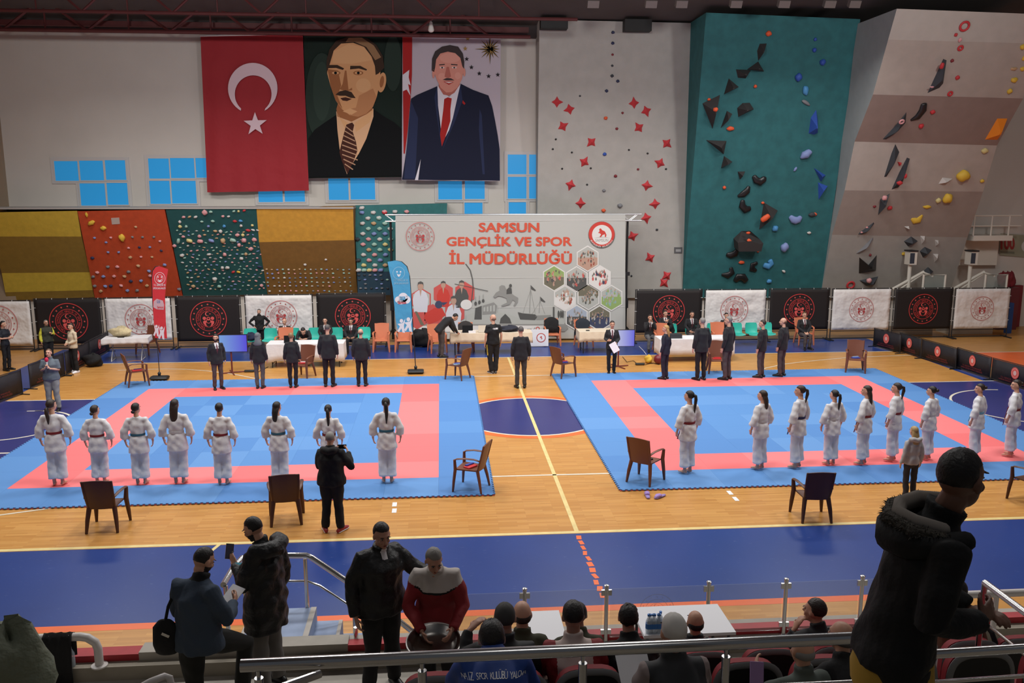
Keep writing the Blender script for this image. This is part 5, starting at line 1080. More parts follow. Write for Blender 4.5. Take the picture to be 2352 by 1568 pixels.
# low barrier boards along both ends
M_BAR = mat('barrier_cloth', (28, 25, 32), .7, bump=(4, .3, .05)); E_BAR = [mat('barrier_red', (214, 84, 76), .6), mat('barrier_white', (214, 176, 172), .6)]
def barrier(a, b_, h, label):
    A = Vector((a[0], a[1], 0)); B = Vector((b_[0], b_[1], 0)); d = B-A; W = d.length; rz = math.atan2(d.y, d.x)
    t = thing('barrier_board', label, 'barrier', A, rz, 'low black barrier boards')
    s = MB(); n = 12; vs = []
    for k in (0, 1):
        for i in range(n+1): vs.append((.02+(W-.04)*i/n, .01*math.sin(i*1.3)*(1-k), .06+(h-.08)*k))
    s.add(vs, [(i, i+1, n+2+i, n+1+i) for i in range(n)]); o = s.obj('cloth', [M_BAR], t, 60); so = o.modifiers.new('cloth', 'SOLIDIFY'); so.thickness = .006; so.offset = 0
    e = MB(); cx = W*.48
    for sy in (-1, 1):
        for r, q, mi in ((.145, .017, 0), (.115, .0185, 1), (.105, .02, 0), (.06, .0215, 1)): e.add([(cx+r*math.cos(2*PI*i/24), sy*q, h*.6+r*1.15*math.sin(2*PI*i/24)) for i in range(24)], [tuple(range(24))], mi)
        for tx, z, ww in (('T.C. GENÇLİK VE SPOR BAKANLIĞI', h*.26, 1.1), ('SAMSUN GENÇLİK VE SPOR İL MÜDÜRLÜĞÜ', h*.16, 1.25)):
            put_text(e, tx, lambda u, v: Vector((cx-sy*ww*W/4*(1-2*u)*-1 if sy > 0 else cx-ww*W/4*(1-2*u), sy*.018, z+.045*v)), 2)
    e.obj('emblem', E_BAR+[mat('barrier_text', (128, 44, 44), .6)], t, 0)
    f = MB(); f.tube([(0, 0, .02), (0, 0, h), (W, 0, h), (W, 0, .02)], .013, 8); f.tube([(0, 0, .05), (W, 0, .05)], .01, 8)
    for x in (0, W): f.tube([(x, -.2, .015), (x, .2, .015)], .014, 8)
    f.obj('frame', [M_POLE], t)
for a, b_, l in (((-12.62, 6.7), (-12.22, 8.72), 'at the left picture edge, with a red emblem'), ((-12.3, 9.35), (-12.05, 11.0), 'behind the man singing into the red microphone'), ((-12.05, 11.1), (-12.1, 13.0), 'behind the woman in the cream sweater'), ((-12.12, 13.1), (-12.2, 14.9), 'farthest on the left side, by the black sports bag')): barrier(a, b_, .7, 'low black barrier board '+l)
for a, b_, l in (((14.2, 13.7), (14.45, 12.35), 'farthest on the right side'), ((14.62, 12.75), (14.7, 11.55), 'second from the far end on the right side'), ((14.7, 11.5), (14.85, 9.82), 'third from the far end on the right side'), ((14.95, 9.95), (15.02, 8.38), 'fourth from the far end on the right side'), ((15.02, 8.32), (15.25, 6.5), 'at the right picture edge')): barrier(a, b_, .66, 'low black barrier board '+l)
# mobile basketball stands behind the right banners
M_CREAM = mat('paint_cream', (214, 208, 196), .5); M_GL = mat('board_glass', (150, 165, 160), .1, alpha=.28)
def hoop(dx, label):
    Y = 16.2; q = lambda x, y: wl(x+dx, y, Y); b0 = q(2090, 640); t = thing('basketball_stand', label, 'basketball stand', (b0.x, Y, 0))
    L = lambda x, y, yo=0: Vector((q(x, y).x-b0.x, yo, q(x, y).z))
    p = MB(); p.tube([Vector((L(2088, 640).x, 0, .0)), L(2090, 607)], .07, 10); p.obj('post', [M_CREAM], t)
    a = MB(); a.tube([L(2050, 664), L(2122, 624)], .055, 10); a.tube([L(2066, 664), L(2118, 630)], .035, 8); a.obj('arm', [M_CREAM], t)
    g = MB(); A, B = L(2094, 664), L(2146, 626); g.bb(A.x, B.x, -.75, -.73, A.z-.3, B.z); g.obj('backboard', [M_GL], t, 0)
    f = MB(); f.tube([(A.x, -.74, A.z-.3), (A.x, -.74, B.z), (B.x, -.74, B.z), (B.x, -.74, A.z-.3)], .045, 8); f.tube([L(2122, 626), Vector((B.x-.5, -.74, B.z-.05))], .04, 8); f.obj('board_frame', [M_CREAM], t)
    c = MB(); A, B = L(2083, 607), L(2101, 577); c.bb(A.x, B.x, -.2, .2, A.z, B.z, 0); c.bb(A.x-.01, A.x+(B.x-A.x)*.62, -.21, -.2, A.z+.05, B.z-.05, 1); c.bb(A.x-.03, B.x+.02, -.23, .22, B.z, B.z+.05, 2); c.obj('clock_box', [M_CREAM, mat('clock_dark', (54, 62, 74), .4), M_POLE], t, 0)
    bs = MB(); bs.bb(-.9, .9, -.3, .5, 0, .35); bs.obj('base', [M_CREAM], t, 0)
hoop(0, 'folded mobile basketball stand, left one behind the black banner'); hoop(139, 'folded mobile basketball stand, right one behind the last white banner')
# right corner: gallery, poster, padding
Yg = 17.2; A = wl(2224, 550, Yg); B = wl(2296, 538, Yg); b = MB(); b.bb(A.x-.3, B.x, 16.4, 17.5, A.z, B.z); b.bb(A.x-.3, B.x, 17.2, 17.5, A.z-1.0, A.z)
struct(b.obj('trim_4', [M_CREAM], None, 0))
t = thing('gallery_railing', 'cream steel railing on the small gallery at the right', 'railing', (A.x, 16.45, B.z)); r_ = MB()
zt = wl(2250, 495, 16.45).z-B.z; r_.tube([(-.6, 0, zt), (B.x-A.x+.3, 0, zt)], .03, 8); r_.tube([(-.6, 0, zt*.48), (B.x-A.x+.3, 0, zt*.48)], .025, 8)
for k in range(3): r_.tube([(-.3+k*.7, 0, 0), (-.3+k*.7, 0, zt)], .03, 8)
r_.obj('rails', [M_CREAM], t)
pr = Print(17.45); pr.poly([(2298, 536), (2372, 541), (2372, 592), (2296, 586)], 0, 0); put_text(pr, '100', lambda u, v: pr.w((2298+33*u, 573-29*v), 4), 1, .05); pr.poly([(2298, 576), (2330, 578), (2330, 583), (2298, 581)], 2, 3); pr.el((2360, 566), 14, 14, 3, 3)
tag(pr.obj('wall_poster', [mat('poster_pale', (150, 150, 128), .7), mat('poster_red', (150, 52, 48), .7), mat('poster_olive', (118, 122, 104), .7), mat('poster_white', (196, 196, 190), .7)], None, 0), 'pale wall poster reading 100 at the right edge', 'poster')
b = MB(); q0 = wl(2300, 750, 17.3); q1 = wl(2338, 655, 17.3); b.bb(q0.x, q1.x+.2, 17.25, 17.45, .02, q1.z); tag(b.obj('wall_padding', [mat('pad_maroon', (120, 34, 44), .6)], None, 0), 'dark red wall padding at the right end behind the banners', 'padding')
b = MB(); q0 = wl(2312, 730, 16.0); q1 = wl(2326, 695, 16.0); b.bb(q0.x, q1.x, 15.9, 16.1, 0, q1.z); tag(b.obj('crash_mat', [mat('pad_blue', (30, 70, 130), .6)], None, 0), 'narrow blue pad standing at the right end of the banners', 'mat')
for k in range(3):
    q = wl(2303+k*9, 636+k % 2*6, 16.9); o = cloth_heap('red_cushion', 'dark red bundle above the last white banner, %s from the left' % ORD[k], 'cushion', (q.x, 16.9, wl(2300, 652, 17).z-.14), (.18, .15, .30), mat('bundle_red', (112, 22, 34), .7), 10+k)
b = MB(); q = wl(2300, 700, 17.0); b.bb(q.x-.3, q.x+.5, 16.7, 17.15, 0, wl(2300, 652, 17).z-.12); tag(b.obj('storage_crate', [mat('crate_maroon', (96, 34, 40), .6)], None, 0), 'dark red crate carrying the red bundles, right end', 'crate')
# odds on the floor and chairs
def power(px, py, label):
    p = fl(px, py); b = MB(); b.loft([(p.x-.13, p.y, .035), (p.x+.13, p.y, .035)], [(.07, .033)]*2, 12, 0, True, (0, 0, 1)); tag(b.obj('cable_box', [mat('rubber_dark', (34, 32, 30), .6)], None), label, 'cable box')
power(573, 854, 'black cable box on the floor behind the left judges'); power(1470, 838, 'black cable box on the floor by the right screen')
def cable(pts, label, m=None):
    b = MB(); b.tube([fl(x, y)+Vector((0, 0, .012)) for x, y in pts], .009, 6); tag(b.obj('cable', [m or M_POLE], None), label, 'cable')
cable([(1430, 820), (1440, 832), (1455, 829), (1466, 838)], 'thin black cable curling from the right screen to a cable box'); cable([(1468, 796), (1478, 806), (1484, 814)], 'white cable on the blue floor behind the right screen', M_PAP); cable([(1482, 838), (1500, 834), (1514, 838)], 'thin dark cable running toward the right judging table'); cable([(592, 855), (606, 848), (616, 843)], 'thin dark cable leaving the left cable box')
p = fl(1512, 836); b = MB(); b.ell((p.x, p.y, .16), .15, 18, 12); tag(b.obj('red_helmet', [mat('helmet_red', (112, 28, 40), .4)], None), 'dark red round helmet under the right judging table', 'helmet')
cloth_heap('yellow_vest', 'yellow cloth beside the dark red helmet', 'cloth', (p.x-.28, p.y+.15, 0), (.12, .1, .13), mat('cloth_yellow', (220, 180, 60), .7), 21)
def slipper(px, py, rz, label):
    p = fl(px, py); t = thing('slipper', label, 'slipper', p, rz, 'purple slippers'); s = MB(); s.loft([(0, -.13, .02), (0, -.08, .02), (0, .03, .02), (0, .11, .02), (0, .14, .02)], [(.03, .018), (.038, .02), (.043, .02), (.045, .02), (.025, .018)], 14, 0, True, (0, 0, 1)); s.obj('sole', [mat('slipper_sole', (150, 130, 190), .6)], t)
    u = MB(); u.loft([(0, .0, .045), (0, .07, .05), (0, .125, .035)], [(.046, .03), (.05, .035), (.03, .02)], 12, 0, True, (0, 0, 1)); u.obj('upper', [mat('slipper_purple', (165, 135, 205), .6)], t)
slipper(1487, 1140, -.1, 'left purple slipper, pointing to the mat'); slipper(1516, 1142, 2.2, 'right purple slipper, lying sideways')
def onchair(px, py, rz, col, label):
    p = fl(px, py); b = MB(); b.box((0, 0, 0), (.24, .14, .025), 0); b.box((.03, .05, .024), (.2, .05, .02), 1); o = tag(b.obj('signal_flags', [mat('sflag_'+c, {'red': (196, 44, 48), 'blue': (54, 68, 160), 'navy': (44, 40, 90), 'white': (220, 215, 215), 'black': (30, 26, 26), 'pale': (150, 175, 200)}[c], .7) for c in col], None, 0), label, 'flags', 'folded signal flags on chairs')
    o.location = (p.x, p.y, .452 if p.y < 9.98 and p.y > 0 else .43); o.rotation_euler = (0, 0, rz)
onchair(317, 886, .5, ('red', 'navy'), 'red and blue folded flags on the chair at the left mat, back left corner'); onchair(1051, 871, .3, ('pale', 'blue'), 'pale blue folded flag on the chair at the left mat, back right corner'); onchair(1294, 866, .2, ('blue', 'red'), 'purple-blue folded flag on the chair at the right mat, back left corner'); onchair(1963, 855, .2, ('blue', 'pale'), 'blue folded flag on the chair at the right mat, back right corner')
onchair(1081, 1124, .8, ('red', 'blue'), 'red and blue flags on the chair at the left mat, front right corner'); onchair(1482, 1106, .4, ('black', 'black'), 'black folded item on the chair at the right mat, front left corner'); onchair(1645, 857, 0, ('red', 'red'), 'red folded flag on the chair between two right judges'); onchair(697, 866, 0, ('red', 'white'), 'red and white folded flag on the chair behind the left judges')
# lamp bulb and floodlights hanging in the roof
q = wl(990, 60, 15.0); t = thing('pendant_lamp', 'white pear shaped lamp hanging above the second portrait', 'lamp', q); b = MB(); b.lathe((0, 0, 0), [(.01, .16), (.05, .12), (.06, .05), (.085, -.05), (.1, -.13), (.07, -.18), (.02, -.2)], 16); b.obj('lamp_shade', [mat('lamp_white', (225, 222, 215), .5)], t); b = MB(); b.tube([(0, 0, .15), (0, 0, 1.2)], .008, 6); b.obj('cord', [M_POLE], t)
for k, px in enumerate((1362, 1495, 1565, 1690, 1800, 1905, 1962)):
    q = wl(px, 8, 13.0); t = thing('flood_light', 'grey flood light at the roof above the climbing walls, %s from the left' % ORD[k], 'lamp', q, 0, 'roof flood lights'); b = MB(); b.box((0, 0, 0), (.36, .2, .22), 0, Matrix.Rotation(.5, 3, 'X')); b.obj('housing', [mat('flood_grey', (120, 112, 108), .5)], t, 0); b = MB(); b.tube([(0, 0, .1), (0, 0, .45)], .015, 6); b.obj('bracket', [M_POLE], t)
# ---------------------------------------------------------------- the spectators' stand in the foreground
M_CON = mat('concrete', (150, 142, 128), .85, noise=(3, .12), bump=(30, .3, .01)); M_CON2 = mat('concrete_light', (176, 170, 160), .8, noise=(4, .1)); M_RED = mat('kerb_red', (176, 44, 52), .6, noise=(6, .15)); M_STEEL = mat('steel_polished', (200, 200, 200), .22, metal=1.0)
KY0, KY1, WZ, KZ = -6.73, -6.45, .65, .80
b = MB(); b.bb(-13, 15, -8.1, KY0, 0, WZ); struct(b.obj('stand_walkway', [M_CON2], None, 0))
b = MB(); b.bb(-13, 15, KY0, KY1+.02, 0, KZ); struct(b.obj('stand_kerb', [M_CON], None, 0))
STEPS = [(-9.1, -8.1, 1.05), (-10.0, -9.1, 1.45), (-10.7, -10.0, 1.8), (-11.2, -10.7, 2.1), (-11.7, -11.2, 2.5), (-12.7, -11.7, 2.95), (-13.6, -12.7, 3.4), (-17, -13.6, 3.95)]
for k, (y0, y1, z) in enumerate(STEPS):
    b = MB(); b.bb(-13, 15, y0, y1, 0, z); struct(b.obj('stand_step', [M_CON], None, 0))
b = MB(); xs_ = [wl(x, 1500, -6.6).x for x in (-100, 250, 320, 800, 1250, 1700)]
b.bb(xs_[0], xs_[2], -6.62, -6.45, KZ, KZ+.07, 0); b.bb(xs_[2], xs_[3], -6.62, -6.42, KZ, KZ+.085, 1); b.bb(xs_[3], 6, -6.62, -6.50, KZ, KZ+.07, 0); b.bb(xs_[3], 6, -6.5, -6.38, KZ-.02, KZ+.05, 1)
struct(b.obj('kerb_boards', [M_RED, M_CON2], None, 0))
# blue steps down to the court
t = thing('court_steps', 'blue-grey steps with landing leading from the stand down to the court', 'steps', (-3.05, -6.1, 0)); M_BST = mat('steps_blue', (150, 168, 200), .6, noise=(5, .1)); M_EDGE = mat('steps_edge', (190, 184, 176), .6)
b = MB(); b.bb(-.05, .68, -.35, .4, 0, .84, 0); b.bb(.62, .68, -.35, .4, .8405, .846, 1); b.bb(-.05, -.01, -.35, .4, .8405, .846, 1); b.obj('landing', [M_BST, M_EDGE], t, 0)
for k in range(4):
    b = MB(); x0 = .68+k*.29; z = .84-.17*(k+1); b.bb(x0, x0+.29, -.35, .4, 0, z, 0); b.bb(x0+.25, x0+.29, -.35, .4, z+.0005, z+.006, 1); b.obj('step', [M_BST, M_EDGE], t, 0)
t = thing('stair_handrail', 'chrome tube handrail around the blue court steps', 'handrail', (-3.05, -6.1, .84)); o3 = Vector((-3.05, -6.1, .84))
def at(px, py, Y): return wl(px, py, Y)-o3
r_ = MB(); pts = [at(513, 1343, -6.42), at(535, 1305, -5.95), at(556, 1281, -5.72), at(580, 1275, -5.68), at(704, 1275, -5.68), at(716, 1280, -5.68), at(820, 1350, -5.68), at(960, 1460, -5.68)]
r_.tube(pts, .032, 12); r_.obj('top_rail', [M_STEEL], t)
r_ = MB(); r_.tube([at(590, 1334, -5.68), at(705, 1334, -5.68), at(735, 1345, -5.68), at(815, 1398, -5.68), at(930, 1480, -5.68)], .015, 8); r_.tube([at(522, 1400, -6.4), at(552, 1345, -5.75)], .014, 8); r_.obj('middle_rail', [M_STEEL], t)
for (x, y0, y1, Y) in ((518, 1345, 1466, -6.42), (560, 1292, 1412, -5.72), (701, 1283, 1403, -5.68), (817, 1440, 1500, -6.45), (812, 1345, 1475, -5.68)):
    r_ = MB(); a = at(x, y0, Y); c = at(x+8 if Y < -6 else x+4, y1, Y); r_.tube([Vector((a.x, a.y, c.z)), a], .024, 10); r_.lathe((a.x, a.y, c.z), [(.045, 0), (.045, .012), (.026, .02)], 12); r_.obj('post', [M_STEEL], t)
# glass balustrade in front of the first row
t = thing('glass_balustrade', 'low clear glass balustrade with steel posts before the front row', 'balustrade', (.7, -6.66, KZ)); gx = [wl(x, 1370, -6.66).x-.7 for x in (1000, 1205, 1393, 1627, 1804, 1978, 2170)]
gz = .64
for x in gx[1:6]:
    p = MB(); p.tube([(x, 0, 0), (x, 0, gz)], .022, 12); p.lathe((x, 0, gz), [(.026, 0), (.026, .012), (.012, .02)], 12); p.bb(x-.055, x+.055, -.012, .012, gz-.1, gz-.04); p.bb(x-.055, x+.055, -.012, .012, .1, .15); p.lathe((x, 0, 0), [(.045, 0), (.045, .012)], 12); p.obj('post', [M_STEEL], t)
M_GLASS = bpy.data.materials.new('balustrade_glass'); M_GLASS.use_nodes = True; bs_ = M_GLASS.node_tree.nodes['Principled BSDF']; bs_.inputs['Base Color'].default_value = (.75, .82, .86, 1); bs_.inputs['Alpha'].default_value = .13; bs_.inputs['Roughness'].default_value = .04
for a, c in zip(gx[:-1], gx[1:]):
    g = MB(); g.bb(a+.04, c-.04, -.005, .005, .06, gz-.03); g.obj('glass_pane', [M_GLASS], t, 0)
e = bpy.data.objects.new('etched_emblem', emblem_mesh('etched_emblem', [mat('etch', (170, 168, 165), .6, alpha=.4)]*2, 1.0, False)); COL.objects.link(e); e.parent = t; q = wl(1508, 1395, -6.66); e.location = (q.x-.7, -.007, q.z-KZ-.03); e.scale = (.19, 1, .19)
# big tubular handrail before the fourth row
def CP(px, py, D): return CAM+ray(px, py)*D
A, B = CP(553, 1528, 4.52), CP(2003, 1463, 4.86)
t = thing('front_handrail', 'thick polished steel handrail crossing the foreground', 'handrail', (A.x, A.y, 2.1)); o4 = Vector((A.x, A.y, 2.1)); r_ = MB(); r_.tube([A-o4, B-o4], .034, 20); r_.lathe(B-o4, [(.03, -.01), (.036, 0), (.03, .012)], 12, 0, Matrix.Rotation(PI/2, 3, 'Y')); r_.obj('top_rail', [M_STEEL], t)
dr = (B-A); r_ = MB(); L0 = A+dr*.03-Vector((0, 0, .27)); L1 = A+dr*.985-Vector((0, 0, .27)); r_.tube([L0-o4, L1-o4, L1-o4+Vector((.05, .0, -.02)), L1-o4+Vector((.06, 0, -.08))], .014, 10); r_.obj('lower_rail', [M_STEEL], t)
for px in (590, 948, 1313, 1650, 1984):
    u = (px-553)/(2003-553); p = A+dr*u; r_ = MB(); r_.tube([(p.x-o4.x, p.y-o4.y, 0), (p.x-o4.x, p.y-o4.y, p.z-2.1-.075)], .024, 12); r_.tube([(p.x-o4.x, p.y-o4.y, p.z-2.18), (p.x-o4.x, p.y-o4.y, p.z-2.13)], .011, 8); r_.obj('post', [M_STEEL], t)
r_ = MB(); r_.tube([CP(735, 1547, 4.5)-o4, CP(560, 1610, 4.2)-o4], .022, 10); r_.obj('slanted_rail', [M_STEEL], t)
A, B = CP(2120, 1503, 4.72), CP(2420, 1484, 4.85); t = thing('side_handrail', 'polished steel handrail right of the man in the hooded jacket', 'handrail', (A.x, A.y, 2.1)); o4 = Vector((A.x, A.y, 2.1)); r_ = MB(); r_.tube([A-o4, B-o4], .026, 14); r_.obj('top_rail', [M_STEEL], t); r_ = MB(); r_.tube([A-o4-Vector((0, 0, .17)), B-o4-Vector((0, 0, .17))], .012, 8); r_.obj('lower_rail', [M_STEEL], t)
for u in (.02, .98): 
    r_ = MB(); p = A+(B-A)*u; r_.tube([(p.x-o4.x, p.y-o4.y, 0), (p.x-o4.x, p.y-o4.y, p.z-2.1)], .02, 10); r_.obj('post', [M_STEEL], t)
# white pipe rails on the kerb
M_PIPE = mat('pipe_white', (206, 200, 196), .35)
Y = -6.7; z = wl(100, 1465, Y).z; x1 = wl(208, 1463, Y).x; xb = wl(228, 1520, Y).x; t = thing('pipe_barrier', 'thick white pipe barrier bending down to the kerb at left', 'barrier', (xb, Y, KZ)); r_ = MB()
r_.tube([(-5, 0, z-KZ), (x1-xb-.1, 0, z-KZ), (x1-xb-.03, 0, z-KZ-.015), (-.02, 0, z-KZ-.07), (0, 0, z-KZ-.14), (0, 0, 0.01)], .042, 14); r_.obj('pipe', [M_PIPE], t); r_ = MB(); r_.lathe((0, 0, 0.001), [(.08, 0), (.08, .014), (.045, .02)], 18); r_.obj('flange', [M_PIPE], t)
A = wl(2255, 1364, -6.7); t = thing('pipe_barrier', 'thick white pipe barrier behind the brown hooded spectator', 'barrier', (A.x, -6.7, KZ)); r_ = MB(); r_.tube([(-.3, 0, A.z-KZ), (2.5, 0, A.z-KZ)], .042, 14); r_.obj('pipe', [M_PIPE], t); r_ = MB(); r_.tube([(.17, 0, 0), (.17, 0, A.z-KZ)], .03, 10); r_.obj('post', [M_PIPE], t)
A = CP(2262, 1338, 6.6); B = CP(2362, 1412, 6.0); B.z = A.z-.25; t = thing('stair_handrail', 'slanted chrome handrail at the right edge of the stand', 'handrail', (A.x, A.y, .65)); o4 = Vector((A.x, A.y, .65)); A2_, B2_ = A-o4, CP(2400, 1440, 5.9)-o4; r_ = MB(); r_.tube([A2_, B2_], .026, 12); r_.obj('top_rail', [M_STEEL], t); r_ = MB(); r_.tube([A2_-Vector((0, 0, .3)), B2_-Vector((0, 0, .3))], .012, 8); r_.obj('lower_rail', [M_STEEL], t); r_ = MB(); r_.tube([(0, 0, 0), A2_], .022, 10); r_.obj('post', [M_STEEL], t)
A = CP(395, 1556, 4.6); t = thing('aisle_handrail', 'curved white tube end at the bottom edge, left of the bending knee man', 'handrail', (A.x, A.y, 2.1)); o4 = Vector((A.x, A.y, 2.1)); r_ = MB(); r_.tube([CP(300, 1590, 4.5)-o4, CP(345, 1565, 4.55)-o4, CP(378, 1552, 4.6)-o4, CP(390, 1556, 4.6)-o4, CP(394, 1575, 4.6)-o4, (0, 0, 0)], .018, 12); r_.obj('tube', [M_PIPE], t)
# folding stadium seats
M_SRED = mat('seat_red', (140, 26, 36), .7); M_SGR = mat('seat_rim', (112, 112, 112), .5); M_SBK = mat('seat_back_black', (16, 15, 16), .6)
def seat_proto(label):
    t = thing('stadium_seat', label, 'seat', (0, 0, 0), 0, 'red and black stadium seats'); N = 16
    def arch(w, h, y, inset=0):
        out = [(-w, y, .3)]
        for i in range(N+1): a = PI-PI*i/N; out.append((math.copysign(abs(math.cos(a))**.55, math.cos(a))*w, y-.02, .70+h*abs(math.sin(a))**.7))
        return [Vector(p) for p in out+[(w, y, .3)]]
    b = MB(); b.prism(arch(.225, .22, -.02), (0, -.05, 0)); b.obj('back_shell', [M_SBK], t, 40)
    r_ = MB(); r_.loft([p+Vector((0, -.035, .005)) for p in arch(.226, .222, -.02)][1:-1], [(.03, .018)]*(N+1), 8, 0, True, (0, 1, 0)); r_.obj('rim', [M_SGR], t, 60)
    c = MB(); c.prism(arch(.232, .235, .04), (0, -.055, 0)); c.obj('back_cushion', [M_SRED], t, 40)
    s = MB(); s.bb(-.215, .215, .0, .40, .38, .45); s.obj('seat_cushion', [M_SRED], t, 0)
    
    for x in (-.225, .225): f = MB(); f.bb(x-.01, x+.01, -.05, .3, 0, .6); f.obj('side_frame', [M_SBK], t, 0)
    return t
SEAT = None
def seats(pxs, py, Y, z, words):
    global SEAT
    for px, lab in zip(pxs, words):
        x = wl(px, py, Y).x
        if SEAT is None: SEAT = seat_proto(lab); SEAT.location = (x, Y, z)
        else: dup(SEAT, (x, Y, z), 0, lab)
seats([1000, 1176, 1352, 1530, 1712, 1888, 2064, 2240, 2416], 1510, -9.72, 1.45, ['red-topped black seat below the man with the metal pot', 'red-topped seat behind which the blue jersey sits, nearer row', 'empty red-topped seat between blue jersey and white-haired man', 'red-topped seat ahead of the white-haired man, nearer row', 'empty red-topped seat right of the white-haired man, nearer row', 'red-topped seat in front of the grey bald crown, nearer row', 'red-topped seat behind the dark shoulder of the hooded man', 'red-topped seat right of the hooded jacket man, nearer row', 'red-topped seat cut by the right picture edge'])
seats([1160, 1312, 1464, 1616, 1768, 1920, 2072, 2224, 2340], 1470, -8.9, 1.05, ['seat behind the bald spectator left of the glass post', 'seat behind the olive coat spectator', 'second row seat ahead of the tousled black haired spectator', 'red seat behind the white-haired man, second row', 'empty red seat left of the man resting his cheek, second row', 'red seat behind the man resting his cheek, second row', 'red seat hidden behind the hooded jacket, second row', 'seat of the spectator in the brown hood', 'red seat right of the brown hood spectator'])
# white tables and bottles before the front row
def stand_table(px0, px1, py, label):
    Y = -7.25; z = 1.36; a = fl(px0, py, z); c = fl(px1, py, z); t = thing('small_table', label, 'table', ((a.x+c.x)/2, Y, WZ)); w = (c.x-a.x)/2; b = MB(); b.bb(-w, w, -.3, .27, z-WZ-.03, z-WZ); b.obj('tabletop', [M_PAP], t, 0); l = MB()
    for sx in (-1, 1):
        for sy in (-.24, .22): l.tube([(sx*(w-.05), sy, 0), (sx*(w-.05), sy, z-WZ-.03)], .015, 8)
    l.obj('legs', [M_POLE], t); return t
stand_table(1200, 1300, 1460, 'white table behind the bald heads, left one of the front row'); stand_table(1475, 1690, 1450, 'white table with blue labelled water, right one of the front row')
M_WAT = mat('bottle_clear', (200, 215, 225), .08, alpha=.5); M_LAB = mat('label_blue', (50, 120, 200), .5)
for k, (px, py) in enumerate(((1497, 1462), (1508, 1463), (1519, 1462), (1500, 1476), (1511, 1477), (1522, 1474), (1516, 1446))):
    q = fl(px, py, 1.362); q.y = min(max(q.y, -7.5), -7.02); t = thing('water_bottle', 'small water bottle with blue label on the right white table, %s of seven' % ORD[k], 'bottle', q, 0, 'water bottles on the front table'); b = MB(); b.lathe((0, 0, 0), [(.028, 0), (.03, .01), (.03, .12), (.012, .16), (.012, .18)], 12); b.obj('bottle_body', [M_WAT], t); b = MB(); b.lathe((0, 0, .05), [(.0312, 0), (.0312, .05)], 12); b.obj('paper_label', [M_LAB], t); b = MB(); b.lathe((0, 0, .175), [(.014, 0), (.014, .018)], 10); b.obj('cap', [M_LAB], t)
q = wl(165, 1520, -6.68); t = thing('water_bottle', 'empty clear plastic bottle under the white pipe barrier', 'bottle', (q.x, -6.68, KZ)); b = MB(); b.lathe((0, 0, 0), [(.03, 0), (.034, .01), (.034, .14), (.012, .19), (.012, .21)], 12); b.obj('bottle_body', [M_WAT], t)
# coats at the left edge
def coat(name, label, pts, m, seed, th=.05, quilt=0):
    pass
Y = -6.78; b = MB(); vs = []; n = 10; zt = wl(120, 1448, Y).z; xa, xc = wl(92, 1460, Y).x, wl(158, 1460, Y).x; prof = [(.06, -.22), (.065, -.05), (.05, .02), (0, .055), (-.055, .02), (-.07, -.1), (-.085, -.3), (-.09, -.5)]
for k, (yo, zo) in enumerate(prof):
    for i in range(n+1): u = i/n; vs.append((xa+(xc-xa)*u-(.0 if k < 5 else (k-4)*.035*(1-u)), -6.7+yo+.012*math.sin(i*1.9+k), z+zo+.02*math.sin(i*1.3)*(k > 5)))
b.add(vs, [(k*(n+1)+i, k*(n+1)+i+1, (k+1)*(n+1)+i+1, (k+1)*(n+1)+i) for k in range(len(prof)-1) for i in range(n)]); o = b.obj('hung_jacket', [M_BK], None, 60); so = o.modifiers.new('cloth', 'SOLIDIFY'); so.thickness = .02; so.offset = 1; tag(o, 'black jacket hanging over the white pipe barrier', 'jacket')
# ---------------------------------------------------------------- people
V = Vector
STAND = dict(pel=(0, 0, .95), wai=(0, -.005, 1.10), che=(0, 0, 1.31), nek=(0, -.015, 1.48), hed=(0, .02, 1.635),
             hip=(.09, 0, .92), kne=(.10, .015, .50), ank=(.105, -.02, .085), toe=(.135, .13, .03), sho=(.175, -.015, 1.425), elb=(.24, -.045, 1.15), wri=(.25, .02, .905), han=(.245, .05, .81))
SIT = dict(pel=(0, 0, .53), wai=(0, -.03, .69), che=(0, -.01, .90), nek=(0, .0, 1.06), hed=(0, .035, 1.21),
           hip=(.09, .03, .50), kne=(.12, .45, .50), ank=(.12, .42, .085), toe=(.14, .57, .03), sho=(.175, 0, 1.005), elb=(.24, .06, .75), wri=(.13, .27, .60), han=(.10, .36, .57))
def pose(base, **kw):
    J = {}
    for k, v in base.items():
        if k in ('pel', 'wai', 'che', 'nek', 'hed'): J[k] = V(v)
        else: J[k+'R'] = V(v); J[k+'L'] = V((-v[0], v[1], v[2]))
    for k, v in kw.items():
        if k[-1] in 'LR' and k[:-1] in base or k in ('pel', 'wai', 'che', 'nek', 'hed'): J[k] = V(v)
        else: J[k+'R'] = V(v); J[k+'L'] = V((-v[0], v[1], v[2]))
    return J
SKIN = {'fair': (206, 158, 134), 'tan': (200, 150, 124), 'dark': (122, 84, 66), 'shade': (180, 132, 110)}  # dark and shade: the stand's dim light put into the skin colour
JOBS = []
def job(o, mb, vox, smooth, s, mats, pick=None, post=None, wob=0.0):
    mb.v = [(x*s, y*s, z*s) for x, y, z in mb.v]; JOBS.append((o, mb, vox, smooth, s, mats, pick, post, wob))
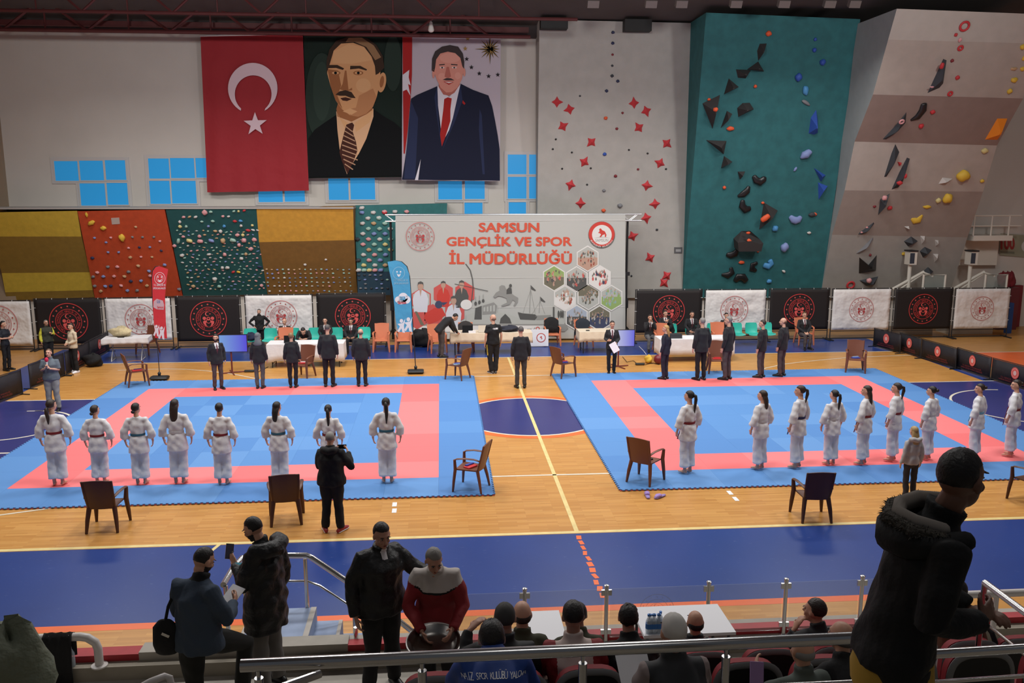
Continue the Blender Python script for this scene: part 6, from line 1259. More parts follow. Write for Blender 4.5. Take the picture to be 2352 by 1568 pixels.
def hand_into(b, wri, han, side, curl=.35, fr=.0095, thumb=None):
    """palm plus four bent fingers and a thumb leaving the side of the palm"""
    d = (han-wri); L = d.length; d.normalize(); ref = V((0, 1, 0)) if abs(d.y) < .8 else V((0, 0, 1))
    nrm = V((-side, 0, 0)) if abs(d.x) < .7 else V((0, 0, -1)); nrm = (nrm-d*nrm.dot(d)).normalized(); wd = d.cross(nrm).normalized()
    if wd.y < 0 and abs(wd.y) > .3: wd = -wd
    k = wri+d*.015; b.loft([wri-d*.02, wri+d*.02, wri+d*.055, wri+d*.095], [(.024, .018), (.032, .016), (.04, .015), (.038, .013)], 10, 0, True, nrm)
    root = wri+d*.09
    for i, (o, ln) in enumerate(((.03, .072), (.0105, .082), (-.0095, .076), (-.029, .06))):
        p0 = root+wd*o; p1 = p0+d*ln*.45+nrm*ln*.12*curl*2; p2 = p1+(d*(1-curl)+nrm*curl*1.5).normalized()*ln*.33; p3 = p2+(d*(.75-curl*1.5)+nrm*(curl*2+.1)).normalized()*ln*.25
        b.loft([p0-d*.01, p1, p2, p3], [fr*1.05, fr, fr*.92, fr*.75], 7)
    t0 = wri+d*.03+wd*.03; t1 = t0+(d*.6+wd*.7+nrm*.25).normalized()*.04; t2 = t1+(d*.9+wd*.25+nrm*.35).normalized()*.035
    b.loft([t0-wd*.012, t1, t2], [fr*1.35, fr*1.15, fr*.85], 7)
def person(loc, rz, H, J, label, skin='fair', top=None, legs=None, shoes=None, hair=None, yaw=0, pitch=0, vox=.013, build=1.0, face=False, fem=False, extra=None, belt=None, barefoot=False, group=None, curl=.35, beard=None, glasses=False, handless=()):
    s = H/1.75; t = thing('person', label, 'person', loc, rz, group)
    hM = Matrix.Translation(J['hed']) @ Matrix.Rotation(yaw, 4, 'Z') @ Matrix.Rotation(pitch, 4, 'X'); h3 = hM.to_3x3()
    hp = lambda x, y, z: hM @ V((x, y, z))
    b = MB(); w = build
    dn = (J['wai']-J['pel']).normalized()
    b.loft([J['pel']-dn*.06, J['pel']+dn*.02, J['wai'], J['che'], J['che']*.45+J['nek']*.55, J['nek']], [(.13*w, .095*w), (.15*w, .108*w), (.12*w, .092*w), (.14*w, .10*w), (.11*w, .068*w), (.052, .048)], 16, 0, True, J['kneR']*0+V((0, 1, 0)) if abs(dn.y) < .8 else V((0, 0, 1)))
    for sd, S in ((1, 'R'), (-1, 'L')):
        j = lambda n: J[n+S]
        b.loft([j('hip')+V((0, 0, .04))*0, j('hip')*.6+j('kne')*.4, j('kne'), j('kne')*.6+j('ank')*.4, j('ank')], [.084*w, .066*w, .047, .049, .034], 12)
        b.loft([j('ank')+V((0, 0, .02)), j('ank')*.75+j('toe')*.25-V((0, 0, .03)), j('ank')*.3+j('toe')*.7, j('toe')], [(.036, .036), (.038, .036), (.042, .024), (.03, .017)], 10)
        b.loft([j('ank')-V((0, 0, .04)), (j('ank')-(j('toe')-j('ank'))*.22)*1+V((0, 0, -.045))], [.03, .03], 8)
        sh_ = j('sho')-(J['nek']-J['che']).normalized()*.034; b.loft([J['che']*.5+J['nek']*.5, sh_, sh_*.5+j('elb')*.5, j('elb'), j('elb')*.55+j('wri')*.45, j('wri')], [.045, .045, .041, .036, .034, .025], 10)
        if S not in handless: hand_into(b, j('wri'), j('han'), sd, curl)
    b.loft([J['nek']-V((0, 0, .05)), J['nek'], hp(0, -.02, -.06)], [.06, .052, .05], 12)
    b.ell(hp(0, -.012, .025), (.073, .092, .092), 20, 14, 0, h3)            # skull
    b.ell(hp(0, .022, -.045), (.056, .062, .066), 16, 10, 0, h3)            # jaw
    b.ell(hp(0, .062, -.088), (.024, .022, .02), 10, 8, 0, h3)              # chin
    b.loft([hp(0, .078, .022), hp(0, .096, -.008), hp(0, .104, -.026)], [.010, .013, .017], 8)   # nose
    b.ell(hp(0, .07, .034), (.05, .02, .012), 12, 8, 0, h3); b.ell(hp(.034, .062, -.025), (.024, .02, .022), 8, 6, 0, h3); b.ell(hp(-.034, .062, -.025), (.024, .02, .022), 8, 6, 0, h3)
    b.ell(hp(0, .078, -.058), (.024, .012, .013), 10, 6, 0, h3)
    for sd in (-1, 1): b.ell(hp(sd*.076, -.012, -.005), (.011, .02, .032), 8, 8, 0, h3)
    bo = bpy.data.objects.new('body', None); ms = [mat('skin_'+skin, SKIN[skin], .5), mat('eye_white', (176, 164, 156), .4), mat('eye_dark', (36, 26, 22), .3), mat('lip_'+skin, tuple(int(c*f) for c, f in zip(SKIN[skin], (.82, .62, .62))), .5), mat('beard_'+(beard or 'x'), {'black': (34, 28, 26), 'grey': (110, 104, 98), None: (60, 50, 45)}[beard], .8)]
    pick = None
    if beard:
        inv = hM.inverted(); A = np.array(inv)
        def pick(c, A=A):
            q = c @ A[:3, :3].T + A[:3, 3]
            return np.where((q[:, 2] < -.035) & (q[:, 1] > -.01) & (q[:, 2] > -.13) & ~((abs(q[:, 0]) < .024) & (q[:, 2] > -.068) & (q[:, 2] < -.05)), 4, 0)
    def post(x):
        for sd in (-1, 1):
            x.ell(hp(sd*.031, .077, .010)*s, (.012*s, .0075*s, .0055*s), 10, 6, 1, h3); x.ell(hp(sd*.031, .0815, .010)*s, (.0068*s, .0048*s, .0058*s), 8, 6, 2, h3)
            x.ell(hp(sd*.033, .085, .030)*s, (.021*s, .006*s, .0045*s), 10, 6, 2, h3)
        x.ell(hp(0, .0885, -.0555)*s, (.021*s, .005*s, .0045*s), 10, 6, 3, h3); x.ell(hp(0, .0875, -.0635)*s, (.017*s, .006*s, .005*s), 10, 6, 3, h3)
        if glasses:
            for sd in (-1, 1): x.loft([hp(sd*.031+.02*math.cos(a), .098, .010+.016*math.sin(a))*s for a in [2*PI*i/10 for i in range(11)]], [.0025*s]*11, 5, 2)
    job(('body', t), b, vox*(.8 if face else 1), 2, s, ms, pick, post)
    def part(name, mb, mats, vx=None, smooth=5, pick=None, wob=.004): job((name, t), mb, vx or vox*1.15, smooth, s, mats, pick, None, wob)
    spine = lambda u: J['pel']*(1-u)+J['wai']*u if u <= 1 else (J['wai']*(2-u)+J['che']*(u-1) if u <= 2 else J['che']*(3-u)+J['nek']*(u-2))
    side_up = V((0, 1, 0)) if abs(dn.y) < .75 else V((0, 0, 1))
    # ---- trousers
    if legs:
        kind, lm = legs; g = MB(); wide = {'suit': 1.0, 'gi': 1.28, 'tight': 1.02, 'loose': 1.2}[kind]
        up = (J['wai']-J['pel'])
        g.loft([J['pel']-dn*.07, J['pel'], J['pel']+up*.75], [(.155*w, .118*w), (.172*w, .128*w), (.145*w, .112*w)], 16, 0, True, side_up)
        for S in 'RL':
            h, k, a = J['hip'+S], J['kne'+S], J['ank'+S]; e = a+(k-a)*(.16 if kind == 'gi' else -.02)
            if kind == 'gi': g.loft([h, h*.6+k*.4, k, k*.45+e*.55, e], [.105*w, .098*w, .092, .10, .108], 14, 0, True, None, False)
            else: g.loft([h, h*.6+k*.4, k, k*.45+e*.55, e], [.098*w*(.5+.5*wide), .084*wide*w, .066*wide, .064*wide, .058*wide], 14, 0, True, None, False)
        part('trousers', g, lm if isinstance(lm, list) else [lm], None, 5, legs[2] if len(legs) > 2 else None) if False else job(('trousers', t), g, vox*1.15, 5, s, lm if isinstance(lm, list) else [lm], extra.get('trpick') if extra else None, None, .005)
    # ---- upper garment
    if top:
        kind = top['kind']; g = MB(); tm = top['mats']; tb = top.get('bulk', 1.0)*w; hem = top.get('hem', -.9)   # hem in spine units below pel
        sl = top.get('sleeve', 1.0); sr = top.get('sr', 1.0)
        pel, wai, che, nek = J['pel'], J['wai'], J['che'], J['nek']; down = pel+(pel-wai)*abs(hem) if hem < 0 else pel+(wai-pel)*hem
        if top.get('hemdown'): down = pel+V(top['hemdown'])
        if kind == 'gi':
            rings = [(down, .225*w, .175*w), (pel*.6+wai*.4, .185*w, .145*w), (wai+V((0, 0, .0)), .138*w, .108*w), (wai*.55+che*.45, .165*w, .128*w), (che, .172*w, .13*w), (che*.45+nek*.55, .14*w, .092*w), (nek+V((0, 0, .0)), .072, .065)]
        else:
            bw = .93 if fem else 1
            rings = [(down, .19*tb, .138*tb), (pel, .188*tb, .138*tb), (wai, .162*tb*bw, .122*tb), (che, .174*tb*bw, .138*tb), (che*.45+nek*.55, .14*tb*bw, .095*tb), (nek, .074, .066)]
            if top.get('collar'): rings.append((nek+(J['hed']-nek)*.34, .075*top['collar'], .072*top['collar']))
        g.loft([r_[0] for r_ in rings], [(r_[1], r_[2]) for r_ in rings], 20, 0, True, side_up, False)
        for sd, S in ((1, 'R'), (-1, 'L')):
            sh, el, wr = J['sho'+S]-(nek-che).normalized()*(.016 if kind == 'suit' else .028), J['elb'+S], J['wri'+S]; c0 = che*.45+nek*.55; qs = tb**.55
            if kind == 'gi': e = el*.35+wr*.65; g.loft([c0, sh, sh*.5+el*.5, el, e], [.055, .066, .073, .08, .088], 12, 0, True, None, False)
            elif sl < .6: e = sh*(1-sl*1.6)+el*sl*1.6; g.loft([c0, sh, e], [.055*sr, .064*sr, .064*sr], 12, 0, True, None, False)
            else: g.loft([c0, sh, sh*.5+el*.5, el, el*.45+wr*.55, wr], [.058*qs, .064*qs*sr, .06*qs*sr, .054*qs*sr, .048*qs*sr, .042*sr], 12, 0, True, None, False)
        if top.get('hood'):
            q = top['hood']; g.loft([nek+V((-.12, -.03, .0))*q, nek+V((-.09, -.10, .0))*q, nek+V((0, -.135, -.01))*q, nek+V((.09, -.10, .0))*q, nek+V((.12, -.03, .0))*q], [.05*q, .058*q, .062*q, .058*q, .05*q], 10)
        if top.get('add'): top['add'](g)
        job((top.get('name', 'jacket'), t), g, vox*(1.15 if kind != 'fine' else 1), 5 if kind != 'puff' else 4, s, tm, top.get('pick'), None, top.get('wob', .006))
    # ---- belt
    if belt:
        bm_, tail = belt; g = MB(); n = 24; z = J['wai']
        for i in range(n):
            a0, a1 = 2*PI*i/n, 2*PI*(i+1)/n
            P = lambda a, r, h: (z.x+(.143*w+r)*math.cos(a), z.y+(.113*w+r)*math.sin(a), z.z+h)
            g.add([P(a0, 0, -.022), P(a1, 0, -.022), P(a1, 0, .022), P(a0, 0, .022), P(a0, .012, -.022), P(a1, .012, -.022), P(a1, .012, .022), P(a0, .012, .022)], [(4, 5, 6, 7), (0, 3, 2, 1), (3, 7, 6, 2), (0, 1, 5, 4)])
        fy = z.y+.125*w
        g.ell((z.x, fy, z.z), (.03, .018, .025), 10, 6)
        for sd in (-1, 1): g.prism([V((z.x+sd*.01, fy+.005, z.z)), V((z.x+sd*.045, fy+.008, z.z)), V((z.x+sd*(.09 if not tail else .15), fy+.05, z.z-(.24 if not tail else .38))), V((z.x+sd*(.05 if not tail else .11), fy+.05, z.z-(.25 if not tail else .39)))], (0, .006, 0))
        g.v = [tuple(V(v)*s) for v in g.v]; g.obj('belt', [bm_], t, 40)
    # ---- shoes
    if shoes:
        for S in 'RL':
            a, o = J['ank'+S], J['toe'+S]; d = (o-a); d.z = 0; d.normalize(); g = MB(); up = V((0, 0, 1)) if abs(a.z-o.z) < .25 else V((0, 1, 0)); z0 = min(a.z-.085, o.z-.03); zz = V((0, 0, z0+.0))
            heel = V((a.x, a.y, 0))-d*.075+zz; tip = V((a.x, a.y, 0))+d*.205+zz
            g.loft([heel+V((0, 0, .035)), heel+d*.05+V((0, 0, .05)), heel+d*.13+V((0, 0, .045)), heel+d*.22+V((0, 0, .033)), tip+V((0, 0, .025))], [(.034, .036), (.04, .05), (.042, .044), (.047, .032), (.03, .02)], 12, 0, True, V((0, 0, 1)))
            g.loft([heel+V((0, 0, .012)), heel+d*.1+V((0, 0, .012)), heel+d*.2+V((0, 0, .012)), tip+V((0, 0, .012))], [(.036, .012), (.04, .012), (.05, .012), (.034, .012)], 10, 1, True, V((0, 0, 1)))
            g.v = [tuple(V(v)*s) for v in g.v]; g.obj('shoe', shoes, t, 50)
    # ---- hair
    if hair:
        kind, hm = hair; g = MB(); n, k = 22, 14
        rx, ry, rz_, oy, oz = {'bald': (.0755, .09, .06, -.022, -.008), 'short': (.079, .094, .094, -.021, .036), 'crop': (.0765, .0925, .0925, -.016, .031)}.get(kind, (.083, .1, .098, -.024, .032))
        vs = []
        for i in range(k+1):
            th = PI*i/k
            for j in range(n):
                ph = 2*PI*j/n; x, y, z = math.sin(th)*math.cos(ph), math.sin(th)*math.sin(ph), math.cos(th); f = 1.0
                cut = .30 if kind != 'bald' else 9
                if y > .25 and z < cut: f = .86 if y < .5 else .72
                if kind not in ('bob', 'long', 'hijab') and z < -.62: f *= .9
                if kind == 'crop' and y > .55 and z < .55: f = .8
                lump = 1+(.02*math.sin(7*ph+3*th)*math.sin(5*th) if kind != 'hijab' else 0)
                if kind == 'messy': lump = 1+.06*math.sin(5*ph+2*th)*math.sin(4*th+ph)
                vs.append(hp(x*rx*f*lump, oy+y*ry*f*lump, oz+z*rz_*f*lump))
        g.add(vs, [(i*n+j, (i+1)*n+j, (i+1)*n+(j+1) % n, i*n+(j+1) % n) for i in range(k) for j in range(n)])
        if kind in ('pony', 'shortpony', 'lowpony'):
            L = {'pony': .34, 'shortpony': .2, 'lowpony': .26}[kind]; z0 = .05 if kind != 'lowpony' else -.02; ww = .038 if kind != 'shortpony' else .028
            g.loft([hp(0, -.115, z0), hp(.004, -.15, z0-.02), hp(.012, -.155, z0-.1), hp(.016, -.14, z0-.1-L*.4), hp(.01, -.13, z0-.08-L)], [(.02, .02), (ww*.85, .03), (ww, .034), (ww*.9, .028), (.012, .01)], 10)
        if kind == 'bun': g.ell(hp(0, -.125, .035), (.045, .042, .042), 12, 8, 0, h3)
        if kind == 'lowbun': g.ell(hp(0, -.115, -.045), (.042, .035, .036), 12, 8, 0, h3)
        if kind == 'long': g.loft([hp(0, -.05, .02), hp(0, -.085, -.09), hp(.0, -.105, -.22), hp(0, -.105, -.34), hp(.01, -.1, -.42)], [(.082, .06), (.085, .05), (.078, .04), (.05, .028), (.012, .01)], 14, 0, True, h3 @ V((0, 1, 0)))
        if kind == 'half': g.loft([hp(0, -.06, .0), hp(0, -.1, -.1), hp(.0, -.115, -.22), hp(0, -.11, -.32)], [(.075, .055), (.068, .045), (.055, .035), (.02, .012)], 12, 0, True, h3 @ V((0, 1, 0)))
        if kind == 'hijab': g.loft([hp(0, -.01, .03), hp(0, -.03, -.08), J['nek']+V((0, -.01, .02)), J['nek']+V((0, -.01, -.07))], [(.086, .095), (.084, .095), (.09, .09), (.15, .12)], 16, 0, True, V((0, 1, 0)))
        g.v = [tuple(V(v)*s) for v in g.v]; g.obj('headscarf' if kind == 'hijab' else 'hair', hm if isinstance(hm, list) else [hm], t, 80)
    return t, s
def finish_people():
    tmp = []
    for (nm, par), mb, vox, sm, s, mats, pick, post, wob in JOBS:
        o = bpy.data.objects.new(nm, mb.mesh('tmp', mats, 0)); COL.objects.link(o)
        m = o.modifiers.new('r', 'REMESH'); m.mode = 'VOXEL'; m.voxel_size = vox
        m = o.modifiers.new('s', 'SMOOTH'); m.factor = .5; m.iterations = sm; tmp.append(o)
    bpy.context.view_layer.update(); dg = bpy.context.evaluated_depsgraph_get()
    rs = np.random.RandomState(5)
    for o, ((nm, par), mb, vox, sm, s, mats, pick, post, wob) in zip(tmp, JOBS):
        me = bpy.data.meshes.new_from_object(o.evaluated_get(dg)); n = len(me.vertices); m = len(me.polygons)
        co = np.empty(n*3, np.float32); me.vertices.foreach_get('co', co); co = co.reshape(-1, 3)
        if wob:                                     # soft creases of worn cloth
            no = np.empty(n*3, np.float32); me.vertices.foreach_get('normal', no); no = no.reshape(-1, 3); ph = rs.rand(6)*6.28
            q = co/s; d = np.sin(q[:, 2]*38+q[:, 0]*17+ph[0]+2*np.sin(q[:, 0]*11+ph[1]))+np.sin(q[:, 2]*23-q[:, 0]*29+q[:, 1]*19+ph[2])+.7*np.sin(q[:, 0]*47+q[:, 2]*9+ph[3])
            co = co+no*(d*wob*.45)[:, None]; me.vertices.foreach_set('co', co.ravel().astype(np.float32))
        while len(me.materials) < len(mats): me.materials.append(None)
        for i, mm_ in enumerate(mats): me.materials[i] = mm_
        idx = np.zeros(m, np.int32)
        if pick is not None:
            ce = np.empty(m*3, np.float32); me.polygons.foreach_get('center', ce); idx = pick(ce.reshape(-1, 3)/s).astype(np.int32)
        me.polygons.foreach_set('material_index', idx); me.polygons.foreach_set('use_smooth', np.ones(m, bool)); me.update()
        if post:
            x = MB(); post(x); import bmesh
            bm = bmesh.new(); bm.from_mesh(me); vv = [bm.verts.new(v) for v in x.v]
            for f, mi in zip(x.f, x.m):
                fs = []
                for i in f:
                    if vv[i] not in fs: fs.append(vv[i])
                try: ff = bm.faces.new(fs); ff.material_index = mi; ff.smooth = True
                except ValueError: pass
            bm.to_mesh(me); bm.free()
        old = o.data; o.modifiers.clear(); o.data = me; bpy.data.meshes.remove(old); me.name = nm; o.name = nm; o.parent = par
# ---- cloth and hair colours
M_GI = mat('gi_white', (222, 222, 226), .85, bump=(14, .35, .02)); M_SUIT = mat('suit_black', (24, 24, 29), .8, sheen=.1); M_GTR = mat('trousers_grey', (74, 66, 66), .85); M_BTR = mat('trousers_black', (22, 21, 24), .85); M_NAVYS = mat('suit_navy', (28, 30, 46), .8)
M_SH = mat('shoe_black', (18, 17, 18), .4); M_SOLE = mat('shoe_sole', (34, 32, 32), .6); SHOE = [M_SH, M_SOLE]; M_SHIRT = mat('shirt_white', (216, 212, 214), .8); M_TIE2 = mat('tie_dark', (86, 40, 48), .7)
HB = mat('hair_black', (26, 21, 20), .5, bump=(70, .4, .012)); HD = mat('hair_darkbrown', (46, 33, 27), .5, bump=(70, .4, .012)); HBR = mat('hair_brown', (92, 68, 48), .5); HG = mat('hair_grey', (128, 124, 120), .6); HGD = mat('hair_darkgrey', (84, 80, 78), .6); HBL = mat('hair_blonde', (176, 138, 86), .5); HW = mat('hair_white', (205, 200, 194), .6)
B_RED = mat('belt_red', (122, 28, 34), .7); B_TEAL = mat('belt_teal', (46, 96, 118), .7); B_WHITE = mat('belt_white', (200, 198, 200), .7); B_NAVY = mat('belt_navy', (30, 34, 82), .7); B_SKY = mat('belt_sky', (112, 166, 196), .7)
MZ = .031
def onmat(p): return MZ if ((-10 < p.x < 0 or 2.37 < p.x < 12.37) and 0 < p.y < 10) else 0.004
def stand_at(fx, fy, hx, hy, z=None):
    p = fl(fx, fy); p.z = onmat(p) if z is None else z
    p = fl(fx, fy, p.z); return p, wl(hx, hy, p.y).z-p.z
KARATE = pose(STAND, elb=(.265, -.03, 1.16), wri=(.275, .04, .93), han=(.26, .07, .84), ank=(.075, -.02, .085), toe=(.105, .13, .03), kne=(.09, .015, .50))
def karateka(fx, fy, hx, hy, rz, label, hair, belt, yaw=0, tail=False, skirt=.45, pit=0):
    p, H = stand_at(fx, fy, hx, hy)
    person(p, rz, H, KARATE, label, 'fair', dict(kind='gi', mats=[M_GI], hem=-1.35-skirt*.4, wob=.008, name='gi_jacket'), ('gi', M_GI), None, hair, yaw, pit, .014, .95, fem=True, belt=(belt, tail), barefoot=True)
karateka(136, 1114, 124, 918, .1, 'karate girl in white, dark red belt, at the left end of the left row', ('lowpony', HD), B_RED, -.5)
karateka(233, 1110, 220, 931, .05, 'karate girl in white with short bun behind a brown chair', ('lowbun', HD), B_RED, -.45)
karateka(326, 1112, 313, 926, .05, 'karate girl in white with broad teal belt and low bun', ('lowbun', HB), B_TEAL, -.35, False, .8)
karateka(414, 1110, 404, 917, 0, 'karate girl in white with long loose dark hair and pale belt, left row', ('long', HD), B_WHITE, -.1, False, .7)
karateka(514, 1112, 502, 926, 0, 'karate girl in white with a smooth black head covering, left row', ('bob', HB), B_RED, .0, False, .9)
karateka(645, 1110, 640, 923, -.1, 'karate girl in white, thin teal belt, behind the middle brown chair', ('half', HB), B_TEAL, -.3)
karateka(760, 1106, 748, 930, -.05, 'karate girl in white half hidden by the man in black filming', ('pony', HB), B_RED, 0)
karateka(891, 1108, 888, 914, 0, 'karate girl in white with ponytail and flared jacket, right end of the left row', ('pony', HB), B_TEAL, 0)
karateka(1577, 1086, 1580, 898, .5, 'karate girl in white, thick ponytail and red belt, left end of the right row', ('pony', HB), B_RED, .35, True)
karateka(1743, 1077, 1750, 897, .55, 'karate girl in white with half loose dark hair and pale belt, right row', ('half', HD), B_WHITE, .3)
karateka(1828, 1074, 1838, 886, .7, 'karate girl in white with navy belt and curved short ponytail, right row', ('shortpony', HD), B_NAVY, .45, True)
karateka(1906, 1067, 1915, 896, .3, 'karate girl in white with pale belt and long ponytail, flared jacket, right row', ('pony', HB), B_WHITE, .25)
karateka(1979, 1066, 1991, 886, .7, 'karate girl in white with long loose hair and a hanging dark belt end', ('long', HD), B_RED, .4, True)
karateka(2047, 1058, 2059, 880, .75, 'tall karate girl in white, bright red belt, just left of the blonde girl', ('shortpony', HD), B_RED, .4)
karateka(2127, 1055, 2130, 888, .6, 'karate girl in white with dark bun, right behind the blonde girl', ('bun', HB), B_WHITE, .35)
karateka(2236, 1052, 2243, 882, .7, 'karate girl in white with sky blue belt and bun, second from the right end', ('bun', HD), B_SKY, .6)
karateka(2318, 1047, 2327, 873, .75, 'karate girl in white at the right picture edge, dark red belt', ('bun', HD), B_RED, .65, True)
# ---- suits
def vneck(width=.062, tie=True, top_=1.46, low=1.16, nb=0):
    def pick(c):
        t = np.clip((c[:, 2]-low)/(top_-low), 0, 1.2); v = (c[:, 1] > .03) & (abs(c[:, 0]) < width*t+.004) & (c[:, 2] > low) & (c[:, 2] < top_+.1)
        r = np.where(v, 1, 0)
        if tie: r = np.where(v & (abs(c[:, 0]) < .017+.006*(1-t)) & (c[:, 2] < top_), 2, r)
        return r
    return pick
def suit(p, H, rz, J, label, hair, trousers=None, coat=None, fem=False, yaw=0, pit=0, skin='fair', hem=-.95, front=False, sit=False, build=1.0, beard=None, glasses=False, tie=True, group=None):
    pk = (vneck(.062, tie) if not sit else vneck(.062, tie, 1.04, .72)) if front else None
    return person(p, rz, H, J, label, skin, dict(kind='suit', mats=[coat or M_SUIT, M_SHIRT, M_TIE2], hem=hem, wob=.004, pick=pk, bulk=1.04), ('suit', trousers or M_BTR), SHOE, hair, yaw, pit, .0135, build, front, fem, None, None, False, group, .35, beard, glasses)
SJ = pose(STAND); SJF = pose(STAND, sho=(.16, -.015, 1.42), elb=(.215, -.045, 1.15), ank=(.08, -.02, .085), toe=(.10, .13, .03))
for fx, fy, hx, hy, rz, lab, hair, tr, coat, fem, yaw, bl in (
        (502, 893, 500, 767, PI+.5, 'man in black suit looking right, judge beside the blue screen', ('short', HB), M_GTR, None, False, -.45, 1), (598, 891, 594, 764, -.05, 'judge in grey headscarf and black suit seen from behind', ('hijab', mat('scarf_grey', (104, 108, 112), .8)), mat('trousers_ash', (78, 80, 82), .85), None, True, -.3, 1), (674, 889, 672, 764, 0, 'woman judge with short light brown hair in black suit, from behind', ('bob', mat('hair_lightbrown', (138, 108, 72), .5)), None, None, True, -.1, .96),
        (757, 887, 750, 745, -.1, 'tall grey balding judge in black suit from behind, left mat', ('crop', HGD), None, None, False, 0, 1.05), (832, 886, 832, 755, 0, 'bald crowned judge in black suit, rightmost of the left mat judges', ('bald', HGD), None, None, False, -.1, 1.05),
        (1526, 870, 1527, 747, .8, 'blonde judge with curly ponytail in navy suit, left end of the right judges', ('half', HBL), M_NAVYS, M_NAVYS, True, .4, .95), (1608, 872, 1610, 730, .3, 'grey haired judge all in black, second of the right judges', ('short', HG), None, None, False, .1, 1.04), (1668, 871, 1671, 727, .75, 'grey haired judge in grey trousers before the chair with red flag', ('short', HG), M_GTR, None, False, .4, 1), (1746, 866, 1747, 735, .85, 'dark haired judge in grey trousers, fourth of the right judges', ('short', HD), M_GTR, None, False, .35, 1), (1793, 863, 1797, 730, .75, 'balding judge with face turned left, right end of the right judges', ('bald', HBR), M_GTR, None, False, .55, 1.02),
        (1196, 890, 1190, 750, .05, 'man in black jacket and dark grey trousers alone on the midline', ('short', HGD), mat('trousers_charcoal', (62, 58, 56), .85), None, False, .1, 1.02)):
    p, H = stand_at(fx, fy, hx, hy); suit(p, H, rz, SJF if fem else SJ, lab, hair, tr, coat, fem, yaw, 0, 'fair', -.95, abs(rz) > 2, False, bl, 'black' if fx == 502 else None)
p, H = stand_at(1404, 857, 1396, 737); JW = pose(STAND, sho=(.16, -.015, 1.42), elbR=(.22, .0, 1.15), wriR=(.16, .2, 1.13), hanR=(.11, .27, 1.15), elbL=(-.22, .0, 1.15), wriL=(-.12, .2, 1.05), hanL=(-.05, .25, 1.03), ank=(.08, -.02, .085), toe=(.10, .13, .03))
wt, s_ = suit(p, H, PI-.1, JW, 'woman in black suit facing the camera with a white paper', ('bob', HD), None, None, True, .1, .05, 'tan', -.9, True)
pb = MB(); pb.box((0, 0, 0), (.21, .004, .3), 0, Matrix.Rotation(-.5, 3, 'Y')); o = tag(pb.obj('paper_sheet', [M_PAP], None, 0), 'white paper held by the woman in black suit', 'paper'); o.location = wt.location+V((.02, -.29, .93*s_)); o.rotation_euler = (-.2, 0, 0)
p, H = stand_at(1133, 857, 1135, 722)
def backlogo(c): return np.where((c[:, 1] < -.06) & (c[:, 2] > 1.33) & (c[:, 2] < 1.37) & (abs(c[:, 0]-.03) < .09) & (np.sin(c[:, 0]*160) > -.6), 1, 0)
def stripe(c): return np.where((abs(abs(c[:, 0])-.175) < .03) & (abs(c[:, 1]) < .035) & (c[:, 2] > .55) & (c[:, 2] < .95), 1, 0)
M_YEL = mat('stripe_yellow', (206, 176, 50), .7)
person(p, .3, H, pose(STAND, ank=(.06, -.02, .085), toe=(.09, .13, .03)), 'bald man in black T-shirt and black trousers with yellow stripe', 'fair', dict(kind='tee', mats=[M_BK, M_SHIRT], hem=-.5, sleeve=.45, sr=1.1, pick=backlogo, name='shirt', bulk=1.05), ('loose', [M_BTR, M_YEL]), [mat('trainer_grey', (70, 68, 70), .5), M_PAP], ('bald', mat('hair_stubble', (120, 92, 78), .7)), .5, .1, .0135, 1.06, extra={'trpick': stripe})
# man bending over the middle table
p = fl(1014, 820); bend = pose(STAND, pel=(0, -.05, .94), wai=(0, .06, 1.07), che=(0, .24, 1.21), nek=(0, .39, 1.27), hed=(0, .50, 1.30), sho=(.16, .33, 1.25), elb=(.2, .40, .98), wri=(.13, .52, .80), han=(.09, .6, .76))
suit(V((p.x, p.y, .004)), 1.74, -PI/2+.35, bend, 'man in dark suit bending over the papers on the middle table', ('short', HB), M_GTR, None, False, -.2, -.75, 'fair', -.7)
p = fl(598, 801); p.y = 14.75; hips = pose(STAND, sho=(.185, -.015, 1.44), elb=(.40, -.08, 1.19), wri=(.23, .07, 1.03), han=(.17, .10, .98))
Hh = wl(596, 710, 14.75).z
person(V((wl(597, 760, 14.75).x, 14.75, .004)), PI+.25, Hh, hips, 'bearded man in black with hands on hips before a white banner', 'fair', dict(kind='tee', mats=[M_BK], hem=-.6, collar=1.0, name='shirt', bulk=1.08), ('suit', M_BTR), SHOE, ('short', HGD), -.35, .05, .0135, 1.06, True, beard='grey')
# ---- seated officials on the teal seats
SITF = pose(SIT, elb=(.235, .06, .78), wri=(.14, .26, .62), han=(.08, .33, .60)); SITB = pose(SIT, wai=(0, .06, .68), che=(0, .22, .84), nek=(0, .36, .92), hed=(0, .46, .96), sho=(.16, .30, .92), elb=(.22, .42, .72), wri=(.12, .52, .72), han=(.07, .6, .72))
SITP = pose(SIT, elb=(.19, .16, .80), wri=(.06, .19, 1.06), han=(.03, .15, 1.14)); SITC = pose(SIT, elb=(.22, .1, .8), wri=(.03, .22, .93), han=(-.03, .2, .98))
def seated(hx, hy, Y, J, label, hair, fem=False, skin='fair', yaw=0, pit=0, rz=PI, z=.03, **kw):
    x = wl(hx, hy, Y).x; Hs = wl(hx, hy, Y).z-z; k = 1.75*min(max(Hs/1.32, .86), 1.08) if J is not SITB else 1.72
    return suit(V((x, Y-.06, z)), k, rz, J, label, hair, kw.pop('tr', None), None, fem, yaw, pit, skin, -.25, True, True, **kw)
seated(654, 731, 14.15, SITF, 'seated bald official in black suit and striped tie, left tables', ('bald', HD), yaw=-.2)
seated(702, 762, 13.2, SITB, 'official bending low over the left judging table writing', ('short', HB), pit=-.6)
seated(747, 729, 14.15, SITF, 'seated pale official behind the tall grey balding judge', ('crop', HB))
seated(806, 731, 14.1, SITF, 'seated official with white tie and dark curly hair, right of the left table', ('messy', HD), skin='tan', pit=-.1)
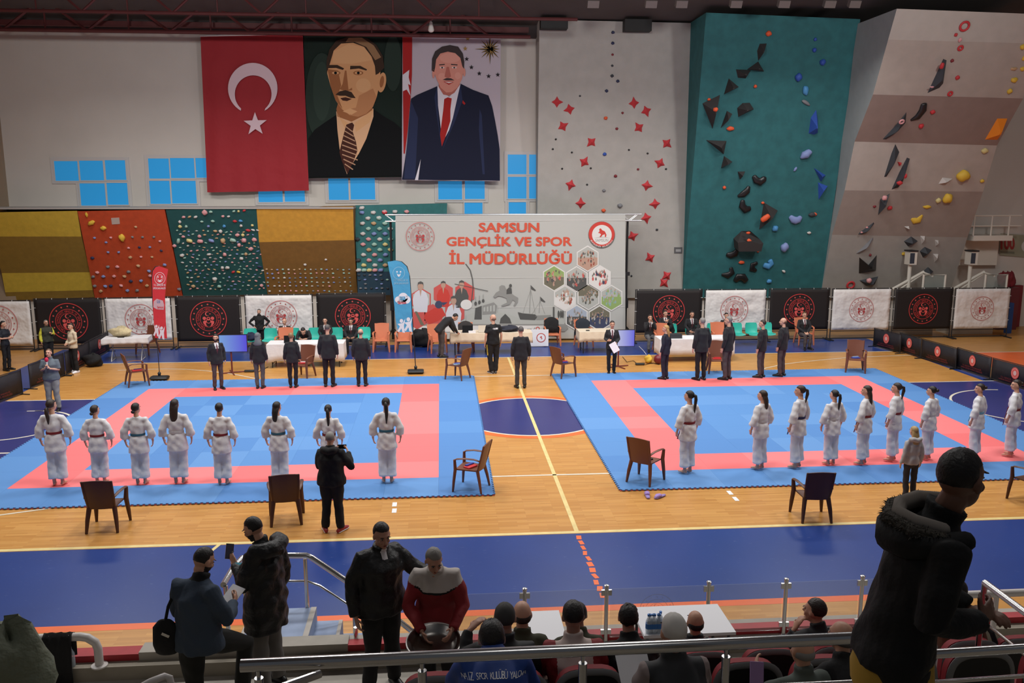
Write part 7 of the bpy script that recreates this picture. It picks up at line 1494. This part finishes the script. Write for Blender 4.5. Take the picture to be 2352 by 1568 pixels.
seated(1492, 722, 13.7, SITP, 'seated official covering the mouth with both hands', ('short', HD), skin='tan', tr=mat('trousers_mid', (92, 92, 94), .85))
seated(1527, 712, 14.35, SITC, 'seated woman official with a hand at her chest before the black banner', ('bob', HD), True, yaw=.4)
seated(1588, 714, 14.1, SITF, 'seated dark haired woman official on the teal seats', ('bob', HB), True, 'tan', tr=M_GTR)
seated(1667, 718, 14.1, SITF, 'seated woman official mostly hidden by a grey haired judge', ('bob', HB), True)
seated(1846, 716, 13.7, pose(SIT, kne=(.1, .45, .5), ank=(.09, .42, .085), wri=(.06, .25, .60), han=(.0, .3, .57)), 'lone official seated on a chair before the right black banner', ('short', HBR), glasses=True, tr=M_GTR)
# ---- people at the left edge
p, H = stand_at(18, 850, 22, 737); clap = pose(STAND, elb=(.22, .03, 1.16), wri=(.08, .24, 1.17), han=(.02, .31, 1.19))
person(p, -PI/2-.25, H, clap, 'woman in black sportswear clapping at the left picture edge', 'fair', dict(kind='tee', mats=[mat('tee_navyblack', (26, 30, 40), .8)], hem=-.4, sleeve=.5, name='shirt'), ('tight', M_BTR), SHOE, ('lowpony', HB), 0, .05, .0135, .92, True, True)
p, H = stand_at(112, 838, 110, 735); p = V((wl(110, 790, 13.0).x, 13.0, .004)); H = wl(110, 735, 13.0).z
M_VEST = mat('vest_olive', (52, 54, 44), .85); M_SLV = mat('sleeve_yellow', (206, 200, 60), .7)
person(p, PI+.75, H, pose(STAND, elbL=(-.25, .02, 1.15), wriL=(-.1, .24, 1.22), hanL=(-.04, .3, 1.27)), 'balding man in olive vest with yellow sleeves, finger raised', 'tan', dict(kind='puff', mats=[M_VEST, M_SLV], hem=-.6, pick=lambda c: np.where((abs(c[:, 0]) > .205) | ((c[:, 1] > .17) & (c[:, 2] > 1.0)), 1, 0), bulk=1.1, collar=1.0), ('loose', M_BTR), SHOE, ('crop', HG), .1, .05, .0135, 1.1, True, glasses=True)
p, H = stand_at(173, 855, 160, 742)
person(p, PI/2+.9, H, pose(STAND, elb=(.22, -.0, 1.15), wri=(.08, .19, 1.06), han=(.02, .24, 1.04), ank=(.1, -.02, .085)), 'woman in cream sweater and black trousers with white shoes', 'fair', dict(kind='tee', mats=[mat('sweater_cream', (206, 190, 164), .9)], hem=-.55, bulk=1.08, name='sweater', collar=1.0), ('loose', M_BTR), [M_PAP, M_PAP], ('lowpony', HD), .2, 0, .0135, .95, True, True)
p, H = stand_at(125, 942, 118, 801)
mt, s_ = person(p, PI+.1, H, pose(STAND, elb=(.22, .04, 1.16), wri=(.07, .25, 1.24), han=(.02, .27, 1.33), ank=(.12, -.02, .085)), 'man in grey polo shirt holding a red microphone to his mouth', 'fair', dict(kind='tee', mats=[mat('polo_grey', (96, 106, 116), .85)], hem=-.45, sleeve=.55, sr=1.15, bulk=1.1, name='shirt', collar=.95), ('loose', mat('trousers_lightgrey', (146, 146, 144), .85)), SHOE, ('crop', HBR), -.1, .08, .0125, 1.1, True)
g = MB(); g.loft([(0, 0, 0), (.0, .0, .17)], [.016, .02], 10); mic = thing('microphone', 'handheld microphone with red foam top held by the man in grey polo', 'microphone', p+Matrix.Rotation(PI+.1, 3, 'Z') @ V((0, .235, 1.27))*s_); g.obj('handle', [M_PAP], mic); g = MB(); g.ell((0, 0, .2), (.045, .045, .06), 14, 10); g.obj('foam_top', [mat('foam_red', (206, 36, 72), .8)], mic)
# ---- coach in black, blonde girl
p, H = stand_at(766, 1219, 760, 993)
person(p, -.12, H, pose(STAND, elbR=(.33, .06, 1.14), wriR=(.24, .26, 1.33), hanR=(.2, .32, 1.38), elbL=(-.24, .08, 1.14), wriL=(-.06, .3, 1.3), hanL=(-.02, .34, 1.36), ank=(.13, -.02, .085), toe=(.19, .12, .03)), 'grey haired man in black tracksuit filming the left mat', 'fair', dict(kind='tee', mats=[M_BK], hem=-.7, bulk=1.16, sr=1.1, name='hoodie', hood=1.0, collar=1.0), ('loose', M_BTR), [mat('trainer_red', (150, 40, 48), .5), M_PAP], ('short', HG), .05, -.1, .012, 1.14)
pb = MB(); pb.box((0, 0, 0), (.15, .012, .075)); o = tag(pb.obj('phone', [M_SCR], None, 0), 'phone raised by the grey haired man in black tracksuit', 'phone'); o.location = p+Matrix.Rotation(-.12, 3, 'Z') @ V((.1, .4, 1.38))*H/1.75
p, H = stand_at(2086, 1150, 2080, 980)
bl_t, s_ = person(p, .1, H, SJF, 'blonde girl in light grey hoodie seen from behind', 'fair', dict(kind='tee', mats=[mat('hoodie_grey', (176, 174, 176), .85)], hem=-.45, bulk=1.06, name='hoodie', hood=.95), ('tight', mat('jeans_dark', (40, 42, 50), .8)), SHOE, ('long', mat('hair_blonde_long', (168, 140, 92), .5)), .1, 0, .0125, .9, False, True)
# ---- spectators in the stand
def pk(px, py, D): return CAM+ray(px, py)*D
M_PUF = mat('puffer_black', (17, 17, 19), .55, bump=(12, .6, .04))
def rot_to(px): return 0
# man on the left, phone in hand, one foot on the kerb
M_FL = mat('fleece_blue', (60, 72, 88), .95, bump=(40, .3, .01))
lx = wl(446, 1300, -7.72).x; _b = MB(); _q = V((lx, -7.72, 0))+Matrix.Rotation(-.45, 3, 'Z') @ V((.17, .42, 0)); _b.bb(_q.x-.2, _q.x+.2, _q.y-.2, _q.y+.2, WZ, WZ+.16); struct(_b.obj('stand_step', [M_CON], None, 0))
lt, s_ = person(V((lx, -7.72, WZ)), -.45, 1.80, pose(STAND, wai=(0, .0, 1.10), che=(0, .03, 1.31), nek=(0, .06, 1.47), hed=(0, .12, 1.60), hipR=(.09, .02, .93), kneR=(.16, .40, .72), ankR=(.15, .33, .25), toeR=(.18, .48, .20), elbR=(.27, .06, 1.14), wriR=(.14, .30, 1.15), hanR=(.10, .39, 1.17), elbL=(-.26, .05, 1.12), wriL=(-.10, .28, 1.08), hanL=(-.03, .35, 1.10)), 'man in blue-grey fleece reading, one foot up on the kerb', 'tan', dict(kind='tee', mats=[M_FL, M_BK], hem=-.6, bulk=1.14, collar=1.02, sr=1.1, wob=.008, pick=lambda c: np.where(c[:, 2] > 1.475, 1, 0)), ('loose', mat('trousers_olive', (26, 27, 24), .85)), SHOE, ('crop', HB), -.25, -.5, .0095, 1.1, True, beard='black')
R3 = Matrix.Rotation(-.45, 3, 'Z'); o = small_box('notepad', 'pale folded paper in the hand of the man in blue-grey fleece', 'paper', 0, 0, 0, (.14, .2, .008), M_PAP, -.45); o.location = V((lx, -7.72, WZ))+R3 @ V((.06, .40, 1.20)); o.rotation_euler = (.5, .2, -.45)
bt = thing('shoulder_bag', 'black shoulder bag behind the man in blue-grey fleece', 'bag', V((lx, -7.72, WZ))+R3 @ V((-.24, -.14, .86))); g = MB(); g.loft([(-.0, 0, -.0), (0, 0, .08), (0, 0, .24), (0, 0, .3)], [(.1, .04), (.12, .07), (.11, .06), (.06, .02)], 14); g.obj('bag_body', [M_BK], bt); g = MB(); g.tube([(0, .0, .28), (.03, .02, .42), (.10, .07, .58)], .014, 8); g.obj('strap', [M_BK], bt)
g = MB(); g.box((.02, -.075, .2), (.07, .006, .025), 0, Matrix.Rotation(.5, 3, 'Y')); g.obj('metal_plate', [M_STEEL], bt, 0)
# man in long hooded puffer coat, phone
hd = pk(606, 1200, 8.45); lx = hd.x
M_TEALS = mat('shirt_teal', (28, 120, 140), .8)
pt_, s_ = person(V((lx, -6.98, WZ)), 1.1, 1.80, pose(STAND, nek=(0, .02, 1.48), hed=(0, .10, 1.61), che=(0, .02, 1.31), elbL=(-.24, .06, 1.16), wriL=(-.10, .24, 1.27), hanL=(-.07, .32, 1.33), ank=(.11, -.02, .085)), 'balding man in long black hooded coat looking at his phone', 'tan', dict(kind='puff', mats=[M_PUF, M_TEALS], hem=-2.0, bulk=1.2, hood=1.35, collar=1.0, sr=1.12, wob=.012, pick=lambda c: np.where((c[:, 1] > .04) & (abs(c[:, 0]) < .13) & (c[:, 2] < 1.36) & (c[:, 2] > .93), 1, 0)), ('loose', mat('trousers_jersey', (104, 100, 96), .9)), SHOE, ('crop', HB), .1, -.45, .0095, 1.08, True, beard='black')
R3 = Matrix.Rotation(1.1, 3, 'Z'); pb = MB(); pb.box((0, 0, 0), (.075, .15, .01), 0); pb.box((0, 0, .0055), (.066, .135, .001), 1); o = tag(pb.obj('phone', [M_SCR, mat('phone_glass', (70, 66, 84), .2)], None, 0), 'dark phone held out by the balding man in the long coat', 'phone'); o.location = V((lx, -6.98, WZ))+R3 @ V((-.04, .375, 1.40)); o.rotation_euler = (.95, .25, .35)
# man in black jacket and older man with metal pot
hd = pk(872, 1198, 8.5); lx = hd.x
person(V((lx, -7.1, WZ)), PI+.55, 1.78, pose(STAND, nek=(0, .02, 1.48), hed=(0, .07, 1.615), elbL=(-.34, .10, 1.2), wriL=(-.5, .22, 1.14), hanL=(-.56, .27, 1.12), elbR=(.28, -.03, 1.14), wriR=(.29, .05, .88), hanR=(.28, .08, .78), ank=(.14, -.02, .085)), 'man in black quilted jacket touching the back of the man with the pot', 'shade', dict(kind='puff', mats=[M_PUF, M_SHIRT], hem=-.75, bulk=1.24, collar=1.1, sr=1.15, wob=.01, pick=lambda c: np.where((c[:, 1] > .06) & (abs(c[:, 0]) < .03) & (c[:, 2] > 1.40) & (c[:, 2] < 1.5), 1, 0)), ('loose', M_BTR), SHOE, ('short', HB), -.1, -.2, .0095, 1.12, True)
hd = pk(1004, 1256, 8.2); lx = hd.x
M_JR = mat('jacket_red', (134, 26, 32), .75, bump=(14, .4, .02)); M_JW = mat('jacket_offwhite', (186, 178, 172), .75)
PJ = pose(STAND, wai=(0, .0, 1.09), che=(0, .06, 1.28), nek=(0, .12, 1.43), hed=(0, .20, 1.555), sho=(.18, .08, 1.38), elbR=(.26, .16, 1.08), wriR=(.10, .36, .93), hanR=(.04, .42, .86), elbL=(-.26, .14, 1.08), wriL=(-.19, .36, .96), hanL=(-.17, .43, .93))
pt2, s_ = person(V((lx, -7.32, WZ)), PI-.15, 1.72, PJ, 'grey haired man in red and white jacket holding a metal pot', 'shade', dict(kind='tee', mats=[M_JR, M_JW, M_BK], hem=-.55, bulk=1.16, collar=1.1, sr=1.12, wob=.009, pick=lambda c: np.where((c[:, 2] > 1.235+.5*np.maximum(0, abs(c[:, 0])-.10)), 1, np.where((c[:, 2] > 1.215+.5*np.maximum(0, abs(c[:, 0])-.10)) & (abs(c[:, 0]) < .2), 2, 0))), ('loose', M_BTR), SHOE, ('short', HG), .45, -.45, .0095, 1.08, True)
R3 = Matrix.Rotation(PI-.15, 3, 'Z'); pc_ = V((lx, -7.32, WZ))+R3 @ V((-.03, .45, .80))
pt = thing('metal_pot', 'round shiny metal pot carried by the man in red and white', 'pot', pc_); g = MB(); prof = [(.001, .006), (.15, .0), (.185, .02), (.205, .10), (.215, .105), (.222, .10), (.208, .09), (.19, .012), (.15, -.006), (.001, -.004)]
g.lathe((0, 0, 0), [(.001, -.006), (.15, -.004), (.2, .02), (.235, .07), (.252, .078), (.246, .084), (.23, .078), (.193, .027), (.148, .004), (.001, .003)], 36); pt.rotation_euler = (.2, 0, 0); g.obj('pot_body', [mat('pot_steel', (150, 146, 142), .3, metal=1.0)], pt, 60)
g = MB(); N_ = 40  # tube along the rim, its highlight put into the paler colour
g.loft([(.248*math.cos(2*PI*i/N_), .248*math.sin(2*PI*i/N_), .08) for i in range(N_+1)], [.009]*(N_+1), 8); g.obj('rolled_rim', [mat('rim_highlight', (225, 222, 218), .35, metal=.6)], pt, 60)
# seated spectators: rows at floors .80, 1.20, 1.60
WATCH = pose(SIT, elb=(.23, .09, .76), wri=(.13, .30, .60), han=(.09, .38, .58)); LEANF = pose(SIT, wai=(0, .02, .69), che=(0, .10, .89), nek=(0, .16, 1.04), hed=(0, .22, 1.18), sho=(.17, .12, .99), elb=(.24, .26, .74), wri=(.14, .44, .62), han=(.1, .5, .6))
def spectator(hx, hy, Y, fz, J, label, hair, topm, skin='shade', yaw=0, pit=0, rz=0, build=1.05, **kw):
    x = wl(hx, hy, Y).x; zt = wl(hx, hy, Y+.03).z-fz; k = 1.75*min(max(zt/kw.get('hk', 1.325), .84), 1.12); tp = dict(kind='tee', mats=topm if isinstance(topm, list) else [topm], hem=-.3, bulk=1.12, collar=kw.get('collar', 1.0), wob=.008); tp.update(kw.get('top', {}))
    return person(V((x, Y, fz)), rz, k, J, label, skin, tp, ('loose', M_BTR), SHOE, hair, yaw, pit, .0105, build, kw.get('face', False), handless=kw.get('handless', ()))
M_OLV = mat('coat_olive', (62, 62, 44), .85); M_DKJ = mat('jacket_dark', (26, 28, 30), .7)
spectator(1200, 1381, -8.7, 1.05, WATCH, 'bald spectator in front row left of the glass post', ('bald', HD), M_OLV, 'fair')
spectator(1337, 1400, -8.72, 1.05, LEANF, 'spectator in olive coat hidden in front of the pale and red jersey', ('short', HB), M_OLV)
spectator(1600, 1403, -8.7, 1.05, WATCH, 'spectator with bald crown and dark sides, front row by the water bottles', ('bald', HB), M_DKJ, 'tan')
CHEEK = pose(SIT, hed=(-.02, .05, 1.19), elbL=(-.24, .14, .74), wriL=(-.17, .12, .99), hanL=(-.115, .115, 1.09))
spectator(1885, 1372, -8.7, 1.05, CHEEK, 'man in black suit resting his cheek on his hand, front row', ('short', HD), M_SUIT, 'tan', .5, 0, .15)
spectator(1160, 1385, -9.5, 1.45, pose(SIT, elbL=(-.3, .16, .86), wriL=(-.25, .26, 1.0), hanL=(-.17, .3, 1.06)), 'spectator with cropped grey-black hair raising a hand beside his face', ('crop', mat('hair_saltpepper', (58, 56, 54), .7)), M_DKJ, 'shade')
M_PJ = mat('jersey_pale', (196, 178, 170), .8)
spectator(1318, 1382, -9.5, 1.45, WATCH, 'dark haired spectator in pale jersey with red shoulders', ('short', HB), [M_PJ, M_JR], 'shade', 0, -.1, 0, 1.05, top=dict(pick=lambda c: np.where((abs(c[:, 0]) > .13) & (c[:, 2] > .75), 1, 0)))
spectator(1458, 1405, -9.5, 1.45, LEANF, 'spectator with tousled black hair in black, left of the water bottles', ('messy', HB), M_BK, 'shade', -.2)
BJ = spectator(1135, 1436, -10.4, 1.8, pose(SIT, wai=(0, .02, .69), che=(0, .10, .89), nek=(0, .18, 1.0), hed=(0, .27, 1.04), sho=(.17, .12, .99), elb=(.24, .26, .74), wri=(.14, .44, .62), han=(.1, .5, .6)), 'spectator in bright blue club jersey with white back lettering', ('messy', HB), mat('jersey_blue', (22, 62, 140), .6), 'tan', 0, -.25, 0, 1.12, hk=1.26)
M_VSTB = mat('vest_black', (34, 36, 40), .7); M_SHG = mat('shirt_greyrose', (134, 120, 118), .85)
spectator(1552, 1412, -10.4, 1.8, WATCH, 'white haired man in dark vest over a grey shirt', ('short', HW), [M_VSTB, M_SHG], 'tan', 0, -.1, .1, 1.12, top=dict(pick=lambda c: np.where((abs(c[:, 0]) > .185) | (c[:, 2] < .62), 1, 0)))
pp = small_box('paper_sheet', 'white programme sheet beside the white haired man', 'paper', 0, 0, 0, (.2, .28, .004), M_PAP); pp.location = CAM+ray(1460, 1550)*5.2; pp.rotation_euler = (.7, 0, .1)
spectator(1968, 1448, -10.42, 1.8, LEANF, 'bald brownish head spectator in black near the rail end', ('bald', HGD), M_BK, 'tan', .4, .05)
spectator(1848, 1506, -10.4, 1.8, pose(SIT, elbL=(-.24, .2, .78), wriL=(-.16, .34, .9), hanL=(-.12, .42, .94)), 'spectator with thin grey hair on top, lowest at the bottom edge, with a phone', ('bald', HG), mat('coat_greygreen', (84, 92, 86), .85), 'tan', 0, -.1, .2)
pb = MB(); pb.box((0, 0, 0), (.075, .012, .15)); o = tag(pb.obj('phone', [mat('phone_lilac', (150, 120, 165), .4)], None, 0), 'lilac phone held up at the bottom edge by the grey haired spectator', 'phone'); o.location = CAM+ray(1738, 1552)*4.75; o.rotation_euler = (-.4, .12, 0)
M_BRN = mat('hood_brown', (96, 60, 40), .9, bump=(20, .4, .02)); 
spectator(2232, 1345, -8.7, 1.05, LEANF, 'spectator in brown hooded top with dark shoulder strap', ('short', HB), [M_BRN, M_SHG], 'dark', .2, 0, 0, 1.12, top=dict(hood=1.35, pick=lambda c: np.where(c[:, 2] < .70, 1, 0)))
g = MB(); q0 = wl(2262, 1420, -8.82); q1 = wl(2290, 1492, -8.9); g.tube([q0-V((0, -.1, 0)), q0*.6+q1*.4-V((0, .03, 0)), q1-V((0, .02, 0))], .02, 8); tag(g.obj('bag_strap', [M_BK], None), 'black bag strap over the brown hood spectator', 'strap')
# lettering on the blue jersey
jt, js = BJ; base = jt.location
lt_ = MB()
for line, R_, z0, sz, spn in (('NAIZ SPOR KULÜBÜ YALOVA', .62, .965, .034, .36), ('KARATE - DO', .62, .90, .032, .2)):
    n = len(line)
    for i, ch in enumerate(line):
        if ch == ' ': continue
        vs, fs = glyphs(ch); w0 = max(v[0] for v in vs); u = i/(n-1)-.5; x0 = u*spn
        zc = z0-.9*x0*x0; tilt = -1.8*x0
        pts = []
        for v in vs:
            lx_, lz = (v[0]-w0/2)*sz, v[1]*sz; xx = x0+lx_*math.cos(tilt)-lz*math.sin(tilt); zz = zc+lx_*math.sin(tilt)+lz*math.cos(tilt)
            pts.append((xx*js, -.4, zz*js))
        lt_.add(pts, fs)
# man in hooded winter jacket close to the camera
fz = 2.95; Yf = -12.15; hx = wl(2180, 1030, Yf).x; Ht = wl(2180, 1024, Yf).z-fz
M_FG = mat('parka_black', (13, 13, 15), .8, bump=(16, .5, .02)); M_FUR = mat('hood_fur', (74, 69, 62), .95, bump=(60, 1.0, .03)); M_YH = mat('sweater_yellow', (186, 148, 52), .85)
FGP = pose(STAND, pel=(0, -.14, .95), wai=(0, -.11, 1.10), che=(0, -.05, 1.31), nek=(0, -.005, 1.47), hed=(.01, .05, 1.625), hip=(.09, -.14, .92), kne=(.10, -.13, .50), ank=(.105, -.16, .085), toe=(.135, -.01, .03), sho=(.175, -.03, 1.425), elbR=(.215, -.10, 1.15), wriR=(.10, .12, 1.10), hanR=(.03, .20, 1.12), elbL=(-.25, -.05, 1.15), wriL=(-.08, .16, 1.06), hanL=(-.0, .23, 1.08))
ft, s_ = person(V((hx, Yf, fz)), -1.72, Ht, FGP, 'man in black hooded parka with yellow hem standing close to the camera', 'dark', dict(kind='puff', mats=[M_FG], hem=-.55, bulk=1.06, sr=1.15, wob=.006, collar=1.15), ('loose', M_BTR), SHOE, ('crop', HB), .6, -.08, .008, .95, True)
g = MB(); w_ = 1.2
g.loft([(-.15, .03, 1.43), (-.14, -.08, 1.41), (-.08, -.15, 1.40), (0, -.175, 1.395), (.08, -.15, 1.40), (.14, -.08, 1.41), (.15, .03, 1.44)], [.035, .05, .064, .07, .064, .05, .035], 14)
g.v = [tuple(V(v)*s_) for v in g.v]; g.obj('hood', [M_FG], ft, 80)
g = MB(); rr = random.Random(9); path = [V((-.12, .05, 1.49)), V((-.145, -.04, 1.49)), V((-.11, -.145, 1.475)), V((0, -.20, 1.465)), V((.11, -.15, 1.455)), V((.145, -.05, 1.44)), V((.14, -.02, 1.43))]
g.loft(path, [.02, .026, .028, .028, .028, .026, .018], 10)
for i in range(1500):                                    # fur tufts along the hood edge
    u = rr.random()*5.999; k = int(u); c = path[k]*(1-u+k)+path[k+1]*(u-k); a = rr.uniform(0, 6.28); d = (c-V((0, -.02, c.z))).normalized(); d = (d*math.cos(a)+V((0, 0, 1))*math.sin(a)+V((rr.uniform(-.4, .4), rr.uniform(-.4, .4), 0))).normalized()
    e = c+d*.024; t1 = d.cross(V((.3, .5, .8))).normalized()*.0055; e = c+d*.018; g.add([e-t1, e+t1, e+d.cross(t1).normalized()*.0055, e+d*rr.uniform(.012, .03)+V((rr.uniform(-.008, .008), rr.uniform(-.008, .008), -.008))], [(0, 1, 3), (1, 2, 3), (2, 0, 3)])
g.v = [tuple(V(v)*s_) for v in g.v]; g.obj('fur_trim', [M_FUR], ft, 0)
g = MB(); g.loft([(-.10, .03, 1.50), (-.115, -.05, 1.50), (-.075, -.13, 1.49), (0, -.165, 1.48), (.075, -.13, 1.475), (.115, -.04, 1.46)], [(.028, .034)]*6, 10); g.v = [tuple(V(v)*s_) for v in g.v]; g.obj('hood_lining', [mat('lining_grey', (128, 120, 112), .9)], ft, 80)
g = MB(); g.loft([(0, -.14, .775), (0, -.14, .82), (0, -.13, .93)], [(.185, .145), (.195, .15), (.175, .13)], 24, 0, True, (0, 1, 0), False); g.v = [tuple(V(v)*s_) for v in g.v]; g.obj('sweater_hem', [M_YH], ft, 60)
# quilted coat at the bottom left corner
q = CAM+ray(22, 1535)*5.9; cloth_heap('quilted_coat', 'grey-green quilted coat heaped in the bottom left corner of the stand', 'coat', (q.x, q.y, q.z-.42), (.27, .24, .36), mat('coat_sage', (110, 116, 98), .7, bump=(10, .8, .05)), 31)
b = MB(); b.bb(q.x-.3, q.x+.3, q.y-.25, q.y+.25, 1.45 if q.y < -9.1 else 1.05, q.z-.42); tag(b.obj('storage_box', [M_DKJ], None, 0), 'dark box under the quilted coat, bottom left corner', 'box')
finish_people()
bpy.context.view_layer.update()
jk = [c for c in jt.children if c.name.startswith('jacket')][0]      # the print follows the cloth of the jersey
for i, v in enumerate(lt_.v):
    hit, lo, no_, fi = jk.ray_cast(V((v[0], -1.0, v[2])), V((0, 1, 0)))
    lt_.v[i] = (v[0], (lo.y if hit else -.15)-.005, v[2])
lt_.obj('jersey_lettering', [mat('print_white', (225, 225, 228), .6)], jt, 0)
